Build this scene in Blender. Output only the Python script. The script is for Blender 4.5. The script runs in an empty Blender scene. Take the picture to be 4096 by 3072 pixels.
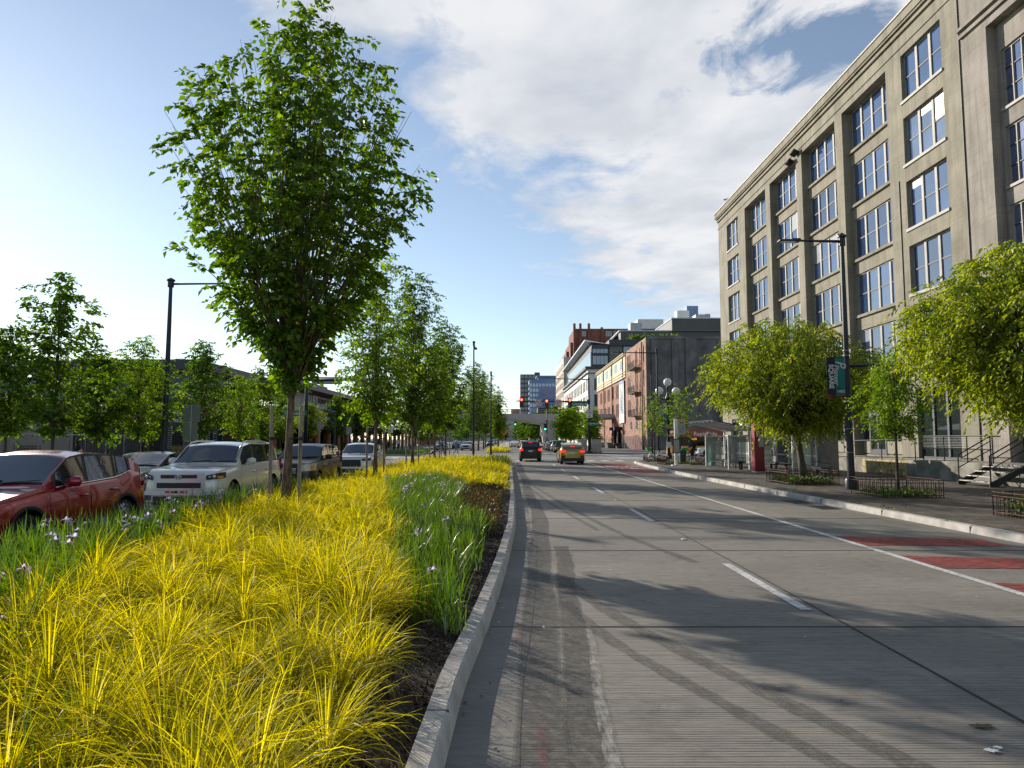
import bpy, bmesh, math, random
import numpy as np
from mathutils import Vector, Matrix
R = math.radians
rng = np.random.default_rng(7)
random.seed(7)
scn = bpy.context.scene
COL = scn.collection
# ---------------------------------------------------------------- camera
cam = bpy.data.cameras.new("camera"); co = bpy.data.objects.new("camera", cam); COL.objects.link(co)
co.location = (0, 0, 1.85)
co.rotation_euler = (R(90) + math.atan(55/683), 0, -math.atan(3/683))
cam.sensor_width = 36; cam.lens = 36*683/1024; cam.clip_start = .05; cam.clip_end = 4000
scn.camera = co
scn.render.resolution_x = 1024; scn.render.resolution_y = 768
scn.view_settings.view_transform = 'Standard'; scn.view_settings.look = 'None'
scn.view_settings.exposure = 0.40; scn.view_settings.gamma = 1.0
# ---------------------------------------------------------------- sun and sky
EL = R(19.5); SX, SY = -.665, .747
SROT = math.atan2(SX, SY)
sun = bpy.data.lights.new("sun", 'SUN'); so = bpy.data.objects.new("sun", sun); COL.objects.link(so)
sun.energy = 5.0; sun.angle = R(.5); sun.color = (1, .90, .76)
so.rotation_euler = (-Vector((SX*math.cos(EL), SY*math.cos(EL), math.sin(EL)))).to_track_quat('-Z', 'Y').to_euler()
w = bpy.data.worlds.new("World"); scn.world = w; w.use_nodes = True
nt = w.node_tree; nt.nodes.clear(); N = nt.nodes.new; L = nt.links.new
def mth(op, a, b=None, c=None, clamp=False, t=None):
    t = t or nt
    n = t.nodes.new('ShaderNodeMath'); n.operation = op; n.use_clamp = clamp
    for i, v in enumerate((a, b, c)):
        if v is None: continue
        if isinstance(v, (int, float)): n.inputs[i].default_value = v
        else: t.links.new(v, n.inputs[i])
    return n.outputs[0]
sky = N('ShaderNodeTexSky'); sky.sky_type = 'NISHITA'; sky.sun_disc = False
sky.sun_elevation = EL; sky.sun_rotation = SROT; sky.altitude = 20; sky.air_density = 1.0; sky.dust_density = .08; sky.ozone_density = 1.8
hsv = N('ShaderNodeHueSaturation'); hsv.inputs['Saturation'].default_value = .82; L(sky.outputs[0], hsv.inputs['Color'])
bg1 = N('ShaderNodeBackground'); L(hsv.outputs[0], bg1.inputs[0]); bg1.inputs[1].default_value = .118
tc = N('ShaderNodeTexCoord'); sp = N('ShaderNodeSeparateXYZ'); L(tc.outputs['Generated'], sp.inputs[0])
zc = mth('MAXIMUM', sp.outputs[2], .04)
u = mth('DIVIDE', sp.outputs[0], zc); v = mth('DIVIDE', sp.outputs[1], zc)
cb = N('ShaderNodeCombineXYZ'); L(u, cb.inputs[0]); L(v, cb.inputs[1])
def noise(vec, scale, det=8, rough=.55, dist=0, loc=(0,0,0), sc=(1,1,1), rot=(0,0,0), t=None):
    t = t or nt
    m = t.nodes.new('ShaderNodeMapping'); m.inputs['Location'].default_value = loc; m.inputs['Scale'].default_value = sc; m.inputs['Rotation'].default_value = rot
    t.links.new(vec, m.inputs[0])
    n = t.nodes.new('ShaderNodeTexNoise'); n.inputs['Scale'].default_value = scale; n.inputs['Detail'].default_value = det
    n.inputs['Roughness'].default_value = rough; n.inputs['Distortion'].default_value = dist
    t.links.new(m.outputs[0], n.inputs['Vector']); return n.outputs[0]
n1 = noise(cb.outputs[0], 2.2, 9, .6, .3, sc=(1, .8, 1), rot=(0, 0, R(-25)))
n5 = noise(cb.outputs[0], 5.5, 9, .62, .5, loc=(.7, .2, 0), rot=(0, 0, R(40)), sc=(1, .6, 1))
n2 = noise(cb.outputs[0], .9, 5, .5, .2, loc=(3, 1, 0))
s = mth('SUBTRACT', mth('ADD', u, .57), mth('MULTIPLY', mth('SUBTRACT', v, 1.56), .43))
s = mth('DIVIDE', s, mth('ADD', .55, mth('MULTIPLY', mth('ABSOLUTE', v), .13)))
s = mth('MINIMUM', s, mth('SUBTRACT', .72, mth('MULTIPLY', mth('MULTIPLY', mth('SUBTRACT', 1.25, v), 1.6, clamp=True), 1.0)))
s = mth('ADD', s, mth('MULTIPLY', mth('SUBTRACT', n1, .5), 2.3))
s = mth('ADD', s, mth('MULTIPLY', mth('SUBTRACT', n5, .5), 1.0))
s = mth('ADD', s, mth('MULTIPLY', mth('SUBTRACT', n2, .5), 1.1))
du = mth('DIVIDE', mth('SUBTRACT', u, .76), .20); dv = mth('DIVIDE', mth('SUBTRACT', v, 1.66), .17)
dd = mth('SQRT', mth('ADD', mth('MULTIPLY', du, du), mth('MULTIPLY', dv, dv)))
dd = mth('ADD', dd, mth('MULTIPLY', mth('SUBTRACT', n5, .5), 4.2))
hole = mth('MULTIPLY', mth('SUBTRACT', dd, .75), 1.6, clamp=True)
dens = mth('MULTIPLY', mth('ADD', s, .08), 1.9, clamp=True)
dens = mth('MULTIPLY', dens, hole)
# thin wisps on the left of the sky
n3 = noise(cb.outputs[0], 1.1, 8, .6, .8, loc=(5, 2, 0), sc=(.5, 1.6, 1), rot=(0, 0, R(35)))
wis = mth('MULTIPLY', mth('SUBTRACT', n3, .60), 2.0, clamp=True)
dens = mth('MAXIMUM', dens, mth('MULTIPLY', wis, .55))
dens = mth('MULTIPLY', dens, mth('MULTIPLY', mth('SUBTRACT', sp.outputs[2], .06), 6.0, clamp=True))
dens = mth('MULTIPLY', dens, .93)
n4 = noise(cb.outputs[0], 2.6, 7, .55, .2, loc=(.1, .07, 0), sc=(1, .8, 1), rot=(0, 0, R(-25)))
cr = N('ShaderNodeValToRGB'); L(mth('ADD', mth('MULTIPLY', n4, .75), mth('MULTIPLY', n2, .25)), cr.inputs[0])
e = cr.color_ramp.elements; e[0].position = .36; e[0].color = (.68, .72, .79, 1); e[1].position = .62; e[1].color = (.98, .98, 1.0, 1)
bg2 = N('ShaderNodeBackground'); L(cr.outputs[0], bg2.inputs[0]); bg2.inputs[1].default_value = .70
mx = N('ShaderNodeMixShader'); L(dens, mx.inputs[0]); L(bg1.outputs[0], mx.inputs[1]); L(bg2.outputs[0], mx.inputs[2])
wo = N('ShaderNodeOutputWorld'); L(mx.outputs[0], wo.inputs[0])

# ---------------------------------------------------------------- materials
MATS = {}
def mat(name, col, rough=.6, metal=0, var=.12, scale=1.5, bump=0, bscale=25, ior=1.5, coat=0, emit=0, stretch=(1,1,1), col2=None, alpha=1, sheen=0, det=5):
    if name in MATS: return MATS[name]
    m = bpy.data.materials.new(name); m.use_nodes = True; t = m.node_tree
    b = t.nodes['Principled BSDF']
    b.inputs['Roughness'].default_value = rough; b.inputs['Metallic'].default_value = metal; b.inputs['IOR'].default_value = ior
    if coat: b.inputs['Coat Weight'].default_value = coat; b.inputs['Coat Roughness'].default_value = .04
    c = (*col, 1)
    if var > 0:
        tcn = t.nodes.new('ShaderNodeTexCoord')
        f = noise(tcn.outputs['Object'], scale, det, .6, .3, sc=stretch, t=t)
        r = t.nodes.new('ShaderNodeValToRGB'); t.links.new(f, r.inputs[0])
        a = col2 if col2 else tuple(x*(1-2*var) for x in col); bb = tuple(min(1, x*(1+2*var)) for x in col) if not col2 else col
        r.color_ramp.elements[0].position = .32; r.color_ramp.elements[0].color = (*a, 1)
        r.color_ramp.elements[1].position = .68; r.color_ramp.elements[1].color = (*bb, 1)
        t.links.new(r.outputs[0], b.inputs['Base Color'])
        if bump:
            g = noise(tcn.outputs['Object'], bscale, 6, .6, 0, sc=stretch, t=t)
            bn = t.nodes.new('ShaderNodeBump'); bn.inputs['Strength'].default_value = bump; bn.inputs['Distance'].default_value = .02
            t.links.new(g, bn.inputs['Height']); t.links.new(bn.outputs[0], b.inputs['Normal'])
    else: b.inputs['Base Color'].default_value = c
    if emit:
        b.inputs['Emission Color'].default_value = c; b.inputs['Emission Strength'].default_value = emit
    if alpha < 1: b.inputs['Alpha'].default_value = alpha
    MATS[name] = m; return m
def leafmat(name, c1, c2, trans=.45, c3=None, rough=.5, gloss=.04):
    m = bpy.data.materials.new(name); m.use_nodes = True; t = m.node_tree; t.nodes.clear()
    g = t.nodes.new('ShaderNodeNewGeometry'); r = t.nodes.new('ShaderNodeValToRGB')
    t.links.new(g.outputs['Random Per Island'], r.inputs[0])
    r.color_ramp.elements[0].color = (*c1, 1); r.color_ramp.elements[1].color = (*c2, 1)
    if c3: e = r.color_ramp.elements.new(.94); e.color = (*c2, 1); r.color_ramp.elements[2].position = 1; r.color_ramp.elements[2].color = (*c3, 1)
    d = t.nodes.new('ShaderNodeBsdfDiffuse'); tr = t.nodes.new('ShaderNodeBsdfTranslucent'); gl = t.nodes.new('ShaderNodeBsdfGlossy'); gl.inputs['Roughness'].default_value = rough
    t.links.new(r.outputs[0], d.inputs[0])
    hs = t.nodes.new('ShaderNodeHueSaturation'); hs.inputs['Saturation'].default_value = 1.12; hs.inputs['Value'].default_value = 1.9; t.links.new(r.outputs[0], hs.inputs['Color']); t.links.new(hs.outputs[0], tr.inputs[0])
    a = t.nodes.new('ShaderNodeMixShader'); a.inputs[0].default_value = trans; t.links.new(d.outputs[0], a.inputs[1]); t.links.new(tr.outputs[0], a.inputs[2])
    b = t.nodes.new('ShaderNodeMixShader'); b.inputs[0].default_value = gloss; t.links.new(a.outputs[0], b.inputs[1]); t.links.new(gl.outputs[0], b.inputs[2])
    o = t.nodes.new('ShaderNodeOutputMaterial'); t.links.new(b.outputs[0], o.inputs[0]); MATS[name] = m; return m
def glassmat(name, tint, ior=1.9, rough=.02, wav=.0):
    m = mat(name, tint, rough, 0, 0 if not wav else .15, ior=ior, scale=.6, bump=wav, bscale=1.2)
    return m
def seethru(name, tint=(.75,.85,.82), k=.75):
    m = bpy.data.materials.new(name); m.use_nodes = True; t = m.node_tree; t.nodes.clear()
    tr = t.nodes.new('ShaderNodeBsdfTransparent'); tr.inputs[0].default_value = (*tint, 1)
    gl = t.nodes.new('ShaderNodeBsdfGlossy'); gl.inputs['Roughness'].default_value = .03
    d = t.nodes.new('ShaderNodeBsdfDiffuse'); d.inputs[0].default_value = (.5, .55, .55, 1)
    a = t.nodes.new('ShaderNodeMixShader'); a.inputs[0].default_value = 1-k
    t.links.new(tr.outputs[0], a.inputs[1]); t.links.new(d.outputs[0], a.inputs[2])
    lw = t.nodes.new('ShaderNodeFresnel'); lw.inputs[0].default_value = 1.5
    b = t.nodes.new('ShaderNodeMixShader'); t.links.new(lw.outputs[0], b.inputs[0]); t.links.new(a.outputs[0], b.inputs[1]); t.links.new(gl.outputs[0], b.inputs[2])
    o = t.nodes.new('ShaderNodeOutputMaterial'); t.links.new(b.outputs[0], o.inputs[0]); MATS[name] = m; return m

# ---------------------------------------------------------------- building blocks
OFF = {}
class MB:
    def __init__(s): s.v = []; s.f = []; s.m = []
    def add(s, vs, fs, mi=0):
        n = len(s.v); s.v += [tuple(p) for p in vs]
        for f in fs: s.f.append(tuple(i+n for i in f)); s.m.append(mi)
        return s
    def box(s, c, d, mi=0, rz=0, rot=None):
        x, y, z = d[0]/2, d[1]/2, d[2]/2
        vs = [Vector((a*x, b*y, e*z)) for a in (-1, 1) for b in (-1, 1) for e in (-1, 1)]
        Mx = rot if rot is not None else Matrix.Rotation(rz, 3, 'Z')
        vs = [Mx @ p + Vector(c) for p in vs]
        return s.add(vs, [(0,1,3,2),(4,6,7,5),(0,4,5,1),(2,3,7,6),(0,2,6,4),(1,5,7,3)], mi)
    def bb(s, x0, x1, y0, y1, z0, z1, mi=0): return s.box(((x0+x1)/2, (y0+y1)/2, (z0+z1)/2), (abs(x1-x0), abs(y1-y0), abs(z1-z0)), mi)
    def tube(s, pts, rad, n=8, mi=0, caps=True):
        pts = [Vector(p) for p in pts]
        if isinstance(rad, (int, float)): rad = [rad]*len(pts)
        vs = []; fs = []
        up = None
        for i, p in enumerate(pts):
            d = (pts[min(i+1, len(pts)-1)] - pts[max(i-1, 0)]).normalized()
            if up is None: up = d.orthogonal().normalized()
            a = (up - d*up.dot(d))
            a = a.normalized() if a.length > 1e-5 else d.orthogonal().normalized()
            up = a; b = d.cross(a)
            for k in range(n):
                t = 2*math.pi*k/n; vs.append(p + (a*math.cos(t) + b*math.sin(t))*rad[i])
        for i in range(len(pts)-1):
            for k in range(n):
                k2 = (k+1) % n; fs.append((i*n+k, i*n+k2, (i+1)*n+k2, (i+1)*n+k))
        if caps: fs.append(tuple(range(n))[::-1]); fs.append(tuple((len(pts)-1)*n+k for k in range(n)))
        return s.add(vs, fs, mi)
    def lathe(s, prof, c=(0,0,0), n=16, axis='Z', mi=0):
        vs = []; fs = []
        for (r, h) in prof:
            for k in range(n):
                t = 2*math.pi*k/n; a, b = r*math.cos(t), r*math.sin(t)
                p = (a, b, h) if axis == 'Z' else ((a, h, b) if axis == 'Y' else (h, a, b))
                vs.append(tuple(p[i]+c[i] for i in range(3)))
        for i in range(len(prof)-1):
            for k in range(n):
                k2 = (k+1) % n; fs.append((i*n+k, i*n+k2, (i+1)*n+k2, (i+1)*n+k))
        return s.add(vs, fs, mi)
    def ball(s, c, r, n=12, mi=0):
        r = r if isinstance(r, (tuple, list)) else (r, r, r)
        m = n//2; prof = []
        vs = []; fs = []
        for i in range(m+1):
            ph = math.pi*i/m
            for k in range(n):
                t = 2*math.pi*k/n; vs.append((c[0]+r[0]*math.sin(ph)*math.cos(t), c[1]+r[1]*math.sin(ph)*math.sin(t), c[2]-r[2]*math.cos(ph)))
        for i in range(m):
            for k in range(n):
                k2 = (k+1) % n; fs.append((i*n+k, i*n+k2, (i+1)*n+k2, (i+1)*n+k))
        return s.add(vs, fs, mi)
    def quad(s, a, b, c, d, mi=0): return s.add([a, b, c, d], [(0, 1, 2, 3)], mi)
    def disc(s, c, r, n=20, axis='Y', r0=0, mi=0, a0=0, a1=2*math.pi):
        vs = []; fs = []
        for k in range(n+1):
            t = a0+(a1-a0)*k/n
            for q in (r0, r):
                a, b = q*math.cos(t), q*math.sin(t)
                p = (a, 0, b) if axis == 'Y' else ((0, a, b) if axis == 'X' else (a, b, 0))
                vs.append(tuple(p[i]+c[i] for i in range(3)))
        for k in range(n): fs.append((2*k, 2*k+1, 2*k+3, 2*k+2))
        return s.add(vs, fs, mi)
    def grid(s, P, mi=0):
        nu, nv = len(P), len(P[0]); vs = [p for row in P for p in row]
        fs = [(i*nv+j, i*nv+j+1, (i+1)*nv+j+1, (i+1)*nv+j) for i in range(nu-1) for j in range(nv-1)]
        return s.add(vs, fs, mi)
    def build(s, name, mats, parent=None, smooth=False, world=False, bevel=0, kind=None, label=None, auto=None):
        me = bpy.data.meshes.new(name)
        vs = s.v
        if world and parent is not None:
            o = OFF.get(root_of(parent).name, (0, 0, 0)); vs = [(a-o[0], b-o[1], c-o[2]) for a, b, c in s.v]
        me.from_pydata(vs, [], s.f)
        if not isinstance(mats, (list, tuple)): mats = [mats]
        for m in mats: me.materials.append(m)
        if len(mats) > 1: me.polygons.foreach_set('material_index', s.m)
        if smooth:
            me.polygons.foreach_set('use_smooth', [True]*len(me.polygons))
            if auto: me.set_sharp_from_angle(angle=R(auto))
        me.update()
        o = bpy.data.objects.new(name, me); COL.objects.link(o)
        if parent is not None: o.parent = parent
        if bevel:
            b = o.modifiers.new('b', 'BEVEL'); b.width = bevel; b.segments = 2; b.limit_method = 'ANGLE'
        if kind: o['kind'] = kind
        if label: o['label'] = label
        return o
def root_of(o):
    while o.parent is not None: o = o.parent
    return o
def thing(name, label, cat, loc=(0,0,0), rz=0, group=None):
    o = bpy.data.objects.new(name, None); COL.objects.link(o); o.empty_display_size = .3
    o.location = loc; o.rotation_euler = (0, 0, rz); o['label'] = label; o['category'] = cat
    if group: o['group'] = group
    OFF[o.name] = tuple(loc); return o
def tag(o, label, cat, group=None):
    o['label'] = label; o['category'] = cat
    if group: o['group'] = group
    return o
def struct(name, mb, m, **k): return mb.build(name, m, kind='structure', **k)
def copy_tree(o, loc, rz=0, label=None, parent=None, scale=None):
    c = o.copy(); COL.objects.link(c)
    if parent is None:
        c.location = loc; c.rotation_euler = (0, 0, rz)
        if scale: c.scale = (scale,)*3
        if label: c['label'] = label
    else: c.parent = parent
    for ch in list(o.children): copy_tree(ch, None, parent=c)
    return c
def text(s, size, m, parent=None, loc=(0,0,0), rot=(90,0,0), name='lettering', ext=.004, align='CENTER', sx=1, bold=0, shear=0, spacing=1):
    c = bpy.data.curves.new('t', 'FONT'); c.body = s; c.size = size; c.extrude = ext; c.align_x = align; c.align_y = 'CENTER'; c.offset = bold; c.shear = shear; c.space_character = spacing
    c.resolution_u = 3
    o = bpy.data.objects.new('t', c); COL.objects.link(o)
    dg = bpy.context.evaluated_depsgraph_get(); me = bpy.data.meshes.new_from_object(o.evaluated_get(dg)); bpy.data.objects.remove(o)
    r = bpy.data.objects.new(name, me); COL.objects.link(r); me.materials.clear(); me.materials.append(m)
    Mx = Matrix.Translation(loc) @ Matrix.Rotation(R(rot[2]), 4, 'Z') @ Matrix.Rotation(R(rot[1]), 4, 'Y') @ Matrix.Rotation(R(rot[0]), 4, 'X') @ Matrix.Scale(sx, 4, (1,0,0))
    me.transform(Mx)
    if parent is not None: r.parent = parent
    return r
def tris(name, V, m, parent=None, per=4, faces=((0,1,2),(0,2,3)), kind=None, smooth=False):
    """V: (n, per, 3) array -> one mesh of n little pieces"""
    n = V.shape[0]; me = bpy.data.meshes.new(name)
    fl = [len(f) for f in faces]; nf = len(faces)
    me.vertices.add(n*per); me.vertices.foreach_set('co', V.astype(np.float32).ravel())
    idx = np.concatenate([np.array(f) for f in faces]); tot = len(idx)
    loops = (np.arange(n)[:, None]*per + idx[None, :]).ravel()
    me.loops.add(n*tot); me.loops.foreach_set('vertex_index', loops.astype(np.int32))
    me.polygons.add(n*nf)
    st = np.cumsum([0]+fl[:-1]); starts = (np.arange(n)[:, None]*tot + st[None, :]).ravel()
    me.polygons.foreach_set('loop_start', starts.astype(np.int32))
    me.update(calc_edges=True); me.materials.append(m)
    if smooth: me.polygons.foreach_set('use_smooth', [True]*len(me.polygons))
    me.validate()
    o = bpy.data.objects.new(name, me); COL.objects.link(o)
    if parent is not None: o.parent = parent
    if kind: o['kind'] = kind
    return o
def nrm(a): return a/np.maximum(1e-6, np.linalg.norm(a, axis=-1, keepdims=True))
black = mat('black_metal', (.012, .012, .014), .45, .3, .1)
navy = mat('navy_metal', (.018, .022, .035), .4, .3, .1)
steel = mat('galvanised_steel', (.32, .33, .34), .45, .6, .15)
white = mat('white_paint', (.75, .75, .73), .5, 0, .06)
rubber = mat('rubber', (.012, .012, .012), .8, 0, .1)
chrome = mat('chrome', (.75, .76, .78), .12, 1, 0)
# ---------------------------------------------------------------- road materials
def road_mat(name, col, tine=0.0, joint=True):
    m = bpy.data.materials.new(name); m.use_nodes = True; t = m.node_tree; b = t.nodes['Principled BSDF']; b.inputs['Roughness'].default_value = .85
    tcn = t.nodes.new('ShaderNodeTexCoord'); P = tcn.outputs['Object']
    a = noise(P, .35, 6, .6, .4, sc=(.5, 1.4, 1), t=t); c = noise(P, 6, 6, .65, 0, sc=(1, 3, 1), t=t); g = noise(P, 90, 3, .6, 0, t=t)
    f = mth('ADD', mth('MULTIPLY', a, .50, t=t), mth('MULTIPLY', c, .30, t=t), t=t)
    f = mth('ADD', f, mth('MULTIPLY', g, .20, t=t), t=t)
    r = t.nodes.new('ShaderNodeValToRGB'); t.links.new(f, r.inputs[0])
    r.color_ramp.elements[0].position = .36; r.color_ramp.elements[0].color = (*[x*.62 for x in col], 1)
    r.color_ramp.elements[1].position = .62; r.color_ramp.elements[1].color = (*[x*1.22 for x in col], 1)
    src = r.outputs[0]
    if tine:
        k_ = t.nodes.new('ShaderNodeTexBrick'); k_.offset = 0; k_.inputs['Scale'].default_value = 1; k_.inputs['Brick Width'].default_value = 3.37; k_.inputs['Row Height'].default_value = 4.62; k_.inputs['Mortar Size'].default_value = 0; k_.inputs['Color1'].default_value = (1.06, 1.05, 1.03, 1); k_.inputs['Color2'].default_value = (.86, .87, .88, 1)
        mp = t.nodes.new('ShaderNodeMapping'); mp.inputs['Location'].default_value = (0, -2.27, 0); t.links.new(P, mp.inputs[0]); t.links.new(mp.outputs[0], k_.inputs[0])
        g2 = noise(P, 1.6, 7, .7, 1.2, t=t); r2 = t.nodes.new('ShaderNodeValToRGB'); t.links.new(g2, r2.inputs[0]); r2.color_ramp.elements[0].position = .30; r2.color_ramp.elements[0].color = (.72, .72, .72, 1); r2.color_ramp.elements[1].position = .46; r2.color_ramp.elements[1].color = (1, 1, 1, 1)
        for o_ in (k_.outputs[0], r2.outputs[0]):
            x = t.nodes.new('ShaderNodeMix'); x.data_type = 'RGBA'; x.blend_type = 'MULTIPLY'; x.inputs['Factor'].default_value = 1; t.links.new(src, x.inputs['A']); t.links.new(o_, x.inputs['B']); src = x.outputs['Result']
        s = t.nodes.new('ShaderNodeSeparateXYZ'); t.links.new(P, s.inputs[0])
        wob = mth('MULTIPLY', noise(P, 3, 3, .5, 0, t=t), .012, t=t)
        k = mth('FRACT', mth('MULTIPLY', mth('ADD', s.outputs[1], wob, t=t), 1/.034, t=t), t=t)
        k = mth('ABSOLUTE', mth('SUBTRACT', k, .5, t=t), t=t)
        k = mth('MULTIPLY', mth('SUBTRACT', k, .16, t=t), 5, clamp=True, t=t)
        brk = mth('MULTIPLY', mth('SUBTRACT', noise(P, 5, 4, .7, 0, sc=(.25, 5, 1), t=t), .35, t=t), 3.5, clamp=True, t=t)
        k = mth('MULTIPLY', k, brk, t=t)
        mxn = t.nodes.new('ShaderNodeMix'); mxn.data_type = 'RGBA'; mxn.blend_type = 'MULTIPLY'
        t.links.new(mth('MULTIPLY', k, tine, t=t), mxn.inputs['Factor']); t.links.new(src, mxn.inputs['A']); mxn.inputs['B'].default_value = (.42, .42, .43, 1)
        src = mxn.outputs['Result']
        bn = t.nodes.new('ShaderNodeBump'); bn.inputs['Strength'].default_value = .5; bn.inputs['Distance'].default_value = .008; bn.invert = True
        t.links.new(mth('ADD', k, mth('MULTIPLY', g, .5, t=t), t=t), bn.inputs['Height']); t.links.new(bn.outputs[0], b.inputs['Normal'])
    t.links.new(src, b.inputs['Base Color']); MATS[name] = m; return m
conc = road_mat('road_concrete', (.245, .228, .196), .8)
conc_s = road_mat('gutter_concrete', (.19, .18, .162))
curbm = mat('curb_concrete', (.38, .36, .33), .85, 0, .12, 3, .12, 90, det=8)
asph = road_mat('asphalt', (.075, .075, .075))
walk = mat('brick_paving', (.105, .092, .078), .85, 0, .3, 3, .5, 40, det=9)
def add_bricks(m, scale=1.0):
    t = m.node_tree; b = t.nodes['Principled BSDF']; src = b.inputs['Base Color'].links[0].from_socket; tcn = t.nodes.new('ShaderNodeTexCoord')
    k = t.nodes.new('ShaderNodeTexBrick'); k.inputs['Scale'].default_value = scale; k.inputs['Brick Width'].default_value = .22; k.inputs['Row Height'].default_value = .11; k.inputs['Mortar Size'].default_value = .006; k.inputs['Color1'].default_value = (1, 1, 1, 1); k.inputs['Color2'].default_value = (.62, .6, .6, 1); k.inputs['Mortar'].default_value = (.45, .45, .45, 1)
    t.links.new(tcn.outputs['Object'], k.inputs[0]); g = noise(tcn.outputs['Object'], .7, 6, .7, .6, t=t); r = t.nodes.new('ShaderNodeValToRGB'); t.links.new(g, r.inputs[0]); r.color_ramp.elements[0].position = .35; r.color_ramp.elements[0].color = (.6, .6, .6, 1); r.color_ramp.elements[1].position = .65; r.color_ramp.elements[1].color = (1.35, 1.33, 1.3, 1)
    for o_ in (k.outputs[0], r.outputs[0]):
        x = t.nodes.new('ShaderNodeMix'); x.data_type = 'RGBA'; x.blend_type = 'MULTIPLY'; x.inputs['Factor'].default_value = 1; t.links.new(src, x.inputs['A']); t.links.new(o_, x.inputs['B']); src = x.outputs['Result']
    t.links.new(src, b.inputs['Base Color'])
add_bricks(walk)
walkl = mat('pale_paving', (.2, .19, .18), .85, 0, .12, 2)
mulch = mat('bark_mulch', (.035, .022, .015), .95, 0, .45, 25, 1.0, 60, det=9)
def worn(name, col, lo=.30, hi=.5, sc=14, stretch=(1,1,1), amax=1.0, rough=.7, edge=False):
    m = bpy.data.materials.new(name); m.use_nodes = True; t = m.node_tree; b = t.nodes['Principled BSDF']; b.inputs['Roughness'].default_value = rough
    tcn = t.nodes.new('ShaderNodeTexCoord'); P = tcn.outputs['Object']
    f = noise(P, sc, 7, .7, 0, sc=stretch, t=t)
    a = mth('MULTIPLY', mth('SUBTRACT', f, lo, t=t), 1/(hi-lo), clamp=True, t=t)
    a = mth('MULTIPLY', a, amax, t=t); 
    g = noise(P, 2, 5, .6, 0, t=t); r = t.nodes.new('ShaderNodeValToRGB'); t.links.new(g, r.inputs[0])
    r.color_ramp.elements[0].position = .3; r.color_ramp.elements[0].color = (*[x*.75 for x in col], 1); r.color_ramp.elements[1].position = .7; r.color_ramp.elements[1].color = (*[min(1, x*1.1) for x in col], 1)
    t.links.new(r.outputs[0], b.inputs['Base Color']); t.links.new(a, b.inputs['Alpha']); MATS[name] = m; return m
paintw = worn('road_paint_white', (.60, .60, .58), .33, .46, 16)
paintr = worn('road_paint_red', (.30, .05, .045), .35, .54, 9, (.5, 1.8, 1))
tirem = worn('tyre_marks', (.022, .021, .020), .34, .62, 30, (1, 1, 1), .42)
sealm = worn('dark_sealant', (.055, .054, .055), .34, .58, 22, (1, 1, 1), .6)
limem = worn('chalky_residue', (.52, .51, .48), .42, .66, 16, (1.5, .5, 1), .5)
redsp = worn('spray_red', (.22, .035, .045), .40, .70, 12, (1, 1, 1), .7)
tarm = mat('joint_filler', (.030, .028, .026), .7, 0, .3, 8)
# ---------------------------------------------------------------- ground, roads
YT = [0, 3.7, 5.2, 6.7, 8.5, 10.5, 14.2, 20, 56, 60]
XT = [-.39, -.37, -.33, -.21, -.10, .0, .14, .2, .24, .24]
def xr(y): return float(np.interp(y, YT, XT))           # median curb, road side
YR = [-20, 0, 12, 22, 35, 48, 53, 56, 59, 62]; XR = [9.25, 9.2, 9.12, 8.85, 8.75, 9.2, 9.6, 10.6, 13, 17]
def xk(y): return float(np.interp(y, YR, XR))
def sheet(x0, x1, y0, y1, z): b = MB(); b.quad((x0, y0, z), (x1, y0, z), (x1, y1, z), (x0, y1, z)); return b
struct('ground', sheet(-1500, 1500, -200, 3000, -.02), mat('far_ground', (.10, .10, .09), .9, 0, .2, .05))
b = MB(); b.quad((-60, -30, 0), (60, -30, 0), (60, 600, 0), (-60, 600, 0)); struct('road', b, conc)
b = MB(); b.quad((-60, 62, .004), (60, 62, .004), (60, 86, .004), (-60, 86, .004)); struct('cross_street', b, road_mat('cross_concrete', (.20, .19, .175)))
# smooth gutter pan beside the median and the right kerb
b = MB()
ys = np.linspace(-6, 55.5, 60)
b.grid([[(xr(y)-.02, y, .004), (xr(y)+.42, y, .004)] for y in ys])
ys2 = np.linspace(-6, 56, 50)
b.grid([[(xk(y)-.40, y, .004), (xk(y)+.03, y, .004)] for y in ys2])
struct('gutter', b, conc_s)
# curbs
def curb(name, xs, side, ys, zt=.15, wd=.17, m=curbm):
    b = MB(); prof = [(0, -.01), (.012, .10), (.03, zt-.012), (.05, zt), (wd, zt), (wd, -.01)]
    P = []
    for y in ys: P.append([(xs(y)+side*px, y, pz) for px, pz in prof])
    b.grid(P if side < 0 else [r[::-1] for r in P]); return struct(name, b, m, smooth=True, auto=22)
ysc = np.concatenate([np.linspace(-6, 20, 60), np.linspace(21, 54, 20)])
curb('median_curb', xr, -1, ysc)
curb('sidewalk_curb', xk, 1, np.concatenate([np.linspace(-10, 46, 50), np.linspace(47, 62, 22)]), .15, .2)
LX = -6.75
curb('median_curb', lambda y: LX, 1, np.linspace(-6, 54, 20))
b = MB()
for k in range(18):                                         # curb joints
    y = 1.4+3.05*k
    if y < 54: b.bb(xr(y)-.172, xr(y)-.028, y-.006, y+.006, .13, .1515)
    b.bb(xk(y)+.028, xk(y)+.202, y-.008, y+.008, .12, .152); b.bb(xk(y)-.002, xk(y)+.012, y-.008, y+.008, .0, .14)
struct('curb_joint', b, tarm)
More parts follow.
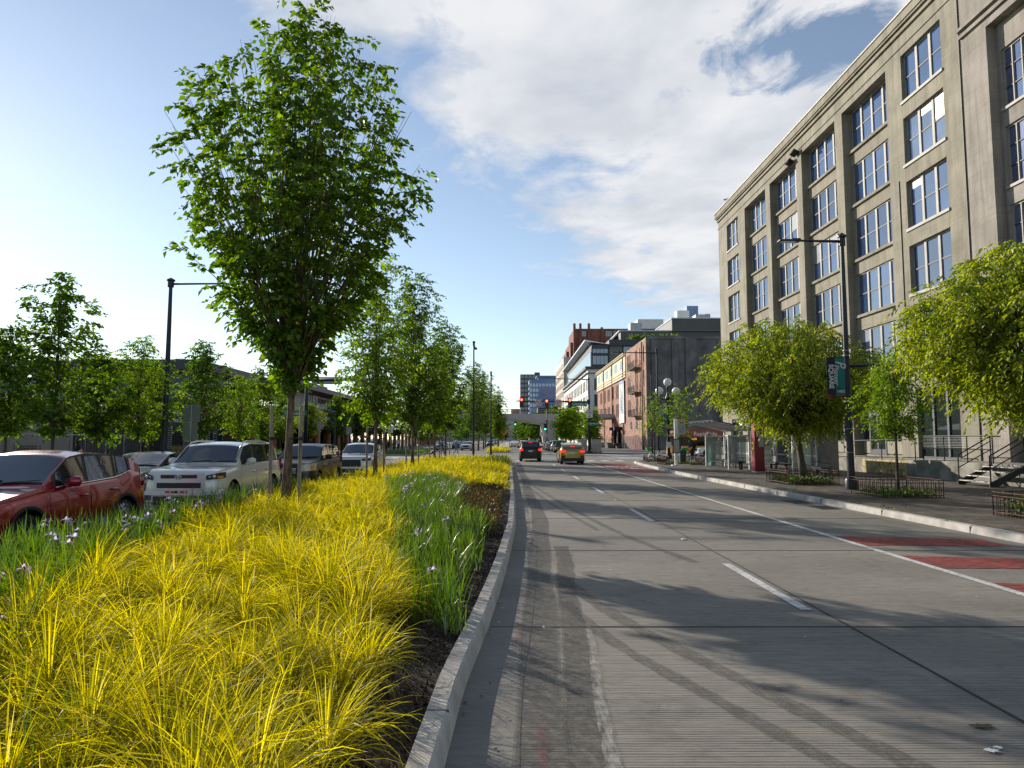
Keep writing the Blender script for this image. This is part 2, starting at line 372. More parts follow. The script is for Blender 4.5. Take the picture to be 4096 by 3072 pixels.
# sidewalk on the right, dark brick
b = MB(); b.grid([[(xk(y)+.2, y, .146), (60, y, .146)] for y in list(np.linspace(-10, 50, 30))+list(np.linspace(51, 61.5, 14))])
struct('sidewalk', b, walk)
b = MB()
for x0, x1, y0, y1 in ((-60, -15.6, -10, 66), (-60, -14.2, 86, 130), (-60, -10.5, 130, 560), (9.6, 60, 86, 560)):
    b.bb(x0, x1, y0, y1, -.01, .14)
struct('sidewalk', b, walkl, bevel=.02)
# far median island
b = MB(); b.bb(-3.0, -.15, 92, 132, -.01, .14); b.bb(-3.2, .1, 150, 420, -.01, .14); struct('median_curb', b, curbm, bevel=.03)
# median soil, slightly mounded
b = MB(); rows = []
for y in list(np.linspace(-6, 20, 80))+list(np.linspace(20.6, 54, 40)):
    a, c = LX+.15, xr(y)-.16; rows.append([(a+(c-a)*t, y, .11+.10*math.sin(math.pi*t)+.012*math.sin(9*y+31*t)+.01*math.sin(23*y-17*t)) for t in np.linspace(0, 1, 28)])
b.grid([r[::-1] for r in rows]); struct('planting_soil', b, mulch, smooth=True)
# transverse and longitudinal joints of the road slabs
b = MB()
for k in range(24):
    y = 2.25+4.62*k
    b.box(((xr(y)+9.0)/2, y+.02, .0055), (8.95-xr(y), .014, .004), rz=-.004)
    b.box((-11.2, y, .0055), (8.7, .02, .004))
for x, wd in ((3.36, .022), (-11.2, .02)):
    b.bb(x, x+wd, -6, 61, .003, .0075)
b.bb(6.0, 6.015, 20, 61, .003, .0075)
struct('slab_joint', b, tarm)
# markings
b = MB()
def mark(x0, x1, y0, y1, z=.008): b.quad((x0, y0, z), (x1, y0, z), (x1, y1, z), (x0, y1, z))
mark(6.06, 6.19, 4, 55)
for k in range(7):
    y = -.45+8.0*k; mark(3.16, 3.28, y, y+2.75)
for k in range(4): mark(-11.35, -11.22, 4+8*k, 7+8*k)
for x0 in np.arange(.55, 9.4, 1.22): mark(x0, x0+.62, 57.2, 59.8)           # crosswalk bars
for x0 in np.arange(-14.2, -7, 1.3): mark(x0, x0+.65, 66.5, 69.3)
for x0 in np.arange(.7, 9.4, 1.22): mark(x0, x0+.6, 86.6, 89.0)
for y0 in np.arange(64, 84, 1.3): mark(10.5, 13.2, y0, y0+.6)
mark(9.6, 9.75, 63, 85); mark(.3, 9.4, 56.2, 56.5); mark(3.2, 3.32, 92, 95); mark(3.2, 3.32, 100, 103); mark(6.0, 6.1, 90, 135)
struct('lane_markings', b, paintw)
b = MB()
for y0, y1 in ((12.05, 13.2), (9.95, 11.0), (7.9, 8.95), (5.9, 6.9), (36.0, 36.7), (37.6, 38.4), (39.2, 40.2), (40.9, 52.5)):
    xe = xk((y0+y1)/2)-.42; b.quad((6.21, y0, .0085), (xe, y0-.12, .0085), (xe, y1-.42 if y1 < 20 else y1, .0085), (6.21, y1, .0085))
struct('red_bus_lane', b, paintr)
t_ = text('ONLY', 1.9, paintw, None, (7.6, 43.2, .0125), (0, 0, 0), 'lane_lettering', 0, sx=.62); t_['kind'] = 'structure'
t_ = text('BUS', 1.9, paintw, None, (7.6, 46.4, .0125), (0, 0, 0), 'lane_lettering', 0, sx=.7); t_['kind'] = 'structure'
# raised reflective buttons
b0 = MB(); b0.lathe([(0, 0), (.05, 0), (.055, .008), (.035, .02), (0, .022)], n=12)
rb = b0.build('road_stud', mat('ceramic_white', (.7, .7, .68), .3, 0, .05), smooth=True); rb.scale = (1.0, 1.0, 1)
tag(rb, 'small white raised lane button between the dashes of the lane line', 'road stud', 'raised buttons along the dashed lane line')
rb.location = (3.22, 12.75, .004)
for k in range(2, 6):
    c = rb.copy(); COL.objects.link(c); c.location = (3.22, 4.75+8*k, .004)
# tyre marks: a pair of curved bands, plus wear beside the gutter
def strip(name, pts, wd, m, z=.0095, seg=60):
    P = [Vector((p[0], p[1], 0)) for p in pts]; out = []
    for i in range(seg+1):
        t = i/seg*(len(P)-1); k = min(int(t), len(P)-2); f = t-k
        p0, p1, p2, p3 = P[max(k-1, 0)], P[k], P[k+1], P[min(k+2, len(P)-1)]
        q = .5*((2*p1)+(-p0+p2)*f+(2*p0-5*p1+4*p2-p3)*f*f+(-p0+3*p1-3*p2+p3)*f**3); out.append(q)
    rows = []
    for i, q in enumerate(out):
        d = (out[min(i+1, seg)]-out[max(i-1, 0)]).normalized(); n = Vector((d.y, -d.x, 0))
        h = (wd[0]+(wd[1]-wd[0])*i/seg)/2*(1+.12*math.sin(i*1.7)+.1*math.sin(i*.61)) if isinstance(wd, tuple) else wd/2*(1+.1*math.sin(i*1.3))
        rows.append([tuple(q-n*h+Vector((0, 0, z))), tuple(q+n*h+Vector((0, 0, z)))])
    b = MB(); b.grid(rows); return struct(name, b, m)
strip('tyre_track', [(.9, 28), (1.6, 19), (2.2, 13.5), (2.8, 10.4)], (.12, .16), tirem, .0092)
strip('tyre_track', [(.75, 9.0), (1.15, 7.2), (1.85, 5.2), (2.3, 4.0), (2.75, 2.6)], (.18, .17), tirem, .0094)
strip('tyre_track', [(.62, 8.0), (.95, 6.4), (1.55, 4.8), (1.98, 3.7), (2.3, 2.6)], (.14, .15), tirem, .0096)
strip('tyre_track', [(.5, 30), (1.2, 20), (1.8, 14)], (.10, .12), tirem, .0098)
strip('gutter_patch', [(xr(y)+.50+.05*math.sin(y*.45), y) for y in np.linspace(2, 54, 30)], .34, sealm, .0125)
strip('gutter_patch', [(xr(y)+.82+.02*math.sin(y*1.2+1), y) for y in np.linspace(2, 12, 14)], .24, sealm, .0105)
strip('gutter_residue', [(xr(y)+.97+.02*math.sin(y*1.3), y) for y in np.linspace(2, 7.0, 12)], (.12, .05), limem, .0135)
strip('spray_mark', [(xr(y)+.55, y) for y in np.linspace(3.2, 4.6, 5)], (.05, .06), redsp, .0145)
strip('spray_mark', [(xr(y)+.30, y) for y in np.linspace(6.3, 7.0, 4)], (.05, .05), redsp, .0145)
def blot(name, x, y, r, m, z=.011, sx=1, seed=1, n=26):
    q = random.Random(seed); vs = [(x, y, z)]; 
    for k in range(n):
        a = 2*math.pi*k/n; rr = r*(.55+.65*q.random()); vs.append((x+rr*math.cos(a)*sx, y+rr*math.sin(a), z))
    b = MB(); b.add(vs, [(0, k+1, (k+1) % n+1) for k in range(n)]); return struct(name, b, m)
blot('oil_stain', 3.05, 4.55, .035, mat('oil', (.02, .018, .016), .35, 0, .1), .011, 2.6, 3)
blot('paint_splash', 2.86, 4.2, .03, white, .011, 1.6, 8)
blot('paint_splash', 2.93, 4.24, .02, white, .0115, 1.6, 9)
blot('tar_patch', 2.0, 5.25, .07, sealm, .0115, 2.6, 5)
b = MB(); q = random.Random(4)
for k in range(110):
    x = q.uniform(-.3, 8.8) if k > 30 else q.uniform(-.33, .35); y = q.uniform(3.3, 22) if k > 30 else q.uniform(3.3, 9); r = q.uniform(.006, .016); x = max(x, xr(y)+.03)
    b.add([(x+r*math.cos(a)*q.uniform(.6, 1.4), y+r*math.sin(a), .0137) for a in (0, 1, 2, 3, 4, 5)], [(0, 1, 2, 3, 4, 5)], q.choice([0, 0, 0, 1]))
b.build('litter_specks', [mat('gum', (.035, .033, .03), .8, 0, .2), mat('pale_crumb', (.6, .58, .54), .8, 0, .1)], kind='structure')
# storm drain grates beside the right kerb
b = MB()
def grate(y, b):
    x = xk(y)-.45
    b.bb(x-.28, x+.28, y-.45, y+.45, .004, .010)
    for i in range(9):
        for j in (-1, 1): b.bb(x+j*.13-.10, x+j*.13+.10, y-.4+i*.095, y-.36+i*.095, .010, .013, 1)
for y, lab in ((18.6, 'nearer rusty storm drain grate beside the right curb'), (20.2, 'farther rusty storm drain grate beside the right curb')):
    b = MB(); grate(y, b); o = b.build('storm_drain', [mat('cast_iron', (.05, .045, .04), .7, .4, .2), tarm]); tag(o, lab, 'drain', 'storm drain grates')

# ================================================================ PLANTING
def ribbons(base, phi, L, th0, bend, wd, seg, twist):
    """arching blades; returns V (n, 2*seg+1, 3)"""
    n = len(phi); ts = np.linspace(0, 1, seg+1)
    h = np.zeros((n, seg+1)); z = np.zeros((n, seg+1))
    for i in range(1, seg+1):
        tm = (ts[i]+ts[i-1])/2; ang = th0 + bend*tm**1.3
        h[:, i] = h[:, i-1] + np.sin(ang)*L/seg; z[:, i] = z[:, i-1] + np.cos(ang)*L/seg
    d = np.stack([np.cos(phi), np.sin(phi)], 1)
    side = np.stack([-np.sin(phi)*np.cos(twist), np.cos(phi)*np.cos(twist), np.sin(twist)], 1)
    V = np.zeros((n, 2*seg+1, 3))
    for i in range(seg+1):
        c = base + np.concatenate([d*h[:, i:i+1], z[:, i:i+1]], 1)
        ww = (wd*(1-.75*ts[i]**2)*(.7+.3*min(1, ts[i]*4)))[:, None]/2
        if i < seg: V[:, 2*i] = c-side*ww; V[:, 2*i+1] = c+side*ww
        else: V[:, 2*i] = c
    return V
def ribfaces(seg):
    f = [(2*i, 2*i+1, 2*i+3, 2*i+2) for i in range(seg-1)]; f.append((2*seg-2, 2*seg-1, 2*seg)); return tuple(f)
def soilz(x, y): 
    c = np.interp(y, YT, XT)-.16; t = (x-(LX+.15))/(c-LX-.15); return .10+.10*np.sin(np.pi*np.clip(t, 0, 1))
def bnd_left(y): return np.interp(y, [0, 2, 4.4, 7.5, 11, 15, 20, 30], [-1.6, -2.3, -3.35, -4.65, -5.35, -6.0, -6.45, -6.7])
def in_iris_r(x, y):
    l = np.interp(y, [5.6, 6.5, 8, 12, 18, 23, 27], [-.35, -.85, -1.3, -2.0, -3.1, -4.1, -3.2]); r = np.interp(y, [5, 13, 14, 22, 27], [-.35, -.35, -1.0, -1.2, -2.6])
    return (y > 6.1) & (y < 26.5) & (x > l) & (x < r-.12)
def in_gc(x, y): return (y > 12.5) & (y < 22.5) & (x > -1.25)
def clumps(x0, x1, y0, y1, sp, test):
    gx = np.arange(x0, x1, sp); gy = np.arange(y0, y1, sp); X, Y = np.meshgrid(gx, gy); X = X+((np.arange(len(gy)) % 2)*sp/2)[:, None]
    X = X+rng.uniform(-.33, .33, X.shape)*sp; Y = Y+rng.uniform(-.33, .33, Y.shape)*sp
    X = X.ravel(); Y = Y.ravel(); k = test(X, Y); return X[k], Y[k]
def yellow_ok(x, y): return (x > bnd_left(y)) & (x < np.interp(y, YT, XT)-np.interp(y, [0, 5, 9, 14, 20], [.42, .48, .55, .5, .35])) & ~in_iris_r(x, y) & ~in_gc(x, y)
ygm = leafmat('yellow_blades', (.12, .14, .006), (.76, .63, .018), .42, (.56, .46, .20), .45, .02)
ygm.node_tree.nodes['Color Ramp'].color_ramp.elements[0].position = .12
def yellow(name, y0, y1, sp, nb, seg, wd, Lm, ok=yellow_ok, x0=-7, x1=0, zf=soilz, label=None):
    X, Y = clumps(x0, x1, y0, y1, sp, ok); kp = rng.random(len(X)) > .08; X = X[kp]; Y = Y[kp]; nc = len(X)
    hc = rng.uniform(.66, 1.16, nc)*(1+.16*np.sin(X*2.3+Y*1.7)); lean = rng.uniform(0, 2*np.pi, nc)
    X = np.repeat(X, nb); Y = np.repeat(Y, nb); hc = np.repeat(hc, nb); lean = np.repeat(lean, nb); n = len(X)
    phi = rng.uniform(0, 2*np.pi, n); phi = np.where(rng.random(n) < .35, lean+rng.normal(0, .7, n), phi)
    r = rng.uniform(0, .07, n)
    base = np.stack([X+np.cos(phi)*r, Y+np.sin(phi)*r, zf(X, Y)], 1)
    L_ = Lm*hc*rng.uniform(.55, 1.15, n); th = np.abs(rng.normal(.22, .30, n)); bend = rng.uniform(.4, 2.6, n)
    V = ribbons(base, phi, L_, th, bend, wd*rng.uniform(.7, 1.3, n), seg, rng.normal(0, .7, n))
    return tris(name, V, ygm, per=2*seg+1, faces=ribfaces(seg), kind='stuff')
YL = 'dense mounds of arching golden yellow ornamental grass filling the middle of the median'
for args in ((1.6, 9.2, .37, 245, 6, .0085, .62), (9.2, 22, .38, 130, 5, .0115, .60), (22, 54, .46, 58, 3, .018, .62)):
    o = yellow('yellow_grass', *args); tag(o, YL, 'ornamental grass', 'golden grass of the median')
o = yellow('yellow_grass', 92.5, 112, .6, 30, 2, .05, .75, ok=lambda x, y: (x > -2.9) & (x < -.2), zf=lambda x, y: np.full_like(x, .12))
tag(o, 'small patch of golden grass on the median island beyond the intersection', 'ornamental grass')
# iris leaves
irm = leafmat('iris_blades', (.035, .075, .010), (.115, .19, .018), .42, (.24, .22, .06), .35, .06)
def iris(y0, y1, sp, nb, seg, ok, Lm, wd, lab, x0=-7, x1=.1):
    X, Y = clumps(x0, x1, y0, y1, sp, ok); nc = len(X); fan = rng.uniform(0, np.pi, nc)
    X = np.repeat(X, nb); Y = np.repeat(Y, nb); fan = np.repeat(fan, nb); n = len(X)
    phi = fan+np.where(rng.random(n) < .5, 0, np.pi)+rng.normal(0, .45, n)
    base = np.stack([X+rng.normal(0, .06, n), Y+rng.normal(0, .06, n), soilz(X, Y)], 1)
    V = ribbons(base, phi, Lm*rng.uniform(.5, 1.12, n), np.abs(rng.normal(.12, .22, n)), rng.uniform(0, 1.0, n)*rng.uniform(.2, 1.3, n), wd*rng.uniform(.65, 1.2, n), seg, rng.uniform(-1.4, 1.4, n))
    o = tris('iris_leaves', V, irm, per=2*seg+1, faces=ribfaces(seg), kind='stuff'); tag(o, lab, 'iris leaves'); return o
okl = lambda x, y: (x < bnd_left(y)+.12) & (x > LX+.2)
iris(1.5, 21, .27, 17, 5, okl, .74, .027, 'green sword-shaped iris leaves along the left side of the median beside the parked-up cars')
okr = lambda x, y: in_iris_r(x, y)
iris(5.9, 26.5, .29, 22, 4, okr, .56, .021, 'patch of green iris leaves near the road curb inside the golden grass')
iris(40, 54, .4, 24, 3, lambda x, y: (x > -1.3) & (x < -.05), .6, .03, 'grey green iris leaves at the far end of the median by the curb')
iris(-.3, 3.4, .3, 22, 4, lambda x, y: (x < -2.1) & (x > -3.3), .5, .012, 'green leaves in the lower left corner of the median')
# red-green low groundcover
def litter(name, n, box, z, size, m, kind='stuff', hz=.15, ok=None):
    x = rng.uniform(box[0], box[1], n); y = rng.uniform(box[2], box[3], n)
    if ok is not None: k = ok(x, y); x = x[k]; y = y[k]; n = len(x)
    p = np.stack([x, y, z(x, y)+rng.random(n)*hz if callable(z) else z+rng.random(n)*hz], 1)
    a = nrm(rng.normal(0, 1, (n, 3))+np.array([0, 0, .2])); b_ = nrm(np.cross(a, rng.normal(0, 1, (n, 3)))); s_ = (size*rng.uniform(.6, 1.3, n))[:, None]
    V = np.stack([p, p+a*s_*.45+b_*s_*.32, p+a*s_, p+a*s_*.45-b_*s_*.32], 1)
    return tris(name, V, m, kind=kind)
gcm = leafmat('redgreen_leaves', (.03, .05, .012), (.10, .045, .02), .3, (.16, .16, .04))
o = litter('ground_cover', 9000, (-1.35, -.2, 12.5, 22.5), soilz, .07, gcm, hz=.3); tag(o, 'low reddish green ground cover beside the median curb', 'ground cover')
mcm = leafmat('mulch_chips', (.02, .012, .008), (.075, .045, .028), .0)
o = litter('mulch_chips', 16000, (-1.1, -.1, 1.5, 14), lambda x, y: soilz(x, y)-.01, .035, mcm, hz=.03, ok=lambda x, y: x < np.interp(y, YT, XT)-.17); tag(o, 'dark bark mulch chips along the inside of the median curb', 'mulch')
# iris flowers
fm = [leafmat('iris_petals', (.42, .30, .55), (.70, .62, .78), .35), mat('iris_dark_petals', (.13, .06, .28), .6, 0, .2, 30), mat('flower_stem', (.07, .13, .03), .6, 0, .1)]
def flower_mesh(seed):
    q = random.Random(seed); b = MB(); b.tube([(0, 0, 0), (.01, .005, .3), (.0, .0, .56)], [.004, .004, .003], 5, 2)
    for h in range(2 if seed % 2 else 1):
        cz = .56-h*.06; cx = h*.045
        for k in range(6):
            a = k*math.pi/3+q.uniform(-.2, .2); fall = k % 2 == 0; ln = .062 if fall else .05
            P = []
            for i, t in enumerate((0, .35, .7, 1)):
                hh = (.012+.03*math.sin(t*2.2)-.035*t*t) if fall else (.01+.052*t)
                rr = ln*t if fall else ln*.55*math.sin(t*1.9); wv = .017*math.sin(math.pi*(.18+.8*t))*(1.2 if fall else .8)
                P.append([(cx+rr*math.cos(a)-sgn*wv*math.sin(a), rr*math.sin(a)+sgn*wv*math.cos(a), cz+hh+abs(sgn)*-.004) for sgn in (-1, 0, 1)])
            b.grid(P, 0 if (fall or q.random() < .5) else 1)
        b.ball((cx, 0, cz), (.008, .008, .02), 6, 2)
    return b
fl = []
for sd in (1, 2, 3, 4):
    o = flower_mesh(sd).build('iris_flower', fm, smooth=True); fl.append(o)
    tag(o, 'lilac and white iris flower on a thin stem among green sword leaves', 'flower', 'lilac iris flowers in the median')
spots = []; q = random.Random(11)
while len(spots) < 46:
    y = q.uniform(3.2, 17); x = q.uniform(-6.4, -2.3)
    if x < float(bnd_left(y))+.1 and x > -.62*y-1.2: spots.append((x, y, q.uniform(.85, 1.12)))
while len(spots) < 74:
    y = q.uniform(6.3, 25); x = q.uniform(-4, -.3)
    if bool(in_iris_r(np.array(x), np.array(y))): spots.append((x, y, q.uniform(.78, .95)))
for i, (x, y, s_) in enumerate(spots):
    o = fl[i] if i < 4 else fl[i % 4].copy()
    if i >= 4: COL.objects.link(o)
    o.location = (x, y, float(soilz(np.array(x), np.array(y)))); o.rotation_euler = (q.uniform(-.25, .25), q.uniform(-.25, .25), q.uniform(0, 6.3)); o.scale = (s_*1.25, s_*1.25, s_)
# ================================================================ TREES
bark = mat('bark', (.13, .092, .062), .9, 0, .4, 14, 1.0, 40, stretch=(1, 1, .22), det=9)
bark2 = mat('bark_brown', (.085, .065, .05), .9, 0, .25, 5, .8, 30, stretch=(1, 1, .3))
wood = mat('weathered_wood', (.26, .215, .165), .85, 0, .25, 6, .5, 30, stretch=(1, 1, .15))
lm_dark = leafmat('leaves_deep_green', (.04, .082, .008), (.13, .215, .016), .50, (.22, .28, .035), .4, .04)
lm_mid = leafmat('leaves_mid_green', (.05, .10, .014), (.12, .19, .025), .45, (.22, .24, .05), .4, .03)
lm_yel = leafmat('leaves_yellow_green', (.045, .09, .008), (.37, .42, .026), .42, (.30, .24, .06), .45, .04)
lm_bri = leafmat('leaves_bright_green', (.07, .14, .012), (.22, .32, .025), .45, (.28, .28, .07), .4, .03)
lm_far = leafmat('leaves_far_green', (.04, .085, .014), (.10, .17, .028), .4, (.16, .2, .05))
def tree(name, label, loc, H, z0, env, trad, nb, leaf, nleaf, lmat, seed=1, vase=.35, droop=.35, width=.5, group=None, interior=.3, barkm=None, twig=.55, flat=.35, lean=(0, 0), start=.35, cat='tree', limbs=True, bow=.5, reach=.62, tight=0, clump=9, tp_=.85):
    r = np.random.default_rng(seed); root = thing(name, label, cat, loc, 0, group); barkm = barkm or bark
    ez = np.array([e[0] for e in env]); er = np.array([e[1] for e in env])
    Rz = lambda t: np.interp(t, ez, er)
    tb = MB(); top = H*.93
    pts = []; rad = []
    for i in range(9):
        t = i/8; pts.append((lean[0]*t+math.sin(seed+t*5)*.06*t*H/8, lean[1]*t+math.cos(seed*2+t*4)*.05*t*H/8, top*t)); rad.append(trad*(1.25 if i == 0 else 1)*(1-.92*t**.9) if i else trad*1.3)
    tb.tube(pts, rad, 10)
    tp = lambda z: Vector((np.interp(z/top, np.linspace(0, 1, 9), [p[0] for p in pts]), np.interp(z/top, np.linspace(0, 1, 9), [p[1] for p in pts]), z))
    LP = []; LD = []
    per = max(1, nleaf//nb)
    for i in range(nb):
        t = (i+r.random())/nb; t = t**tp_
        zt = z0+(H-z0)*t; phi = i*2.399+r.normal(0, .35)
        inn = r.random() < interior
        rho = r.uniform(.25, .8) if inn else (r.uniform(.90, 1.03) if tight else r.uniform(.82, 1.10))
        rr = Rz(t)*rho
        tgt = Vector((lean[0]*t+rr*math.cos(phi), lean[1]*t+rr*math.sin(phi), zt+r.normal(0, .12)))
        zs = max(z0*.82+r.random()*(H-z0)*.11, z0*.9+(zt-z0)*vase-rr*start); st = tp(min(zs, top*.97))
        ctl = st.lerp(tgt, .45)+Vector((math.cos(phi), math.sin(phi), 0))*(-rr*.12)+Vector((0, 0, bow*rr*.25))
        if vase > .6: ctl = st.lerp(tgt, .5)+Vector((0, 0, rr*.25))
        P = [(st*(1-s)**2+ctl*2*s*(1-s)+tgt*s*s) for s in np.linspace(0, 1, 6)]
        br = trad*.30*(1-.5*t)*(.6+.4*min(1, rr/2))
        if limbs: tb.tube(P, [br*(1-.8*s) for s in np.linspace(0, 1, 6)], 5, caps=False)
        nt_ = max(2, per//clump)
        for k in range(nt_):
            s = 1-(r.random()**1.2)*(reach if not inn else reach+.15); q = st*(1-s)**2+ctl*2*s*(1-s)+tgt*s*s
            td = Vector((math.cos(phi), math.sin(phi), .25))*.6+Vector(r.normal(0, 1, 3))*.75; td.z *= flat*1.6; td.normalize()
            ln = twig*r.uniform(.45, 1.15); m = per//nt_+1
            for j in range(m):
                f = (j+r.random())/m; p = q+td*ln*f+Vector((0, 0, -droop*ln*f*f))
                sd = td.cross(Vector((0, 0, 1))); sd = sd.normalized() if sd.length > .01 else Vector((1, 0, 0))
                ld = td*.6+sd*(1 if j % 2 else -1)*.8+Vector(r.normal(0, .35, 3)); ld.z -= droop*1.1
                LP.append(tuple(p+sd*(1 if j % 2 else -1)*leaf*.15)); LD.append(tuple(ld))
    tb.build('trunk', barkm, root, smooth=True)
    p = np.array(LP); d = nrm(np.array(LD)); n = len(p)
    up = nrm(np.array([[0, 0, 1.0]])+r.normal(0, .55, (n, 3))); sd = nrm(np.cross(d, up)); up = np.cross(sd, d)
    L_ = (leaf*r.uniform(.6, 1.25, n))[:, None]; W_ = L_*width*.5
    V = np.stack([p, p+d*L_*.42+sd*W_+up*W_*.35, p+d*L_-up*L_*.10, p+d*L_*.42-sd*W_+up*W_*.35], 1)
    tris('crown', V, lmat, root, faces=((0, 1, 2), (0, 2, 3)))
    return root
env_main = [(0, .22), (.07, .42), (.2, 1.35), (.3, 2.35), (.47, 2.85), (.64, 2.72), (.76, 2.2), (.86, 1.55), (.96, .6), (1, .2)]
env_vase = [(0, .5), (.15, 1.0), (.35, 1.45), (.6, 1.4), (.8, .95), (1, .25)]
env_oval = [(0, .6), (.15, 1.4), (.4, 1.9), (.65, 1.7), (.85, 1.0), (1, .25)]
tree('street_tree', 'tall broad oval street tree with deep green leaves, largest and nearest in the median', (-5.05, 15.6, .18), 12.0, 3.0, env_main, (.100), 220, .18, 18000, lm_dark, 3, vase=.12, droop=.45, width=.62, interior=.16, twig=.5, start=1.0, lean=(.40, 0), bow=.1, reach=.5, tp_=.72)
med = [  # x, y, H, scale, material, label
 (-5.25, 27.0, 9.6, 'sparse young median tree with light green leaves, second from the camera', lm_bri, 1.25, .17, 7500),
 (-5.2, 37.0, 11.0, 'slim median tree with bright green leaves, third from the camera between wooden stakes', lm_mid, 1.6, .18, 13500),
 (-5.1, 47.0, 8.6, 'thin median tree with pale leaves and bare stems, fourth from the camera', lm_bri, 1.4, .18, 8500),
 (-5.0, 54.0, 11.2, 'dense median tree with green leaves, fifth from the camera before the crossing', lm_mid, 1.75, .2, 14000),
 (-4.8, 92.0, 11.5, 'bushy green median tree just beyond the crossing behind the walking people', lm_mid, 1.9, .2, 8000),
 (-4.6, 103.0, 13.2, 'tall green tree of the far median, second beyond the crossing', lm_mid, 1.9, .22, 8000),
 (-4.3, 116.0, 13.5, 'full green tree of the far median, its crown leaning to the road', lm_dark, 2.2, .24, 8000),
 (-4.6, 134.0, 12.0, 'darker green tree farthest along the far median row', lm_dark, 2.2, .26, 6000)]
for i, (x, y, H, lab, lmt, sc, ls, nl) in enumerate(med):
    e_ = [(a, b_*sc) for a, b_ in env_vase]
    tree('street_tree', lab, (x, y, .18), H, 2.5 if y < 60 else 2.8, e_, .085 if y < 60 else .12, 110, ls, nl, lmt, 20+i, vase=.2 if i in (0, 2) else .4, droop=.4, width=.55, group='trees in a row along the median', interior=.35, start=.8, bow=.1)
tree('columnar_tree', 'narrow upright light green tree standing on the small golden island', (-1.75, 112, .14), 10.2, 2.2, [(0, .6), (.2, 1.6), (.45, 1.9), (.7, 1.3), (.9, .6), (1, .2)], .16, 70, .24, 6000, lm_bri, 41, vase=.3, width=.5, start=.9)
# stakes and ties
def stakes(x, y, h, labs):
    for s_, lab in zip((-.33, .33), labs):
        b = MB(); b.tube([(0, 0, -.1), (.0, 0, h)], .042, 8); root = thing('tree_stake', lab, 'stake', (x+s_, y-.02, .16), 0, 'wooden stakes beside the median trees')
        b.build('post', wood, root); b = MB(); b.lathe([(.046, 1.66), (.049, 1.70), (.046, 1.74)], n=8)
        b.tube([(-math.copysign(.04, s_), 0, 1.71), (-math.copysign(.18, s_), 0, 1.69), (-math.copysign(.26, s_), 0, 1.70)], .013, 5); b.build('strap', black, root)
stakes(-5.05, 15.55, 2.45, ('grey wooden stake left of the largest tree trunk', 'grey wooden stake right of the largest tree trunk'))
stakes(-5.25, 27.0, 2.15, ('wooden stake left of the second median tree', 'wooden stake right of the second median tree'))
stakes(-5.2, 37.0, 2.1, ('wooden stake left of the third median tree', 'wooden stake right of the third median tree'))
stakes(-5.1, 47.0, 2.1, ('wooden stake left of the fourth median tree', 'wooden stake right of the fourth median tree'))
stakes(-5.0, 54.0, 2.1, ('wooden stake left of the fifth median tree', 'wooden stake right of the fifth median tree'))
# left side of the street
left = [(-18.6, 17.2, 6.2, 1.0, lm_mid, 'green tree cut off by the left edge of the picture'),
 (-20.2, 27.6, 6.5, 1.0, lm_dark, 'dark green tree leaning beside the taller one behind the red car'),
 (-17.2, 25.9, 8.3, 1.45, lm_dark, 'tall dark green tree with spreading top behind the red car'),
 (-19.0, 31.6, 6.0, .95, lm_dark, 'medium green tree between the tall tree and the yellow green one'),
 (-17.4, 32.2, 6.7, 1.25, lm_bri, 'yellow green tree left of the left street lamp'),
 (-20.2, 38.5, 5.9, 1.0, lm_dark, 'dark narrow tree just left of the left street lamp'),
 (-17.8, 39.5, 7.7, 1.35, lm_mid, 'full green tree right of the left street lamp behind the sign backs'),
 (-17.9, 45.5, 6.2, 1.2, lm_bri, 'light yellow green tree above the roof of the white car'),
 (-18.4, 51.0, 7.2, 1.3, lm_mid, 'green tree directly left of the largest trunk'),
 (-22.0, 66.0, 6.4, 1.2, lm_bri, 'pale green tree just left of the largest trunk behind the others'),
 (-21.2, 73.0, 5.6, .95, lm_yel, 'light green tree in front of the terminal sign wall'),
 (-22.0, 88.0, 7.2, 1.6, lm_dark, 'dark green tree in front of the terminal opening'),
 (-22.5, 101.0, 7.4, 1.8, lm_mid, 'green tree before the right part of the terminal'),
 (-22.0, 112.0, 8.4, 2.2, lm_mid, 'green tree above the timber colonnade'),
 (-21.5, 128.0, 8.6, 2.4, lm_far, 'leafy tree behind the colonnade left of the slim median tree'),
 (-20.5, 146.0, 9.0, 2.6, lm_far, 'leafy tree at the far end of the colonnade'),
 (-19.5, 168.0, 10.0, 2.8, lm_far, 'far tree beyond the colonnade')]
for i, (x, y, H, sc, lmt, lab) in enumerate(left):
    sc *= 1.2
    fl_ = lmt in (lm_yel, lm_bri)
    e_ = [(0, .25*sc), (.15, .75*sc), (.4, 1.4*sc), (.6, 1.15*sc), (.85, .6*sc), (1, .15)]
    tree('roadside_tree', lab, (x, y, .14), H, 1.9 if y < 70 else 2.4, e_, .075 if y < 70 else .12, 90, (.16 if fl_ else .19)*(1 if y < 60 else 1.4), 5600 if y < 50 else 5000, lmt, 60+i, vase=.6, droop=.35, width=.45 if fl_ else .6, group='trees along the left side of the street', interior=.35, barkm=bark2, start=.3)
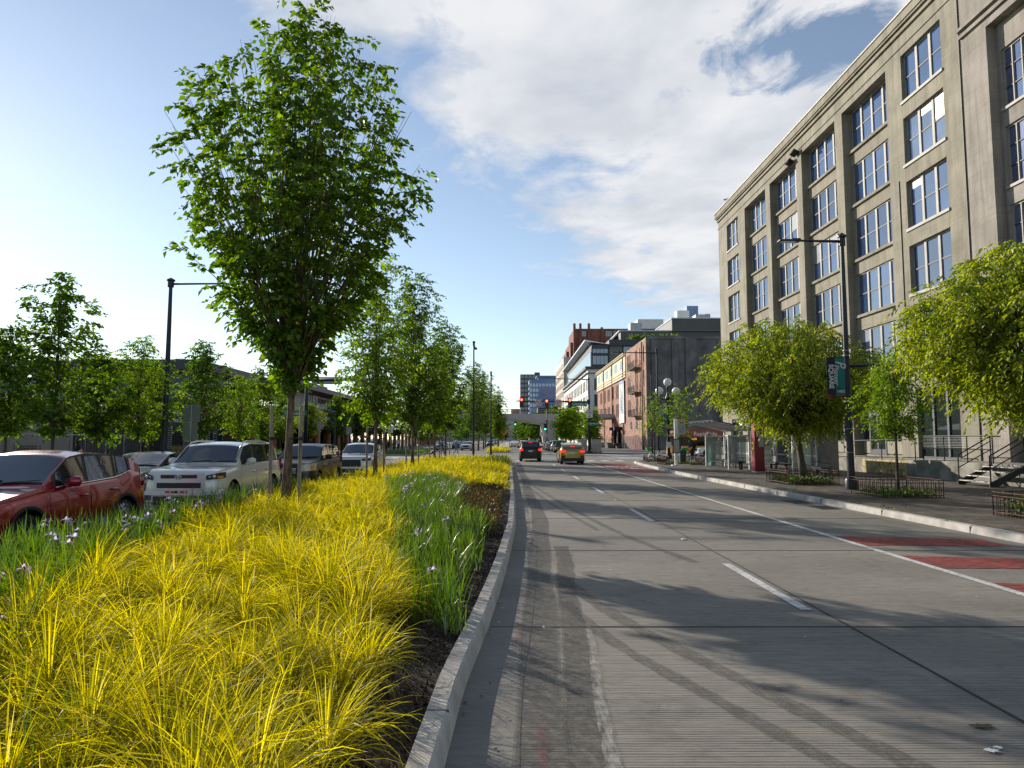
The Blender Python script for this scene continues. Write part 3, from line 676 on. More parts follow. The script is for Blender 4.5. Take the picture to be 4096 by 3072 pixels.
# right sidewalk: honey-locust like trees with hanging narrow leaves
def parasol(name, lab, loc, H, z0, Rr, seed, nl, leaf, lmt, tr=.15, group=None, lean=(0, 0)):
    e_ = [(0, .22*Rr), (.1, .42*Rr), (.25, .82*Rr), (.42, 1.0*Rr), (.62, .93*Rr), (.8, .7*Rr), (.93, .4*Rr), (1, .15*Rr)]
    return tree(name, lab, loc, H, z0, e_, tr, 420, leaf, nl, lmt, seed, vase=.15, droop=.75, width=.42, interior=.18, reach=.45, tight=1, lean=lean, barkm=bark2, twig=.72, flat=.3, start=.22, clump=17, group=group, bow=1.0)
parasol('shade_tree', 'wide round yellow green shade tree in the fenced pit beside the bus shelter', (11.45, 26.6, .15), 6.75, 2.05, 3.7, 201, 60000, .135, lm_yel, .15, lean=(0, 2.0))
parasol('shade_tree', 'big yellow green shade tree cut by the right edge of the picture', (12.15, 15.4, .15), 6.3, 2.4, 2.95, 202, 75000, .125, lm_yel, .15)
tree('young_tree', 'small bright green sapling in the fenced pit between the two shade trees', (11.55, 20.4, .15), 4.35, 1.9, [(0, .4), (.2, .85), (.5, 1.05), (.75, .75), (1, .15)], .055, 70, .11, 6500, lm_bri, 211, vase=.6, droop=.45, width=.4, twig=.5, barkm=bark2)
tree('young_tree', 'sapling with light green leaves behind the parked green bicycle', (11.25, 53.0, .15), 5.6, 2.0, [(0, .7), (.25, 1.35), (.5, 1.2), (.75, .7), (1, .15)], .06, 40, .15, 1500, lm_bri, 212, vase=.5, droop=.3, width=.45, twig=.55, barkm=bark2)
tree('young_tree', 'sapling with light green leaves right of the globe lamp', (11.75, 47.0, .15), 5.4, 1.9, [(0, .7), (.25, 1.45), (.5, 1.3), (.75, .8), (1, .15)], .06, 40, .14, 1600, lm_bri, 213, vase=.5, droop=.3, width=.45, twig=.55, barkm=bark2)
# far right trees before and after the footbridge
far = [(8.6, 104, 6.6, 2.0, lm_bri, 'leafy light green tree nearest behind the parked row'), (9.9, 110, 7.2, 2.3, lm_bri, 'leafy light green tree under the right end of the footbridge'),
 (12.6, 106, 6.8, 2.2, lm_bri, 'leafy light green tree beside the white building corner'), (11.2, 118, 8.0, 2.4, lm_bri, 'taller light green tree behind the parked cars'),
 (10.6, 150, 9.5, 3.2, lm_dark, 'dark tree right behind the footbridge pillar'), (6.4, 165, 8.6, 3.0, lm_mid, 'green tree seen left of the footbridge pillar'),
 (5.2, 200, 9.0, 3.2, lm_mid, 'green tree beyond the footbridge, second left of the pillar'), (3.8, 240, 9.0, 3.0, lm_far, 'green tree far down the street, third left of the pillar'),
 (-4.0, 200, 11, 3.2, lm_far, 'dark leafy tree far left beyond the footbridge'), (-2.6, 260, 8, 2.8, lm_far, 'low tree in the distant median')]
for i, (x, y, H, sc, lmt, lab) in enumerate(far):
    e_ = [(0, .6*sc), (.2, .95*sc), (.5, 1.0*sc), (.75, .7*sc), (1, .15*sc)]
    tree('background_tree', lab, (x, y, .1), H, 1.8, e_, .14, 45, .34 if y < 140 else .5, 4200, lmt, 300+i, vase=.5, droop=.3, width=.5, group='trees down the street', twig=.8, limbs=y < 140)
q = random.Random(5)
for i in range(9):
    x = -13-q.uniform(0, 14); y = 165+i*17
    tree('background_tree', f'hazy tree mass far down the left side', (x, y, .1), q.uniform(8, 11), 1.8, [(0, 2.2), (.3, 3.6), (.6, 3.4), (1, .6)], .2, 35, .6, 2200, lm_far, 330+i, vase=.5, width=.5, group='distant trees on the left side of the street', twig=1.2, limbs=False)
# ground planting strips on the left side
hedm = leafmat('hedge_leaves', (.05, .10, .015), (.16, .25, .035), .4)
def hedge(name, lab, x0, x1, y0, y1, h, nb, wd):
    b = MB(); b.bb(x0, x1, y0, y1, 0, .16)
    s_ = b.build('planter_curb', curbm, kind='structure')
    n = int((x1-x0)*(y1-y0)*nb); X = rng.uniform(x0+.15, x1-.15, n); Y = rng.uniform(y0+.15, y1-.15, n)
    hh = h*(.75+.25*np.sin(X*2.1+Y*.8)*np.sin(Y*1.3))
    V = ribbons(np.stack([X, Y, np.full(n, .14)+hh*rng.uniform(0, .5, n)], 1), rng.uniform(0, 6.28, n), hh*rng.uniform(.5, 1.1, n), rng.uniform(0, .7, n), rng.uniform(.3, 1.6, n), np.full(n, wd), 3, rng.normal(0, .7, n))
    o = tris(name, V, hedm, per=7, faces=ribfaces(3), kind='stuff'); tag(o, lab, 'ground cover')
hedge('roadside_planting', 'green grassy planting strip under the trees across the left roadway', -19.5, -15.6, 18, 62, .85, 170, .035)
hedge('roadside_planting', 'low green planting bed in front of the timber colonnade', -14.4, -10.2, 76, 92, .45, 120, .05)
hedge('roadside_planting', 'green bushes behind the timber posts', -27.5, -25.0, 84, 150, 1.3, 45, .10)
# ================================================================ BUILDINGS
def wallgrid(b, O, u, n, U0, U1, Z0, Z1, ops, depth, mi=0, rmi=0):
    O, u, n = Vector(O), Vector(u), Vector(n); P = lambda a, z, d=0: tuple(O+u*a+n*(-d)+Vector((0, 0, z)))
    us = sorted({U0, U1} | {min(max(o[i], U0), U1) for o in ops for i in (0, 1)}); zs = sorted({Z0, Z1} | {min(max(o[i], Z0), Z1) for o in ops for i in (2, 3)})
    for i in range(len(us)-1):
        for j in range(len(zs)-1):
            uc, zc_ = (us[i]+us[i+1])/2, (zs[j]+zs[j+1])/2
            if any(o[0] < uc < o[1] and o[2] < zc_ < o[3] for o in ops): continue
            b.quad(P(us[i], zs[j]), P(us[i+1], zs[j]), P(us[i+1], zs[j+1]), P(us[i], zs[j+1]), mi)
    for (a, c, z0, z1) in [o[:4] for o in ops]:
        b.quad(P(a, z0), P(a, z0, depth), P(a, z1, depth), P(a, z1), rmi); b.quad(P(c, z0), P(c, z1), P(c, z1, depth), P(c, z0, depth), rmi)
        b.quad(P(a, z1), P(a, z1, depth), P(c, z1, depth), P(c, z1), rmi); b.quad(P(a, z0), P(c, z0), P(c, z0, depth), P(a, z0, depth), rmi)
def obox(b, O, u, n, a0, a1, z0, z1, d0, d1, mi=0):
    O, u, n = Vector(O), Vector(u), Vector(n); vs = [tuple(O+u*a+n*d+Vector((0, 0, z))) for a in (a0, a1) for d in (d0, d1) for z in (z0, z1)]
    b.add(vs, [(0,1,3,2),(4,6,7,5),(0,4,5,1),(2,3,7,6),(0,2,6,4),(1,5,7,3)], mi)
def window(parent, O, u, n, rect, depth, cols=2, rows=2, fm_=None, gm=None, fw=.07, mull=.06, rail=.05, sill=0, name='window', dark=None, pro=.07):
    a0, a1, z0, z1 = rect; b = MB(); d0, d1 = -depth+.0, -depth+pro
    for (p, q_, r_, s_) in ((a0, a1, z0, z0+fw), (a0, a1, z1-fw, z1)): obox(b, O, u, n, p, q_, r_, s_, d0, d1)
    for (p, q_) in ((a0, a0+fw), (a1-fw, a1)): obox(b, O, u, n, p, q_, z0+fw, z1-fw, d0, d1)
    for i in range(1, cols):
        c = a0+(a1-a0)*i/cols; obox(b, O, u, n, c-mull/2, c+mull/2, z0+fw, z1-fw, d0, d1+.02 if pro > .03 else d1)
    mi = 1 if dark else 0
    for j in range(1, rows):
        c = z0+(z1-z0)*j/rows
        for i in range(cols):
            p = a0+(a1-a0)*i/cols+(mull/2 if i else fw); q_ = a0+(a1-a0)*(i+1)/cols-(mull/2 if i < cols-1 else fw)
            obox(b, O, u, n, p, q_, c-rail/2, c+rail/2, d0, d1-.01, mi)
    if sill: obox(b, O, u, n, a0-.08, a1+.08, z0-sill, z0-.002, -depth+.002, .07, 0)
    w_ = b.build(name, [fm_, dark] if dark else fm_, parent, world=True)
    b = MB(); Ov, uv, nv = Vector(O), Vector(u), Vector(n); P = lambda a, z: tuple(Ov+uv*a+nv*(-depth+min(.02, pro*.3))+Vector((0, 0, z)))
    b.quad(P(a0, z0), P(a1, z0), P(a1, z1), P(a0, z1)); b.build('pane', gm, w_, world=True)
    if dark and cols < 6 and q.random() < .35:
        P2 = lambda a, z: tuple(Ov+uv*a+nv*(-depth+min(.02, pro*.3)+.006)+Vector((0, 0, z)))
        for i in range(cols):
            if q.random() < .4:
                b = MB(); zb_ = z1-(z1-z0)*q.choice((.18, .3, .5, .5)); s0 = a0+(a1-a0)*i/cols+.06; s1 = a0+(a1-a0)*(i+1)/cols-.06; b.quad(P2(s0, zb_), P2(s1, zb_), P2(s1, z1-.05), P2(s0, z1-.05)); b.build('blind', blindm, w_, world=True)
    return w_
def shell(root, x0, x1, y0, y1, z0, z1, m, name='wall', skip=''):
    b = MB()
    if 'W' not in skip: b.quad((x0, y0, z0), (x0, y1, z0), (x0, y1, z1), (x0, y0, z1))
    if 'E' not in skip: b.quad((x1, y0, z0), (x1, y1, z0), (x1, y1, z1), (x1, y0, z1))
    if 'S' not in skip: b.quad((x0, y0, z0), (x1, y0, z0), (x1, y0, z1), (x0, y0, z1))
    if 'N' not in skip: b.quad((x0, y1, z0), (x1, y1, z0), (x1, y1, z1), (x0, y1, z1))
    b.quad((x0, y0, z1), (x1, y0, z1), (x1, y1, z1), (x0, y1, z1))
    return b.build(name, m, root, world=True)
def plaster(name, col, stain=.5, streak=True):
    m = mat(name, col, .8, 0, .07, .35, .35, 3, det=9)
    return m
q = random.Random(3); blindm = mat('window_blind', (.20, .24, .28), .25, 0, .08)
# ---- olive-grey warehouse on the right
def wallmat(name, col):
    m = mat(name, col, .85, 0, .09, .5, .45, 6, det=9); t = m.node_tree; b = t.nodes['Principled BSDF']; src = b.inputs['Base Color'].links[0].from_socket
    P = t.nodes.new('ShaderNodeTexCoord').outputs['Object']
    for sc_, st, lo, hi, dk in ((2.2, (1, 1, .10), .38, .56, .74), (.8, (1, 1, 1), .30, .50, .84), (1.3, (.4, .4, 9), .36, .5, .86), (2.6, (1, 1, 1), .70, .71, 1.0)):
        g = noise(P, sc_, 8, .65, .4, sc=st, t=t); r = t.nodes.new('ShaderNodeValToRGB'); t.links.new(g, r.inputs[0]); r.color_ramp.elements[0].position = lo; r.color_ramp.elements[1].position = hi
        a_ = (dk, dk*.99, dk*.97, 1); r.color_ramp.elements[0].color = a_ if dk < 1 else (1, 1, 1, 1); r.color_ramp.elements[1].color = (1, 1, 1, 1) if dk < 1 else (.55, .52, .45, 1)
        x = t.nodes.new('ShaderNodeMix'); x.data_type = 'RGBA'; x.blend_type = 'MULTIPLY'; x.inputs['Factor'].default_value = 1; t.links.new(src, x.inputs['A']); t.links.new(r.outputs[0], x.inputs['B']); src = x.outputs['Result']
    t.links.new(src, b.inputs['Base Color']); return m
gry = wallmat('olive_grey_concrete', (.262, .243, .19))
gry2 = wallmat('grey_beige_concrete', (.285, .26, .232))
gtrim = mat('window_frame_grey', (.30, .28, .25), .6, 0, .08); gdark = mat('sash_dark', (.045, .043, .045), .6, 0, .1)
gglass = glassmat('window_glass', (.03, .07, .17), 3.0, .03, .10)
ggl = [gglass, gglass, glassmat('window_glass_pale', (.06, .11, .20), 3.0, .05, .2), glassmat('window_glass_deep', (.02, .045, .11), 2.6, .03, .15)]; q = random.Random(3)
gtop = mat('pale_coping', (.55, .50, .42), .7, 0, .1)
root = thing('warehouse', 'long six-storey olive grey concrete warehouse with recessed window bays along the right side', 'building', (20, 29, 0))
O, U, NN = (20, 0, 0), (0, 1, 0), (-1, 0, 0); TOP = 23.35; rows_ = [18.92, 15.62, 12.32, 9.02, 5.72]; wh = 2.42
deep = [(34.8, 39.6), (40.5, 45.3), (46.2, 51.0), (51.9, 56.6)]; punched = [(30.2, 33.4, 3), (58.3, 61.35, 3)]
ops = [(a, c, .9, 21.36) for a, c in deep]+[(a, c, z, z+wh) for a, c, _ in punched for z in rows_]+[(30.2, 33.4, .92, 4.3), (58.5, 61.2, .9, 3.6)]
b = MB(); wallgrid(b, O, U, NN, 28.88, 63.8, 0, TOP, ops, .44)
O2 = (20.44, 0, 0)
for a, c in deep: wallgrid(b, O2, U, NN, a, c, .9, 21.36, [(a+.12, c-.12, z, z+wh) for z in rows_]+[(a+.12, c-.12, 1.0, 4.5)], .16)
b.quad((20, 63.8, 0), (45, 63.8, 0), (45, 63.8, TOP), (20, 63.8, TOP)); b.quad((20, 28.88, TOP), (45, 28.88, TOP), (45, 63.8, TOP), (20, 63.8, TOP)); b.quad((45, 28.88, 0), (45, 63.8, 0), (45, 63.8, TOP), (45, 28.88, TOP))
b.build('wall', gry, root, world=True)
b = MB()
for z0, z1, d in ((21.75, 21.83, .05), (22.45, 22.62, .12), (22.72, 22.84, .2), (22.84, 23.28, .26)): obox(b, O, U, NN, 28.90, 63.8+d, z0, z1, .002, d)
b.build('cornice', gry, root, world=True)
b = MB(); obox(b, O, U, NN, 28.90, 64.12, 23.282, 23.37, -.3, .32); b.build('coping', gtop, root, world=True)
for a, c in deep:
    for z in rows_:
        window(root, O2, U, NN, (a+.12, c-.12, z, z+wh), .14, 4, 2, gtrim, q.choice(ggl), .07, .17, .07, 0, dark=gdark, pro=.05)
        bb_ = MB(); obox(bb_, O2, U, NN, a+.02, c-.02, z-.16, z-.004, .002, .14); bb_.build('sill', gry, root, world=True)
for a, c, k in punched:
    for z in rows_:
        window(root, O, U, NN, (a, c, z, z+wh), .22, k, 2, gtrim, q.choice(ggl), .07, .17, .07, .14, dark=gdark, pro=.05)
shopg = glassmat('shop_glass', (.02, .028, .028), 1.7, .03, .05)
for a, c in deep: window(root, O2, U, NN, (a+.12, c-.12, 1.0, 4.5), .14, 4, 1, mat('charcoal_frame', (.055, .06, .07), .5, 0, .1), shopg, .10, .14, .07, 0, 'storefront')
window(root, O, U, NN, (30.2, 33.4, .92, 4.3), .22, 3, 1, MATS['charcoal_frame'], shopg, .1, .14, .07, 0, 'storefront')
window(root, O, U, NN, (58.5, 61.2, .9, 3.6), .22, 2, 1, MATS['charcoal_frame'], shopg, .1, .14, .07, 0, 'storefront')
pnl = mat('beige_panel', (.24, .22, .17), .7, 0, .06)
b = MB()
for a, c in deep:                                  # panelled bulkheads
    for i in range(4):
        b = MB(); s0 = a+.2+(c-a-.3)*i/4; obox(b, O2, U, NN, s0, s0+(c-a-.3)/4-.1, 1.06, 1.72, -.08, -.01); b.build('bulkhead_panel', pnl, root, world=True)
for a in (37.0, 42.6, 53.5):
    b = MB(); obox(b, O2, U, NN, a, a+1.7, .98, 3.3, -.09, .02); obox(b, O2, U, NN, a+.02, a+1.68, 3.32, 3.42, -.09, .03); d = b.build('door', MATS['charcoal_frame'], root, world=True)
    b = MB()
    for k in (0, 1): obox(b, O2, U, NN, a+.12+.8*k, a+.76+.8*k, 1.3, 3.1, .021, .028)
    b.build('pane', shopg, d, world=True); b = MB(); obox(b, O2, U, NN, a+.80, a+.83, 1.7, 2.2, .022, .08); obox(b, O2, U, NN, a+.87, a+.90, 1.7, 2.2, .022, .08); b.build('handle', chrome, d, world=True)
b = MB(); obox(b, O, U, NN, 33.95, 34.25, 2.0, 2.6, .002, .2); b.build('mailbox', mat('box_beige', (.2, .19, .15), .6), root, world=True)
for y, z in ((45.8, 21.6), (46.6, 21.25)):
    b = MB(); b.box((19.75, y, z), (.4, .45, .32), rot=Matrix.Rotation(.5, 3, 'Y')); b.bb(19.8, 20, y-.04, y+.04, z-.05, z+.05); b.build('floodlight', black, root, world=True)
b = MB()                                            # conduit and scars
for yy, z0, z1 in ((33.95, 4.6, 15), (28.93, 0, 23.3)): obox(b, O, U, NN, yy, yy+.035, z0, z1, .004, .05)
b.build('drainpipe', gdark, root, world=True)
# ---- next section
root = thing('warehouse', 'greyer beige concrete warehouse wing with multi-pane windows cut by the right edge of the picture', 'building', (20, 20, 0))
ops = [(a, a+6.6, .9, zt) for a in (20.7, 12.6, 4.5) for zt in (19.1,)]+[(a, a+6.6, 20.4, 24.5) for a in (20.7, 12.6, 4.5)]
b = MB(); wallgrid(b, O, U, NN, 3.5, 28.86, 0, 26.5, ops, .42)
O2 = (20.42, 0, 0); rws = [15.45, 12.15, 8.85, 5.55]
for a in (20.7, 12.6, 4.5):
    wallgrid(b, O2, U, NN, a, a+6.6, .9, 19.1, [(a+.2, a+6.4, z, z+2.5) for z in rws], .18); wallgrid(b, O2, U, NN, a, a+6.6, 20.4, 24.5, [(a+.2, a+6.4, 20.9, 23.9)], .18)
b.quad((20, 28.86, 23.3), (45, 28.86, 23.3), (45, 28.86, 26.5), (20, 28.86, 26.5)); b.quad((20, 3.5, 26.5), (45, 3.5, 26.5), (45, 28.86, 26.5), (20, 28.86, 26.5)); b.quad((20, 3.5, 0), (45, 3.5, 0), (45, 3.5, 26.5), (20, 3.5, 26.5))
b.build('wall', gry2, root, world=True)
b = MB()
for z0, z1, d in ((19.45, 19.62, .12), (19.75, 19.9, .2)): obox(b, O, U, NN, 3.5, 28.84, z0, z1, .002, d)
b.build('string_course', gry2, root, world=True)
for a in (20.7, 12.6, 4.5):
    for z in rws+[20.9]:
        wz = 2.5 if z < 20 else 3.0
        window(root, O2, U, NN, (a+.2, a+6.4, z, z+wz), .16, 12, 3, gtrim, gglass, .07, .05, .05, .12, dark=gdark)
# ---- loading dock in front
dock = mat('dock_concrete', (.20, .195, .17), .85, 0, .3, 1.2, .4, 20, det=8)
b = MB(); b.bb(18.2, 20, 3, 30.5, .1, .92); b.add([(18.3, 30.5, .1), (20, 30.5, .1), (20, 63, .1), (18.3, 63, .1), (18.3, 30.5, .9), (20, 30.5, .9), (20, 63, .42), (18.3, 63, .42)], [(4, 5, 6, 7), (0, 4, 7, 3), (3, 7, 6, 2), (0, 1, 5, 4)])
o = b.build('loading_dock', dock, bevel=.02); tag(o, 'raised concrete loading dock ledge running along the foot of the right warehouse', 'loading dock')
b = MB(); b.bb(18.285, 18.298, 31.5, 35.5, .17, .84); o = b.build('painted_kerb_face', worn('faded_yellow', (.50, .39, .17), .38, .52, 5)); tag(o, 'faded yellow painted patch on the dock ledge', 'painted patch')
def rail(name, lab, pts, zb, h, nmid, posts, r=.024, group=None, m=None, wires=0):
    root = thing(name, lab, 'railing', (pts[0][0], pts[0][1], zb), 0, group); m = m or black
    b = MB(); P = [Vector((p[0], p[1], p[2] if len(p) > 2 else zb)) for p in pts]
    b.tube([p+Vector((0, 0, h)) for p in P], r, 8); b.build('top_rail', m, root, world=True)
    b = MB()
    for k in range(nmid): b.tube([p+Vector((0, 0, h*(k+1)/(nmid+1))) for p in P], r*.8, 6)
    if nmid: b.build('mid_rail', m, root, world=True)
    for i in range(posts):
        t = i/(posts-1)*(len(P)-1); k = min(int(t), len(P)-2); p = P[k].lerp(P[k+1], t-k); b = MB(); b.tube([p, p+Vector((0, 0, h))], r, 8); b.build('post', m, root, world=True)
    if wires:
        b = MB()
        for k in range(wires): b.tube([p+Vector((0, 0, h*(.5+.5*(k+1)/(wires+1)))) for p in P], .006, 4)
        b.build('cable', steel, root, world=True)
    return root
rail('dock_railing', 'black railing with horizontal cables on the dock left of the metal steps', [(18.35, 30.3), (18.35, 25.95)], .92, 1.05, 1, 4, wires=7)
rail('dock_railing', 'black railing on the dock right of the metal steps', [(18.35, 24.1), (18.35, 12)], .92, 1.05, 1, 5)
rail('dock_railing', 'low black handrail posts on the sloping part of the dock', [(18.4, 60, .45), (18.4, 45, .68), (18.4, 31, .9)], .42, .95, 0, 11)
# steel steps
root = thing('metal_steps', 'dark steel steps with pipe handrails climbing to the dock', 'steps', (17.1, 25.0, .146))
for s_ in (24.15, 25.85):
    b = MB(); b.add([(16.9, s_-.02, .15), (17.15, s_-.02, .15), (18.2, s_-.02, .72), (18.2, s_-.02, .92), (16.9, s_-.02, .3), (16.9, s_+.02, .15), (17.15, s_+.02, .15), (18.2, s_+.02, .72), (18.2, s_+.02, .92), (16.9, s_+.02, .3)], [(0,1,2,3,4), (9,8,7,6,5), (0,4,9,5), (4,3,8,9), (1,6,7,2), (2,7,8,3), (0,5,6,1)])
    b.build('stringer', mat('dark_steel', (.05, .052, .058), .5, .4, .15), root, world=True)
for k in range(4):
    b = MB(); b.bb(16.93+.30*k, 17.22+.30*k, 24.18, 25.82, .30+.17*k, .335+.17*k); b.build('step', mat('step_plate', (.34, .34, .33), .6, .5, .2), root, world=True)
for s_ in (24.15, 25.85):
    b = MB()
    b.tube([(16.95, s_, .2), (16.95, s_, 1.25), (18.2, s_, 1.95), (18.6, s_, 1.95)], .025, 8); b.tube([(16.95, s_, .78), (18.2, s_, 1.45)], .02, 6); b.tube([(18.2, s_, .8), (18.2, s_, 1.95)], .025, 8); b.tube([(17.05, s_-.02, 1.13), (18.2, s_-.02, 1.78)], .02, 6)
    b.build('handrail', black, root, world=True)
# ---- brick building beyond the intersection
brick = mat('painted_brick', (.28, .135, .095), .85, 0, .28, 1.1, .5, 25, det=9); brick2 = mat('pale_brick', (.30, .16, .115), .85, 0, .25, .9, .5, 25, det=9)
dkbrick = mat('dark_brick_wall', (.135, .13, .128), .85, 0, .22, .5, .6, 12, det=9)
cream = mat('cream_stucco', (.62, .53, .36), .7, 0, .05, .6); bglass = glassmat('bright_glass', (.15, .25, .35), 2.6, .05); dglass = glassmat('dark_glass', (.015, .018, .022), 1.6, .05)
root = thing('brick_building', 'old brick building with arched windows, cream upper storey and dark side wall beyond the crossing', 'building', (21.2, 105, 0))
O, U, NN = (21.2, 0, 0), (0, 1, 0), (-1, 0, 0)
sash_and_shade = mat('sash_and_reveal_shade', (.02, .018, .017), .7, 0, .1)  # black sash colour, also laid on the reveals to paint in jamb shade
arch1 = []
for z in (6.1, 10.2, 14.0): arch1 += [(a, a+.62, z, z+2.6) for a in (106.5, 108.4, 109.5, 112.2, 113.3, 118.5, 119.7, 120.9)]
b = MB(); wallgrid(b, O, U, NN, 105, 123.5, 0, 17.6, arch1+[(112.5, 114.3, 3.4, 4.9), (117.5, 119.3, 3.4, 4.9)], .10, 0, 1); b.build('wall', [brick2, sash_and_shade], root, world=True)
arch2 = [(126+g*5.8+k*1.25, 126+g*5.8+k*1.25+.72, z, z+2.5) for z in (6.2, 9.9) for g in range(6) for k in range(3) if not (g == 0 and False)]
b = MB(); wallgrid(b, O, U, NN, 123.5, 163, 0, 13.0, arch2, .10, 0, 1); b.build('wall', [brick, sash_and_shade], root, world=True)
b = MB()
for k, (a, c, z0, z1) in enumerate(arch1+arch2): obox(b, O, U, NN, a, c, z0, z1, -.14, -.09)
b.build('window', sash_and_shade, root, world=True, kind=None)
b = MB()
for (a, c, z0, z1) in arch1+arch2: obox(b, O, U, NN, a-.08, c+.08, z0-.14, z0-.003, .002, .1)
b.build('window_sill', brick2, root, world=True)
b = MB()
for (a, c, z0, z1) in arch1+arch2:                        # arched heads: quarter fillets in the upper corners
    for sgn in (0, 1):
        e0 = a if sgn == 0 else c; cx = (a+c)/2; h = (c-a)/2; vs = [(21.19, e0, z1)]+[(21.19, cx+(h*math.cos(t))*(-1 if sgn == 0 else 1), z1-h+h*math.sin(t)) for t in np.linspace(0, math.pi/2, 6)]
        b.add(vs, [tuple(range(len(vs)))])
b.build('arch_head', brick, root, world=True)
b = MB(); obox(b, O, U, NN, 123.45, 163.1, 13.0, 17.7, -1.0, .12); 
for z in (13.0, 13.5, 14.0, 17.0, 17.4): obox(b, O, U, NN, 123.4, 163.15, z, z+.12, .122, .26 if z < 17 else .45)
b.build('upper_storey', cream, root, world=True)
for a in (125.5, 132.5, 138.5, 144.8, 151.5, 157.5):
    window(root, (21.08, 0, 0), U, NN, (a, a+3.6, 14.7, 16.5), -.01, 4, 1, cream, bglass, .08, .07, pro=.012)
for a in (112.5, 117.5): window(root, O, U, NN, (a, a+1.8, 3.4, 4.9), .09, 2, 2, mat('old_frame', (.3, .2, .16), .7), bglass, .1, .08, .06, .15)
b = MB(); b.quad((21.2, 105, 0), (60, 105, 0), (60, 105, 17.6), (21.2, 105, 17.6)); b.quad((21.2, 105, 17.6), (60, 105, 17.6), (60, 163, 17.6), (21.2, 163, 17.6))
b.quad((21.2, 163, 0), (60, 163, 0), (60, 163, 17.6), (21.2, 163, 17.6))
for x in (22.0, 25.2, 27.3, 32.4, 38.8): b.bb(x, x+(1.7 if x == 27.3 else .9), 104.72, 104.998, 0 if x > 26 else 0, 17.2 if x != 27.3 else 17.6)
b.bb(21.2, 60, 104.9, 104.998, 8.6, 8.95); b.bb(21.2, 60, 104.85, 104.998, 17.3, 17.75)
b.build('side_wall', dkbrick, root, world=True)
b = MB()
for yy in (107.4, 125.6, 139.0, 151.0): b.tube([(21.0, yy, .2), (21.0, yy, 17.2)], .11, 8)
b.build('drainpipe', mat('pipe_brown', (.14, .08, .06), .6), root, world=True)
for yy in (133, 128): b = MB(); b.tube([(20.6, yy, .2), (20.6, yy, 3.6)], .35, 8); b.bb(19.6, 21.1, yy-.8, yy+.8, 3.5, 4.1); b.build('vent_hood', black, root, world=True)
fe = MB()
for z in (4.9+.6, 9.3, 13.3):
    obox(fe, O, U, NN, 109.2, 115.2, z, z+.08, .05, 1.15)
    for k in range(6): obox(fe, O, U, NN, 109.2, 115.2, z+.2*k+.15, z+.2*k+.18, 1.12, 1.15)
    for yy in np.linspace(109.2, 115.2, 14): obox(fe, O, U, NN, yy, yy+.03, z, z+1.2, 1.10, 1.15)
    for e_ in (109.2, 115.17):
        for k in range(6): obox(fe, O, U, NN, e_, e_+.03, z+.2*k+.15, z+.2*k+.18, .05, 1.12)
for z in (5.5, 9.3):
    for o_ in (0, .5): fe.tube([(20.6-o_, 110, z+.1), (20.6-o_, 113.8, z+3.9)], .04, 5)
    for k in range(12): fe.tube([(20.6, 110+.32*k, z+.25+.32*k), (20.1, 110+.32*k, z+.25+.32*k)], .025, 4)
fe.build('fire_escape', black, root, world=True)
# banner with a tower picture
root2 = thing('wall_banner', 'tall blue and white banner with a pale tower picture hanging on the brick facade', 'banner', (21.0, 124.2, 4.8))
b = MB(); b.bb(20.93, 21.0, 124.2, 129.6, 6.4, 12.0, 0); b.bb(20.93, 21.0, 124.2, 129.6, 4.8, 6.4, 1); b.bb(20.93, 21.0, 124.2, 129.6, 12.0, 12.6, 2)
b.build('cloth', [mat('banner_blue', (.30, .42, .60), .7, 0, .25, .25, col2=(.62, .62, .58)), white, mat('banner_sky', (.16, .30, .60), .7, 0, .1)], root2, world=True)
b = MB(); b.add([(20.92, 127.9, 7.2), (20.92, 126.9, 7.2), (20.92, 127.2, 11.4), (20.92, 127.7, 11.2)], [(0, 1, 2, 3)])
for k in range(9): b.quad((20.92, 127.1-.1*k+.4, 7.2+.42*k), (20.92, 125.6+.05*k, 7.1+.40*k), (20.92, 125.6+.05*k, 7.28+.40*k), (20.92, 127.5-.1*k, 7.42+.42*k))
b.build('printed_tower', mat('tower_grey', (.12, .15, .2), .7), root2, world=True)
text('THE ALASKAN', .62, white, root2, (-.09, 2.5, 2.1), (90, 0, -90), 'lettering', sx=.9); text('A NEW METROPOLIS', .44, white, root2, (-.09, 2.7, 7.5), (90, 0, -90), 'lettering', sx=.9)
# ---- white and glass building
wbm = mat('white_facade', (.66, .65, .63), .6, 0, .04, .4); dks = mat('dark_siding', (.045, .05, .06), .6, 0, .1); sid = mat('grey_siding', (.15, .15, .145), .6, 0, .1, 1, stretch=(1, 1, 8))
blg = glassmat('blue_glass', (.05, .09, .16), 2.2, .04, .1); sky_g = glassmat('sky_glass', (.20, .28, .36), 2.6, .05)
root = thing('office_building', 'white classical office block with a dark glass penthouse added above it', 'building', (21.2, 183, 0))
O = (21.2, 0, 0); ops = [(184.2+4.6*k, 184.2+4.6*k+(3.0 if k % 2 else 2.2), z, z+3.0) for z in (2.0, 6.4, 10.6, 14.9) for k in range(16)]
b = MB(); wallgrid(b, O, U, NN, 183, 262, 0, 20.6, ops, .13, 0, 1); OS, US, NS = (0, 183, 0), (1, 0, 0), (0, -1, 0)  # street-side reveals take the dark siding colour as painted-in shade
ops2 = [(x, x+2.6, z, z+3.2) for z in (1.6, 6.4, 10.6, 14.9) for x in (22.9, 28.2, 33.5, 38.8)]
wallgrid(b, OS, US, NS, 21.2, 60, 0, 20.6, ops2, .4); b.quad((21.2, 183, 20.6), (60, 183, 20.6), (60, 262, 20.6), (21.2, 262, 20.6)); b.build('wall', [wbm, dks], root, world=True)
b = MB(); b.bb(20.5, 60, 182.3, 262, 20.6, 21.3); b.bb(20.7, 60, 182.5, 262, 19.4, 19.6); b.build('cornice', dks, root, world=True)
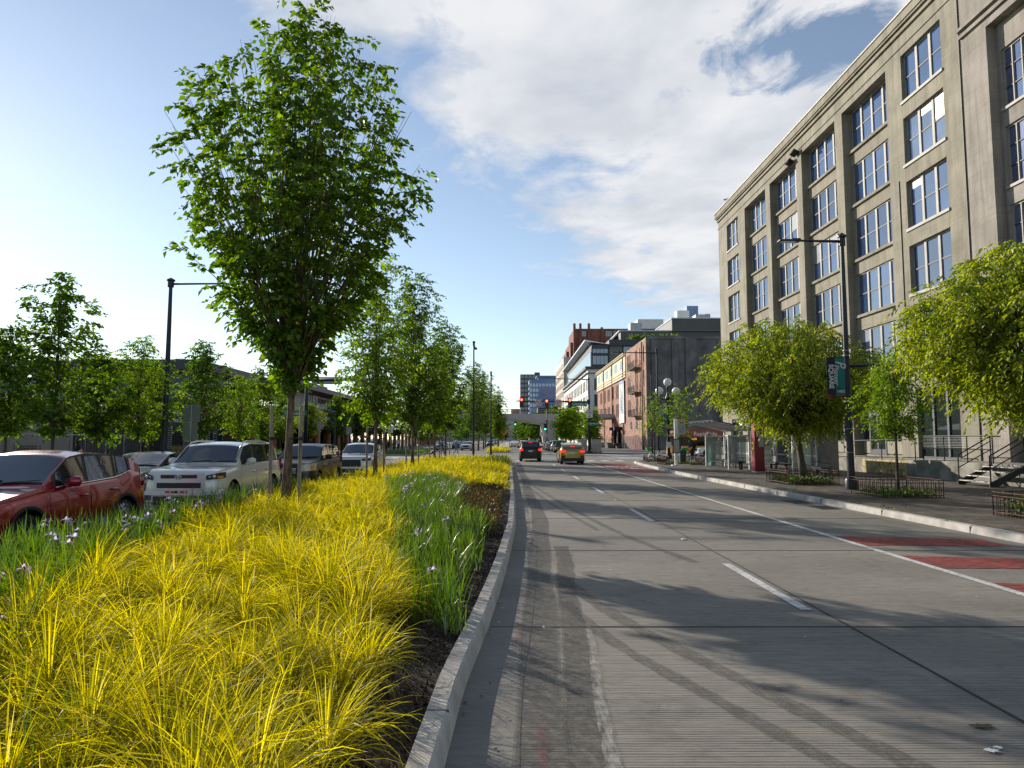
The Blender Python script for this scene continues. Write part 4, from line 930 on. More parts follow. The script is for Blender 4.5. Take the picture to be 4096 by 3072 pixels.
for o_ in ops: window(root, O, U, NN, o_, .12, 2, 2, dks, dglass, .1, .08, .08, pro=.015)
for o_ in ops2: window(root, OS, US, NS, o_, .35, 2, 2, dks, mat('olive_glass', (.06, .065, .04), .2, 0, .2, .5), .12, .1, .1)
b = MB(); b.bb(22.3, 60, 183.8, 262, 21.3, 27.4); b.build('penthouse_wall', dks, root, world=True)
b = MB(); b.bb(22.1, 22.29, 184, 262, 21.4, 25.4)
b.build('balcony_glass', sky_g, root, world=True)
b = MB(); b.add([(20.4, 182.8, 28.6), (20.4, 262, 28.0), (27, 262, 27.2), (27, 182.8, 27.4), (20.4, 182.8, 28.2), (20.4, 262, 27.6), (27, 262, 27.15), (27, 182.8, 27.35)], [(0,1,2,3), (7,6,5,4), (0,4,5,1), (0,3,7,4)]); b.build('roof_fascia', mat('pale_metal', (.55, .58, .62), .35, .5, .1), root, world=True)
b = MB(); b.bb(27, 60, 182.7, 262, 27.0, 28.6); b.bb(22.3, 27, 183.3, 183.79, 26.3, 27.3); b.build('parapet', dks, root, world=True)
for x in (22.6, 31.0, 38.0, 45.0):
    for z in (21.9, 25.0 if x < 30 else 24.9): window(root, (0, 183.79, 0), US, NS, (x, x+4.2, z, z+(2.5 if z < 23 else 2.0)), -.01, 4 if x < 30 else 3, 1, dks, blg, .08, .08)
b = MB()
for x in (27.2, 35.4): b.bb(x, x+(3.4 if x < 30 else 2.2), 183.5, 183.79, 21.4, 27)
for k in range(14): b.bb(27.2, 30.6, 183.42, 183.5, 21.5+.4*k, 21.6+.4*k); b.bb(35.4, 37.6, 183.42, 183.5, 21.5+.4*k, 21.6+.4*k)
b.build('siding', sid, root, world=True)
# louvred grey roof building behind
root = thing('metal_clad_building', 'low grey building with horizontal metal siding seen above the brick roof', 'building', (45, 200, 0))
shell(root, 33, 78, 200, 240, 0, 33.6, sid); shell(root, 48, 84, 199, 240, 33.6, 37.2, sid, 'upper_wall')
b = MB(); b.bb(32.5, 78.2, 199.7, 241, 33.6, 33.9); b.bb(47.8, 84.2, 198.7, 241, 37.2, 37.5); b.add([(27, 205, 28.5), (33, 205, 34), (33.6, 205, 34), (27.8, 205, 28.5), (27, 215, 28.5), (33, 215, 34), (33.6, 215, 34), (27.8, 215, 28.5)], [(0,1,2,3), (7,6,5,4), (0,4,5,1), (3,2,6,7)]); b.build('roof_edge', mat('pale_metal2', (.42, .44, .46), .4, .4, .1), root, world=True)
b = MB()
for k in range(40): b.bb(33, 78, 199.93, 199.998, 24+.25*k, 24.08+.25*k); 
for k in range(12): b.bb(48, 84, 198.93, 198.998, 34+.28*k, 34.1+.28*k)
b.build('siding_rib', dks, root, world=True)
b = MB(); b.bb(66, 67, 197.5, 198.5, 33, 37.5); b.bb(68, 69, 197.5, 198.5, 33, 36.5); b.bb(64.5, 70, 197.5, 198.5, 34.6, 35); b.build('pipe_stack', steel, root, world=True)
for q_ in ((57, 61, 206, 210, 37.5, 39.8), (37, 40.5, 206, 210, 33.9, 37.2)): b = MB(); b.bb(*q_); b.build('roof_vent', steel, root, world=True)
# roof garden shrubs
o = litter('roof_shrubs', 1500, (34, 48, 188, 196), lambda x, y: 28.5+1.2*np.sin(x*1.7)**2, .9, lm_far, hz=1.3); tag(o, 'row of clipped green shrubs on the roof terrace of the white office block', 'shrubs')
# ---- tall beige and red building
bei = mat('beige_stone', (.60, .54, .45), .75, 0, .06, .2); redb = mat('red_brick_far', (.20, .075, .05), .85, 0, .15, .4)
root = thing('apartment_tower', 'tall beige stone apartment block with a stepped red brick top', 'building', (21.2, 264, 0))
ops = [(267+5.2*k, 267+5.2*k+2.4, z, z+2.3) for z in np.arange(4, 31, 3.6) for k in range(8)]
b = MB(); wallgrid(b, O, U, NN, 264, 308, 0, 33.6, ops, .12); b.quad((21.2, 264, 0), (60, 264, 0), (60, 264, 33.6), (21.2, 264, 33.6)); b.quad((21.2, 264, 33.6), (60, 264, 33.6), (60, 308, 33.6), (21.2, 308, 33.6)); b.build('wall', bei, root, world=True)
b = MB()
for o_ in ops: obox(b, O, U, NN, o_[0], o_[1], o_[2], o_[3], -.13, -.10)
for z in (5, 12, 19, 26): b.bb(22.5, 23.7, 263.9, 263.99, z, z+4)
b.build('window', glassmat('far_glass', (.10, .10, .11), 1.8, .1), root, world=True)
b = MB()
for k in range(9): obox(b, O, U, NN, 264.6+5.2*k, 265.3+5.2*k, 2, 30, .002, .03)
b.build('red_pilaster', mat('salmon_brick', (.42, .22, .16), .8), root, world=True)
b = MB()
for x0, x1, y0, z1 in ((25.2, 62, 262.2, 44.5), (24.0, 25.2, 265, 39.5), (23, 25, 272, 36.8), (22.2, 25, 281, 35.4)): b.bb(x0, x1, y0, y0+24, 33.4, z1)
for x in (24.9, 27.2, 30.5, 35.5): b.bb(x, x+.9, 261.6, 263, 33, 46.5 if x < 31 else 45)
b.build('red_upper_storeys', redb, root, world=True)
for x, z in ((27.5, 41.5), (37.5, 41.5), (40.5, 41.5), (43.5, 41.5), (27.5, 37.2), (32, 37.2), (37.5, 37.2)): window(root, (0, 262, 0), US, NS, (x, x+2.2, z, z+1.9), -.02, 2, 1, wbm, MATS['far_glass'], .15, .12)
b = MB(); b.bb(50, 60, 262.5, 275, 44.5, 48.3); b.build('rooftop_box', wbm, root, world=True)
# ---- glass towers in the distance
def tower(lab, x0, x1, y0, y1, H, wm, gm, fl=3.3, colw=3, base=None, name='tower_block', W=True, extra=None):
    root = thing(name, lab, 'building', ((x0+x1)/2, y0, 0)); shell(root, x0, x1, y0, y1, 0, H, wm)
    b = MB(); z = 3.0
    nx = max(1, int((x1-x0)/colw)); cw = (x1-x0)/nx
    while z < H-2:
        for i in range(nx): b.quad((x0+cw*i+.3, y0-.05, z), (x0+cw*(i+1)-.3, y0-.05, z), (x0+cw*(i+1)-.3, y0-.05, z+fl*.62), (x0+cw*i+.3, y0-.05, z+fl*.62))
        if W:
            ny = max(1, int((y1-y0)/colw/1.5)); cy = (y1-y0)/ny; xs_ = x0-.05 if x0 > 0 else x1+.05
            for i in range(ny): b.quad((xs_, y0+cy*i+.3, z), (xs_, y0+cy*(i+1)-.3, z), (xs_, y0+cy*(i+1)-.3, z+fl*.62), (xs_, y0+cy*i+.3, z+fl*.62))
        z += fl
    b.build('window_bands', gm, root, world=True)
    if extra:
        b = MB(); [b.bb(*e_) for e_ in extra]; b.build('rooftop_box', wm, root, world=True)
    return root
tower('dark grey slender tower behind the traffic signals, tallest of the distant pair', 7.5, 20.5, 450, 470, 44.5, mat('tower_dark', (.10, .10, .11), .7, 0, .15, .1), glassmat('tower_glass', (.06, .07, .09), 1.8, .1), 3.0, 2.2, extra=[(17, 20.5, 452, 470, 44.5, 46)])
tower('blue glass residential block behind the traffic signals', 12.5, 40, 420, 440, 38.5, mat('tower_blue', (.16, .26, .42), .5, 0, .1, .1), glassmat('tower_glass2', (.10, .20, .42), 2.4, .05), 3.1, 1.9, extra=[(18, 32, 422, 436, 38.5, 41), (17, 36, 421, 438, 40.2, 41)])
tower('dark block with light windows right above the footbridge', 14, 34, 330, 345, 17, mat('tower_brown', (.06, .05, .05), .7, 0, .1), mat('pale_windows', (.35, .36, .36), .3, 0, .3, .3), 4.2, 4.5)
tower('small hazy grey blue towers left of the signals', -38, -26, 640, 660, 37, mat('tower_haze', (.26, .31, .38), .8, 0, .1), MATS['tower_glass2'], 4, 3, extra=[(-24, -8, 650, 670, 0, 34), (-52, -40, 650, 665, 0, 40)])
tower('grey concrete block above the far bridge left of the dark pole', -42, -24, 380, 400, 24, mat('tower_conc', (.24, .24, .25), .8, 0, .1), MATS['tower_glass'], 3.4, 3)
bt = tower('blue glass skyscraper with a white curved top far up the hill on the right', 103, 117, 415, 430, 74, MATS['tower_blue'], MATS['tower_glass2'], 3.3, 2.2, extra=[(110, 117, 417, 430, 74, 84)])
b = MB(); b.lathe([(5, 0), (5, 7), (0, 7.6)], (108.5, 421, 74), 20); b.build('crown_drum', white, bt, world=True, smooth=True, auto=40)
tower('pale grey tower with large square windows next to the warehouse roof corner', 109.5, 119, 380, 400, 70, mat('tower_pale', (.42, .42, .42), .8, 0, .06), MATS['tower_glass'], 5.2, 4, extra=[(111, 114, 382, 390, 70, 72.5), (101, 109.4, 385, 400, 0, 66)])
for i, (x, y, w_, h_, c_) in enumerate(((8, 520, 26, 15, (.3, .28, .26)), (-8, 600, 24, 20, (.36, .36, .38)), (20, 700, 40, 26, (.25, .27, .3)), (-22, 520, 18, 12, (.42, .40, .37)), (2, 640, 10, 30, (.3, .16, .13)), (-60, 560, 40, 18, (.3, .3, .3)))):
    tower(['low brown block at the end of the street', 'pale grey block at the end of the street', 'wide grey block rising behind the end of the street', 'light low block far left of the street end', 'narrow red brick block at the end of the street', 'wide grey block far to the left behind the trees'][i], x, x+w_, y, y+20, h_, mat('far_wall_%d' % i, c_, .8, 0, .1), MATS['far_glass'], 3.5, 3.5, W=False)
# ---- concrete footbridge
fb = mat('bridge_concrete', (.50, .49, .47), .8, 0, .06, .3)
root = thing('footbridge', 'pale concrete footbridge with an arched underside and one flared pillar across the street', 'bridge', (8.2, 139, 0))
b = MB(); xs_ = np.linspace(-42, 30, 60)
def under(x):
    d = abs(x-8.2); return 6.9-(1.1+1.15*math.exp(-(d/6.0)**2)) if x < 8.2 or True else 0
T = [[(x, 137.2, 6.9), (x, 137.2, under(x)+.35), (x, 137.9, under(x)), (x, 141, under(x)), (x, 141, 6.9), (x, 137.2, 6.9)] for x in xs_]
b.grid(T); b.build('deck', fb, root, world=True)
b = MB(); b.add([(7.0, 137.6, 0), (9.0, 137.6, 0), (9.8, 137.6, 5.2), (6.3, 137.6, 5.2), (7.0, 140.6, 0), (9.0, 140.6, 0), (9.8, 140.6, 5.2), (6.3, 140.6, 5.2)], [(0,1,2,3), (4,7,6,5), (0,3,7,4), (1,5,6,2)]); b.build('pillar', fb, root, world=True)
b = MB(); b.tube([(-42, 137.4, 7.75), (30, 137.4, 7.75)], .05, 5); b.tube([(-42, 137.4, 7.35), (30, 137.4, 7.35)], .03, 5)
for x in np.arange(-42, 30, 2.2): b.tube([(x, 137.4, 6.9), (x, 137.4, 7.75)], .04, 5)
b.build('railing', steel, root, world=True)
b = MB(); b.bb(6.2, 6.8, 136.9, 137.2, 2.4, 3.3); b.bb(9.4, 10, 136.9, 137.2, 2.4, 3.3); b.build('wall_box', white, root, world=True)
# ================================================================ LEFT SIDE BUILDINGS
UL, NL = (0, 1, 0), (1, 0, 0)
lb = mat('beige_metal_wall', (.25, .235, .20), .75, 0, .07, .4); cor = mat('corrugated_grey', (.20, .205, .19), .6, 0, .06); rooft = mat('teal_roof', (.10, .15, .15), .5, .2, .1); dkr = mat('dark_roof', (.04, .045, .05), .5, .2, .15)
root = thing('transit_shed', 'beige grey shed with a louvred vent and sloping teal roof at the far left', 'building', (-33, 36, 0))
b = MB(); O = (-33, 0, 0); obox(b, O, UL, NL, 20, 52, 0, 3.2, -10, 0); b.build('wall', lb, root, world=True)
b = MB(); obox(b, O, UL, NL, 20, 52, 3.2, 3.45, -10, .06); b.build('trim_band', dkr, root, world=True)
b = MB()
for k in range(128): obox(b, O, UL, NL, 20+.25*k, 20.13+.25*k, 3.45, 4.7, -.3, .06)
obox(b, O, UL, NL, 20, 52, 3.45, 4.7, -10, .02); b.build('upper_cladding', cor, root, world=True)
b = MB(); b.add([(-32.5, 19.5, 4.7), (-32.5, 52.5, 4.7), (-38, 49, 7.6), (-38, 23, 7.6), (-43.5, 19.5, 4.7), (-43.5, 52.5, 4.7)], [(0,1,2,3), (1,5,2), (5,4,3,2), (4,0,3)]); b.build('roof', rooft, root, world=True)
b = MB()
for k in range(28): 
    y = 20+1.2*k; t = max(0, min(1, min((y-19.5)/3.5, (52.5-y)/3.5))); b.tube([(-32.45, y, 4.72), (-32.45-5.5*t, y, 4.72+2.9*t)], .05, 4)
b.build('roof_seam', dkr, root, world=True)
b = MB(); obox(b, O, UL, NL, 45.9, 48.6, .3, 1.55, .002, .05); r_ = b.build('vent', lb, root, world=True)
b = MB()
for k in range(7): obox(b, O, UL, NL, 46.1, 48.4, .42+.15*k, .50+.15*k, .052, .10, 0)
b.build('slat', mat('rust_slat', (.10, .05, .04), .7), r_, world=True)
b = MB()
for y in (24, 30, 36, 42, 45, 51.6): obox(b, O, UL, NL, y, y+.05, 0, 3.19, .002, .012)
obox(b, O, UL, NL, 20, 45, 1.75, 1.78, .002, .012); b.build('panel_joint', dkr, root, world=True)
rib = mat('dark_ribbed_wall', (.05, .047, .05), .7, 0, .12); wpan = mat('frosted_panel', (.42, .45, .50), .4, 0, .06)
root = thing('ticket_building', 'dark ribbed single-storey building with tall narrow louvre windows and a pale glazed band above', 'building', (-33.5, 54, 0))
O = (-33.5, 0, 0); b = MB(); obox(b, O, UL, NL, 53, 84, 0, 3.55, -8, 0); obox(b, O, UL, NL, 53, 66, 3.2, 3.75, -8, .25)
for k in range(62): obox(b, O, UL, NL, 53+.5*k, 53.06+.5*k, 0, 3.5, .0, .05)
b.build('wall', rib, root, world=True)
b = MB(); obox(b, (-36, 0, 0), UL, NL, 53, 96, 3.6, 5.2, -6, 0); b.build('clerestory', wpan, root, world=True)
b = MB()
for k in range(30): obox(b, (-36, 0, 0), UL, NL, 53+1.45*k, 53.1+1.45*k, 3.6, 5.2, .002, .06)
obox(b, (-36, 0, 0), UL, NL, 53, 96, 5.2, 5.35, -6, .3); b.build('mullion', black, root, world=True)
for y in (67, 70.5, 73.5, 75.5, 77.5, 80, 82): window(root, O, UL, NL, (y, y+1.0, .9, 2.9), -.06, 1, 9, mat('louvre_white', (.40, .42, .45), .5), dglass, .06, .05, .09)
# building with the wooden stair
timber = mat('timber_cladding', (.16, .075, .04), .8, 0, .2, 2, stretch=(1, .15, 6)); orng = mat('orange_rail', (.42, .19, .06), .6, 0, .1)
root = thing('stair_building', 'brown timber-clad stair block with orange handrails left of the terminal', 'building', (-32, 88, 0))
b = MB(); b.bb(-40, -32, 80.5, 96, 0, 6.2); b.build('wall', timber, root, world=True)
b = MB()
for k in range(26): b.bb(-32, -31.93, 80.5, 96, .2+.23*k, .23+.23*k)
b.build('board_gap', dkr, root, world=True)
for k in range(18):
    b = MB(); b.bb(-31.9, -29.8, 84+.3*k, 84.3+.3*k, .1+.17*k, .27+.17*k); b.build('step', timber, root, world=True)
b = MB()
for x in (-31.8, -29.8):
    b.tube([(x, 84, 1.2), (x, 89.4, 4.3)], .06, 6)
    for k in range(4): b.tube([(x, 84+1.8*k, .1+1.02*k), (x, 84+1.8*k, 1.2+1.03*k)], .06, 6)
b.build('handrail', orng, root, world=True)
b = MB(); b.bb(-31.9, -31.7, 86.5, 91.2, 4.2, 5.6); s_ = b.build('sign', mat('green_sign', (.01, .11, .085), .5), root, world=True)
text('Colman Dock', .8, white, s_, (.32, .9, 4.9), (90, 0, 90), 'lettering')
# big dark roofed hall behind
root = thing('terminal_hall', 'dark flat-roofed terminal hall rising above the trees left of the largest trunk', 'building', (-46, 112, 0))
b = MB(); b.bb(-70, -46, 100, 122, 0, 11.6); b.build('wall', mat('slate_blue_wall', (.07, .085, .11), .6), root, world=True)
b = MB(); b.bb(-71, -44.5, 98.5, 123.5, 11.9, 13.2); b.bb(-66, -48, 104, 118, 13.2, 14.0); b.build('roof', dkr, root, world=True)
b = MB(); b.bb(-70.5, -45, 99.2, 122.8, 11.6, 11.9); b.build('soffit', timber, root, world=True)
# ferry terminal
root = thing('ferry_terminal', 'long ferry terminal with white ribbed wall, overhanging dark roof and large lettering', 'building', (-31, 120, 0))
wr = mat('white_ribbed_panel', (.40, .40, .385), .6, 0, .05); O = (-31, 0, 0)
b = MB()
for y0, y1 in ((96, 122.5), (129.5, 150)):
    obox(b, O, UL, NL, y0, y1, 3.95, 8.9, -.4, 0); y = y0
    while y < y1-.4: obox(b, O, UL, NL, y, y+.45, 4.0, 8.85, .002, .16); y += .62+.25*math.sin(y*3)
b.build('wall', wr, root, world=True)
b = MB(); b.add([(-28.9, 95, 9.05), (-28.9, 152, 9.05), (-45, 152, 9.05), (-45, 95, 9.05), (-28.9, 95, 9.75), (-28.9, 152, 9.75), (-45, 152, 9.75), (-45, 95, 9.75)], [(4,5,6,7), (0,1,5,4), (0,4,7,3), (1,2,6,5)]); b.bb(-38, -33, 104, 124, 9.75, 11.2); b.build('roof', mat('grey_roof', (.13, .14, .15), .6, 0, .1), root, world=True)
b = MB(); b.quad((-28.95, 95, 9.045), (-28.95, 152, 9.045), (-31.2, 152, 8.6), (-31.2, 95, 8.6)); b.quad((-31.2, 95, 8.6), (-31.2, 152, 8.6), (-45, 152, 9.0), (-45, 95, 9.0)); b.bb(-31.6, -31.1, 122.5, 129.5, 7.7, 8.7); b.build('soffit', timber, root, world=True)
b = MB(); b.bb(-36, -31.2, 95, 152, 3.3, 3.95); b.build('floor_edge', dkr, root, world=True)
b = MB()
for y in np.arange(97, 152, 6.5): b.bb(-32, -31.5, y, y+.5, 0, 3.3)
for y in (123.5, 125.5, 127.5): b.bb(-31.4, -31.2, y, y+.12, 4, 8.7)
b.build('column', dkr, root, world=True)
b = MB(); b.bb(-36.5, -36, 95, 152, 0, 3.3); b.build('ground_floor_wall', mat('mottled_dark_wall', (.05, .055, .05), .7, 0, .5, .3, col2=(.012, .014, .012)), root, world=True)  # ground floor wall in a mottled near-black tone
text('SEATTLE FERRY TERMINAL', 1.02, black, root, (.32, -4.3, 7.95), (90, 0, 90), 'lettering', .05, bold=.012)
b = MB(); obox(b, O, UL, NL, 107.0, 109.6, 6.25, 8.7, .17, .3); s_ = b.build('emblem_panel', mat('sign_grey', (.32, .34, .33), .5), root, world=True)
b = MB()
for (y0, y1, z0, z1) in ((107.4, 109.2, 6.5, 6.9), (107.8, 109.0, 6.9, 7.6), (108.2, 109.0, 7.6, 8.0), (108.0, 108.5, 8.0, 8.3)): obox(b, O, UL, NL, y0, y1, z0, z1, .302, .33)
b.build('emblem_figure', mat('emblem_green', (.05, .12, .10), .6), s_, world=True)
b = MB(); obox(b, O, UL, NL, 109.9, 114.3, 6.05, 6.75, .17, .28); s_ = b.build('name_board', mat('dark_board', (.03, .035, .05), .5), root, world=True)
text('PIER 52', .5, white, s_, (.30, -9.0, 6.4), (90, 0, 90), 'lettering'); text('COLMAN DOCK', .27, white, s_, (.30, -6.9, 6.4), (90, 0, 90), 'lettering')
# timber colonnade
tm = mat('warm_timber', (.30, .125, .065), .75, 0, .15, 1.5)
root = thing('timber_colonnade', 'long row of reddish round timber posts under a log beam in front of the terminal', 'colonnade', (-23.8, 120, 0))
b = MB(); b.tube([(-23.8, 62, 3.35), (-23.8, 225, 3.35)], .36, 10); b.tube([(-27.8, 62, 3.35), (-27.8, 225, 3.35)], .3, 8); b.build('beam', tm, root, world=True)
for k in range(31):
    b = MB(); y = 64+5.25*k; b.tube([(-23.8, y, .1), (-23.8, y, 3.1)], .33, 10); b.build('post', tm, root, world=True)
b = MB(); b.bb(-31, -24.2, 62, 225, 3.72, 3.85); b.build('canopy', dkr, root, world=True)
b = MB(); b.bb(-28.6, -28.4, 106, 109, .1, 2.6); o = b.build('orange_kiosk', mat('kiosk_orange', (.5, .2, .03), .6)); tag(o, 'orange upright panel behind the colonnade posts', 'panel')
# ferris wheel
root = thing('observation_wheel', 'big white observation wheel with dark cabins rising behind the terminal roof', 'ferris wheel', (-155, 686, 28.6))
wm_ = mat('wheel_white', (.8, .8, .8), .5, 0, .03); b = MB()
for dy in (-1.2, 1.2):
    for rr, tk in ((26, .22), (24.3, .15)): b.tube([(rr*math.cos(t), dy, rr*math.sin(t)) for t in np.linspace(0, 2*math.pi, 85)], tk, 4, caps=False)
b.tube([(17*math.cos(t), 0, 17*math.sin(t)) for t in np.linspace(0, 2*math.pi, 43)], .10, 4, caps=False)
b.build('rim', wm_, root)
b = MB()
for k in range(42):
    t = 2*math.pi*k/42
    b.tube([(1*math.cos(t), (-1)**k*1.2, 1*math.sin(t)), (24.5*math.cos(t), (-1)**k*1.2, 24.5*math.sin(t))], .13 if k % 2 else .10, 4)
b.build('spoke', wm_, root); b = MB(); b.lathe([(0, -2.5), (1.6, -2.4), (1.6, 2.4), (0, 2.5)], n=16, axis='Y'); b.build('hub', wm_, root)
b = MB()
for sx_ in (-9, 9):
    for sy in (-5, 5): b.tube([(sx_, sy, -28.6), (0, sy*.4, 0)], .6, 6)
b.build('support_leg', wm_, root)
g0 = None
for k in range(42):
    t = 2*math.pi*(k+.5)/42
    if g0 is None:
        b = MB(); b.ball((0, 0, 0), (1.15, 1.15, 1.25), 10); b.bb(-.7, .7, -.7, .7, -1.4, -1.1); g0 = b.build('cabin', mat('cabin_dark', (.04, .045, .06), .3), root, smooth=True); g = g0
    else: g = g0.copy(); COL.objects.link(g); g.parent = root
    g.location = (26.3*math.cos(t), 0, 26.3*math.sin(t)-.9)
# chain link fences on the left
def chain(name, lab, x, y0, y1, h, group=None):
    root = thing(name, lab, 'fence', (x, y0, 0), 0, group); b = MB(); n = int((y1-y0)/2.6)+1
    for k in range(n+1): b.tube([(x, y0+(y1-y0)*k/n, 0), (x, y0+(y1-y0)*k/n, h)], .035, 6)
    b.build('post', steel, root, world=True); b = MB(); b.tube([(x, y0, h), (x, y1, h)], .025, 6); b.build('top_rail', steel, root, world=True)
    b = MB(); d = .28; k = y0
    while k < y1:
        e = min(k+h, y1); b.tube([(x, k, 0), (x, e, e-k)], .006, 3, caps=False); b.tube([(x, k, h), (x, e, h-(e-k))], .006, 3, caps=False); k += d
    b.build('wire_mesh', steel, root, world=True)
chain('chain_link_fence', 'grey chain-link fence in front of the dark ribbed building', -30, 36.5, 56, 2.15)
b = MB(); b.bb(-29.9, -29.6, 50, 57, .1, .55); o = b.build('orange_barrier', mat('barrier_orange', (.6, .10, .03), .6, 0, .15)); tag(o, 'low orange barrier at the foot of the chain-link fence', 'barrier')
b = MB()
for x, z0, z1 in ((-22.6, .1, .9), ): b.bb(x, x+.5, 54, 54.6, z0, z1); b.bb(x+.1, x+.4, 54.1, 54.5, z1, z1+.35)
o = b.build('orange_barrier', MATS['barrier_orange']); tag(o, 'small upright orange traffic barrier near the stair block', 'barrier')
gt = leafmat('tawny_grass', (.22, .17, .06), (.42, .34, .14), .35)
b = MB(); b.bb(-29.5, -27.6, 58, 66, .1, .6); o = b.build('planter_wall', dock); tag(o, 'low concrete planter wall before the dark building', 'planter')
for i, (x, y) in enumerate(((-28.5, 58.8), (-28.5, 60.6), (-28.5, 62.4), (-28.5, 65.2))):
    n = 220; V = ribbons(np.stack([rng.normal(x, .18, n), rng.normal(y, .18, n), np.full(n, .6)], 1), rng.uniform(0, 6.28, n), rng.uniform(.5, 1.0, n), rng.uniform(0, .5, n), rng.uniform(.4, 1.6, n), np.full(n, .03), 3, rng.normal(0, .7, n))
    o = tris('tussock', V, gt, per=7, faces=ribfaces(3)); tag(o, 'straw coloured grass tuft on the planter before the dark building', 'grass tuft', 'straw tufts on the left planter')
# fence, dock and debris before the brick building
chain('chain_link_fence', 'tall mesh fence at the foot of the brick building beside the corner', 20.2, 104, 122, 2.4)
b = MB(); b.bb(19.0, 21.1, 124, 150, .1, 1.1); b.bb(19.2, 21, 122, 124, .1, .6); o = b.build('loading_platform', mat('dark_platform', (.05, .045, .045), .8, 0, .3)); tag(o, 'dark loading platform along the foot of the brick building', 'platform')
rail('platform_railing', 'thin railing on the dark platform of the brick building', [(19.2, 125), (19.2, 150)], 1.1, 1.0, 2, 9, .03)
# ================================================================ VEHICLES
cglass = glassmat('car_glass', (.010, .013, .016), 2.1, .02, .06); trimb = mat('black_trim', (.018, .018, .019), .55, 0, .08); lampg = mat('lamp_glass', (.55, .57, .6), .12, .3, .1, 8); lampd = mat('lamp_dark', (.06, .06, .065), .1, .5, 0)
tail = mat('tail_lamp', (.30, .012, .012), .2, 0, 0, coat=.5); tail_on = mat('tail_lamp_lit', (.9, .03, .02), .3, 0, 0, emit=1.0); alloy = mat('alloy_rim', (.33, .34, .35), .3, .8, .05); plate = mat('number_plate', (.6, .62, .64), .5, 0, .12, 18); amber = mat('amber_lamp', (.8, .30, .03), .3, 0, 0)
under = mat('underbody', (.008, .008, .008), .9, 0, 0)
def paint(name, col, metal=.2, rough=.28): return mat(name, col, rough, metal, .03, .8, coat=1.0)
def car(name, label, loc, heading, P, group=None, detail=True, brake=False):
    Ln, W, H, g = P['L'], P['W'], P['H'], P.get('g', .2); r = P.get('r', .34); xa, xb = P['fa'], P['ra']; body = P['paint']
    hL, hW = Ln/2, W/2; n_ = P.get('n', 4.2); c0 = P.get('c0', .75)
    top = P['top']; belt = P['belt']
    tx = [p[0] for p in top][::-1]; tz = [p[1] for p in top][::-1]; bx = [p[0] for p in belt][::-1]; bz = [p[1] for p in belt][::-1]
    def smooth(x, X, Z, k=.07): return sum(float(np.interp(x+d, X, Z))*w_ for d, w_ in ((-k, .25), (0, .5), (k, .25)))
    zt = lambda x: smooth(x, tx, tz); zs = lambda x: smooth(x, bx, bz)
    def plan(x):
        t = (abs(x)-(hL-c0))/c0
        return hW if t <= 0 else hW*max(0.0, 1-min(t, 1)**n_)**(1/n_)
    def xplan(y, sgn): return sgn*(hL-c0+c0*max(0.0, 1-(min(abs(y)/hW, 1))**n_)**(1/n_))
    ra_ = r+.075
    def zb(x):
        z = g+(.06 if abs(x) > hL-.35 else 0)
        for c in (xa, xb):
            if abs(x-c) < ra_: z = max(z, r+math.sqrt(max(0, ra_**2-(x-c)**2)))
        return z
    def side(x, z):
        wv = plan(x); s0 = zs(x)
        if z <= s0:
            t = (z-g)/max(.05, s0-g); return wv-np.interp(t, [0, .12, .45, .8, .95, 1], [.06, .015, 0, .018, .045, .065])
        return wv-.065-.25*(z-s0)-(.02)
    def topz(x, y):
        s0 = zs(x); hh = max(.02, zt(x)-s0); wt = max(.05, plan(x)-.085-.25*hh); return s0+hh*(1-.07*(min(1, abs(y)/wt))**2.2)-(.03*min(1, hh*4))*(min(1, abs(y)/wt))**6
    xs = list(np.linspace(-(hL-c0), hL-c0, 46))
    for sgn in (-1, 1):
        for th in np.linspace(0.08, 1, 11): xs.append(sgn*(hL-c0+c0*(math.sin(th*math.pi/2))**(2/n_)))
    for c in (xa, xb): xs += [c+ra_*math.cos(a) for a in np.linspace(0, math.pi, 15)]
    xs += tx; xs = sorted(set(round(min(max(x, -hL), hL), 4) for x in xs))
    rows = []
    for x in xs:
        wv = max(.03, plan(x)); b0 = zb(x); s0 = max(zs(x), b0+.03); sec = []
        for t in (0, .12, .45, .8, .95, 1):
            z = max(b0, g+(s0-g)*t) if t else b0; y = max(.02, float(side(x, min(z, s0)))); sec.append((y, z))
        hh = max(.02, zt(x)-s0); wt = max(.02, wv-.085-.25*hh)
        for t in (.03, .4, .75, .9): sec.append((max(.02, wv-.085-.25*hh*t), s0+hh*t))
        for f in (.97, .88, .6, .3, 0): sec.append((wt*f, max(s0+hh*.9, topz(x, wt*f)) if f == .97 else topz(x, wt*f)))
        full = [(x, y, z) for y, z in sec]+[(x, -y, z) for y, z in sec[::-1][1:]]; rows.append(full)
    root = thing(name, label, P.get('cat', 'car'), loc, heading, group)
    b = MB(); b.grid(rows)
    for rw, fl_ in ((rows[0], 1), (rows[-1], -1)): b.add(rw, [tuple(range(len(rw)))[::fl_]])
    bo = b.build('body', body, root, smooth=True, auto=32)
    b = MB(); b.bb(-hL+.25, hL-.25, -hW+.22, hW-.22, g-.02, min(zs(0)-.12, .95)); b.build('underbody', under, root)
    def sgrid(x0, x1, zlo, zhi, off, nx=12, nz=5, sgn=1):
        return [[(x, sgn*(float(side(x, (zlo(x) if callable(zlo) else zlo)+((zhi(x) if callable(zhi) else zhi)-(zlo(x) if callable(zlo) else zlo))*t))+off), (zlo(x) if callable(zlo) else zlo)+((zhi(x) if callable(zhi) else zhi)-(zlo(x) if callable(zlo) else zlo))*t) for t in np.linspace(0, 1, nz)] for x in np.linspace(x0, x1, nx)]
    # windows
    wlo = lambda x: zs(x)+.05; whi = lambda x: max(zs(x)+.055, zs(x)+(zt(x)-zs(x))*.87-.01)
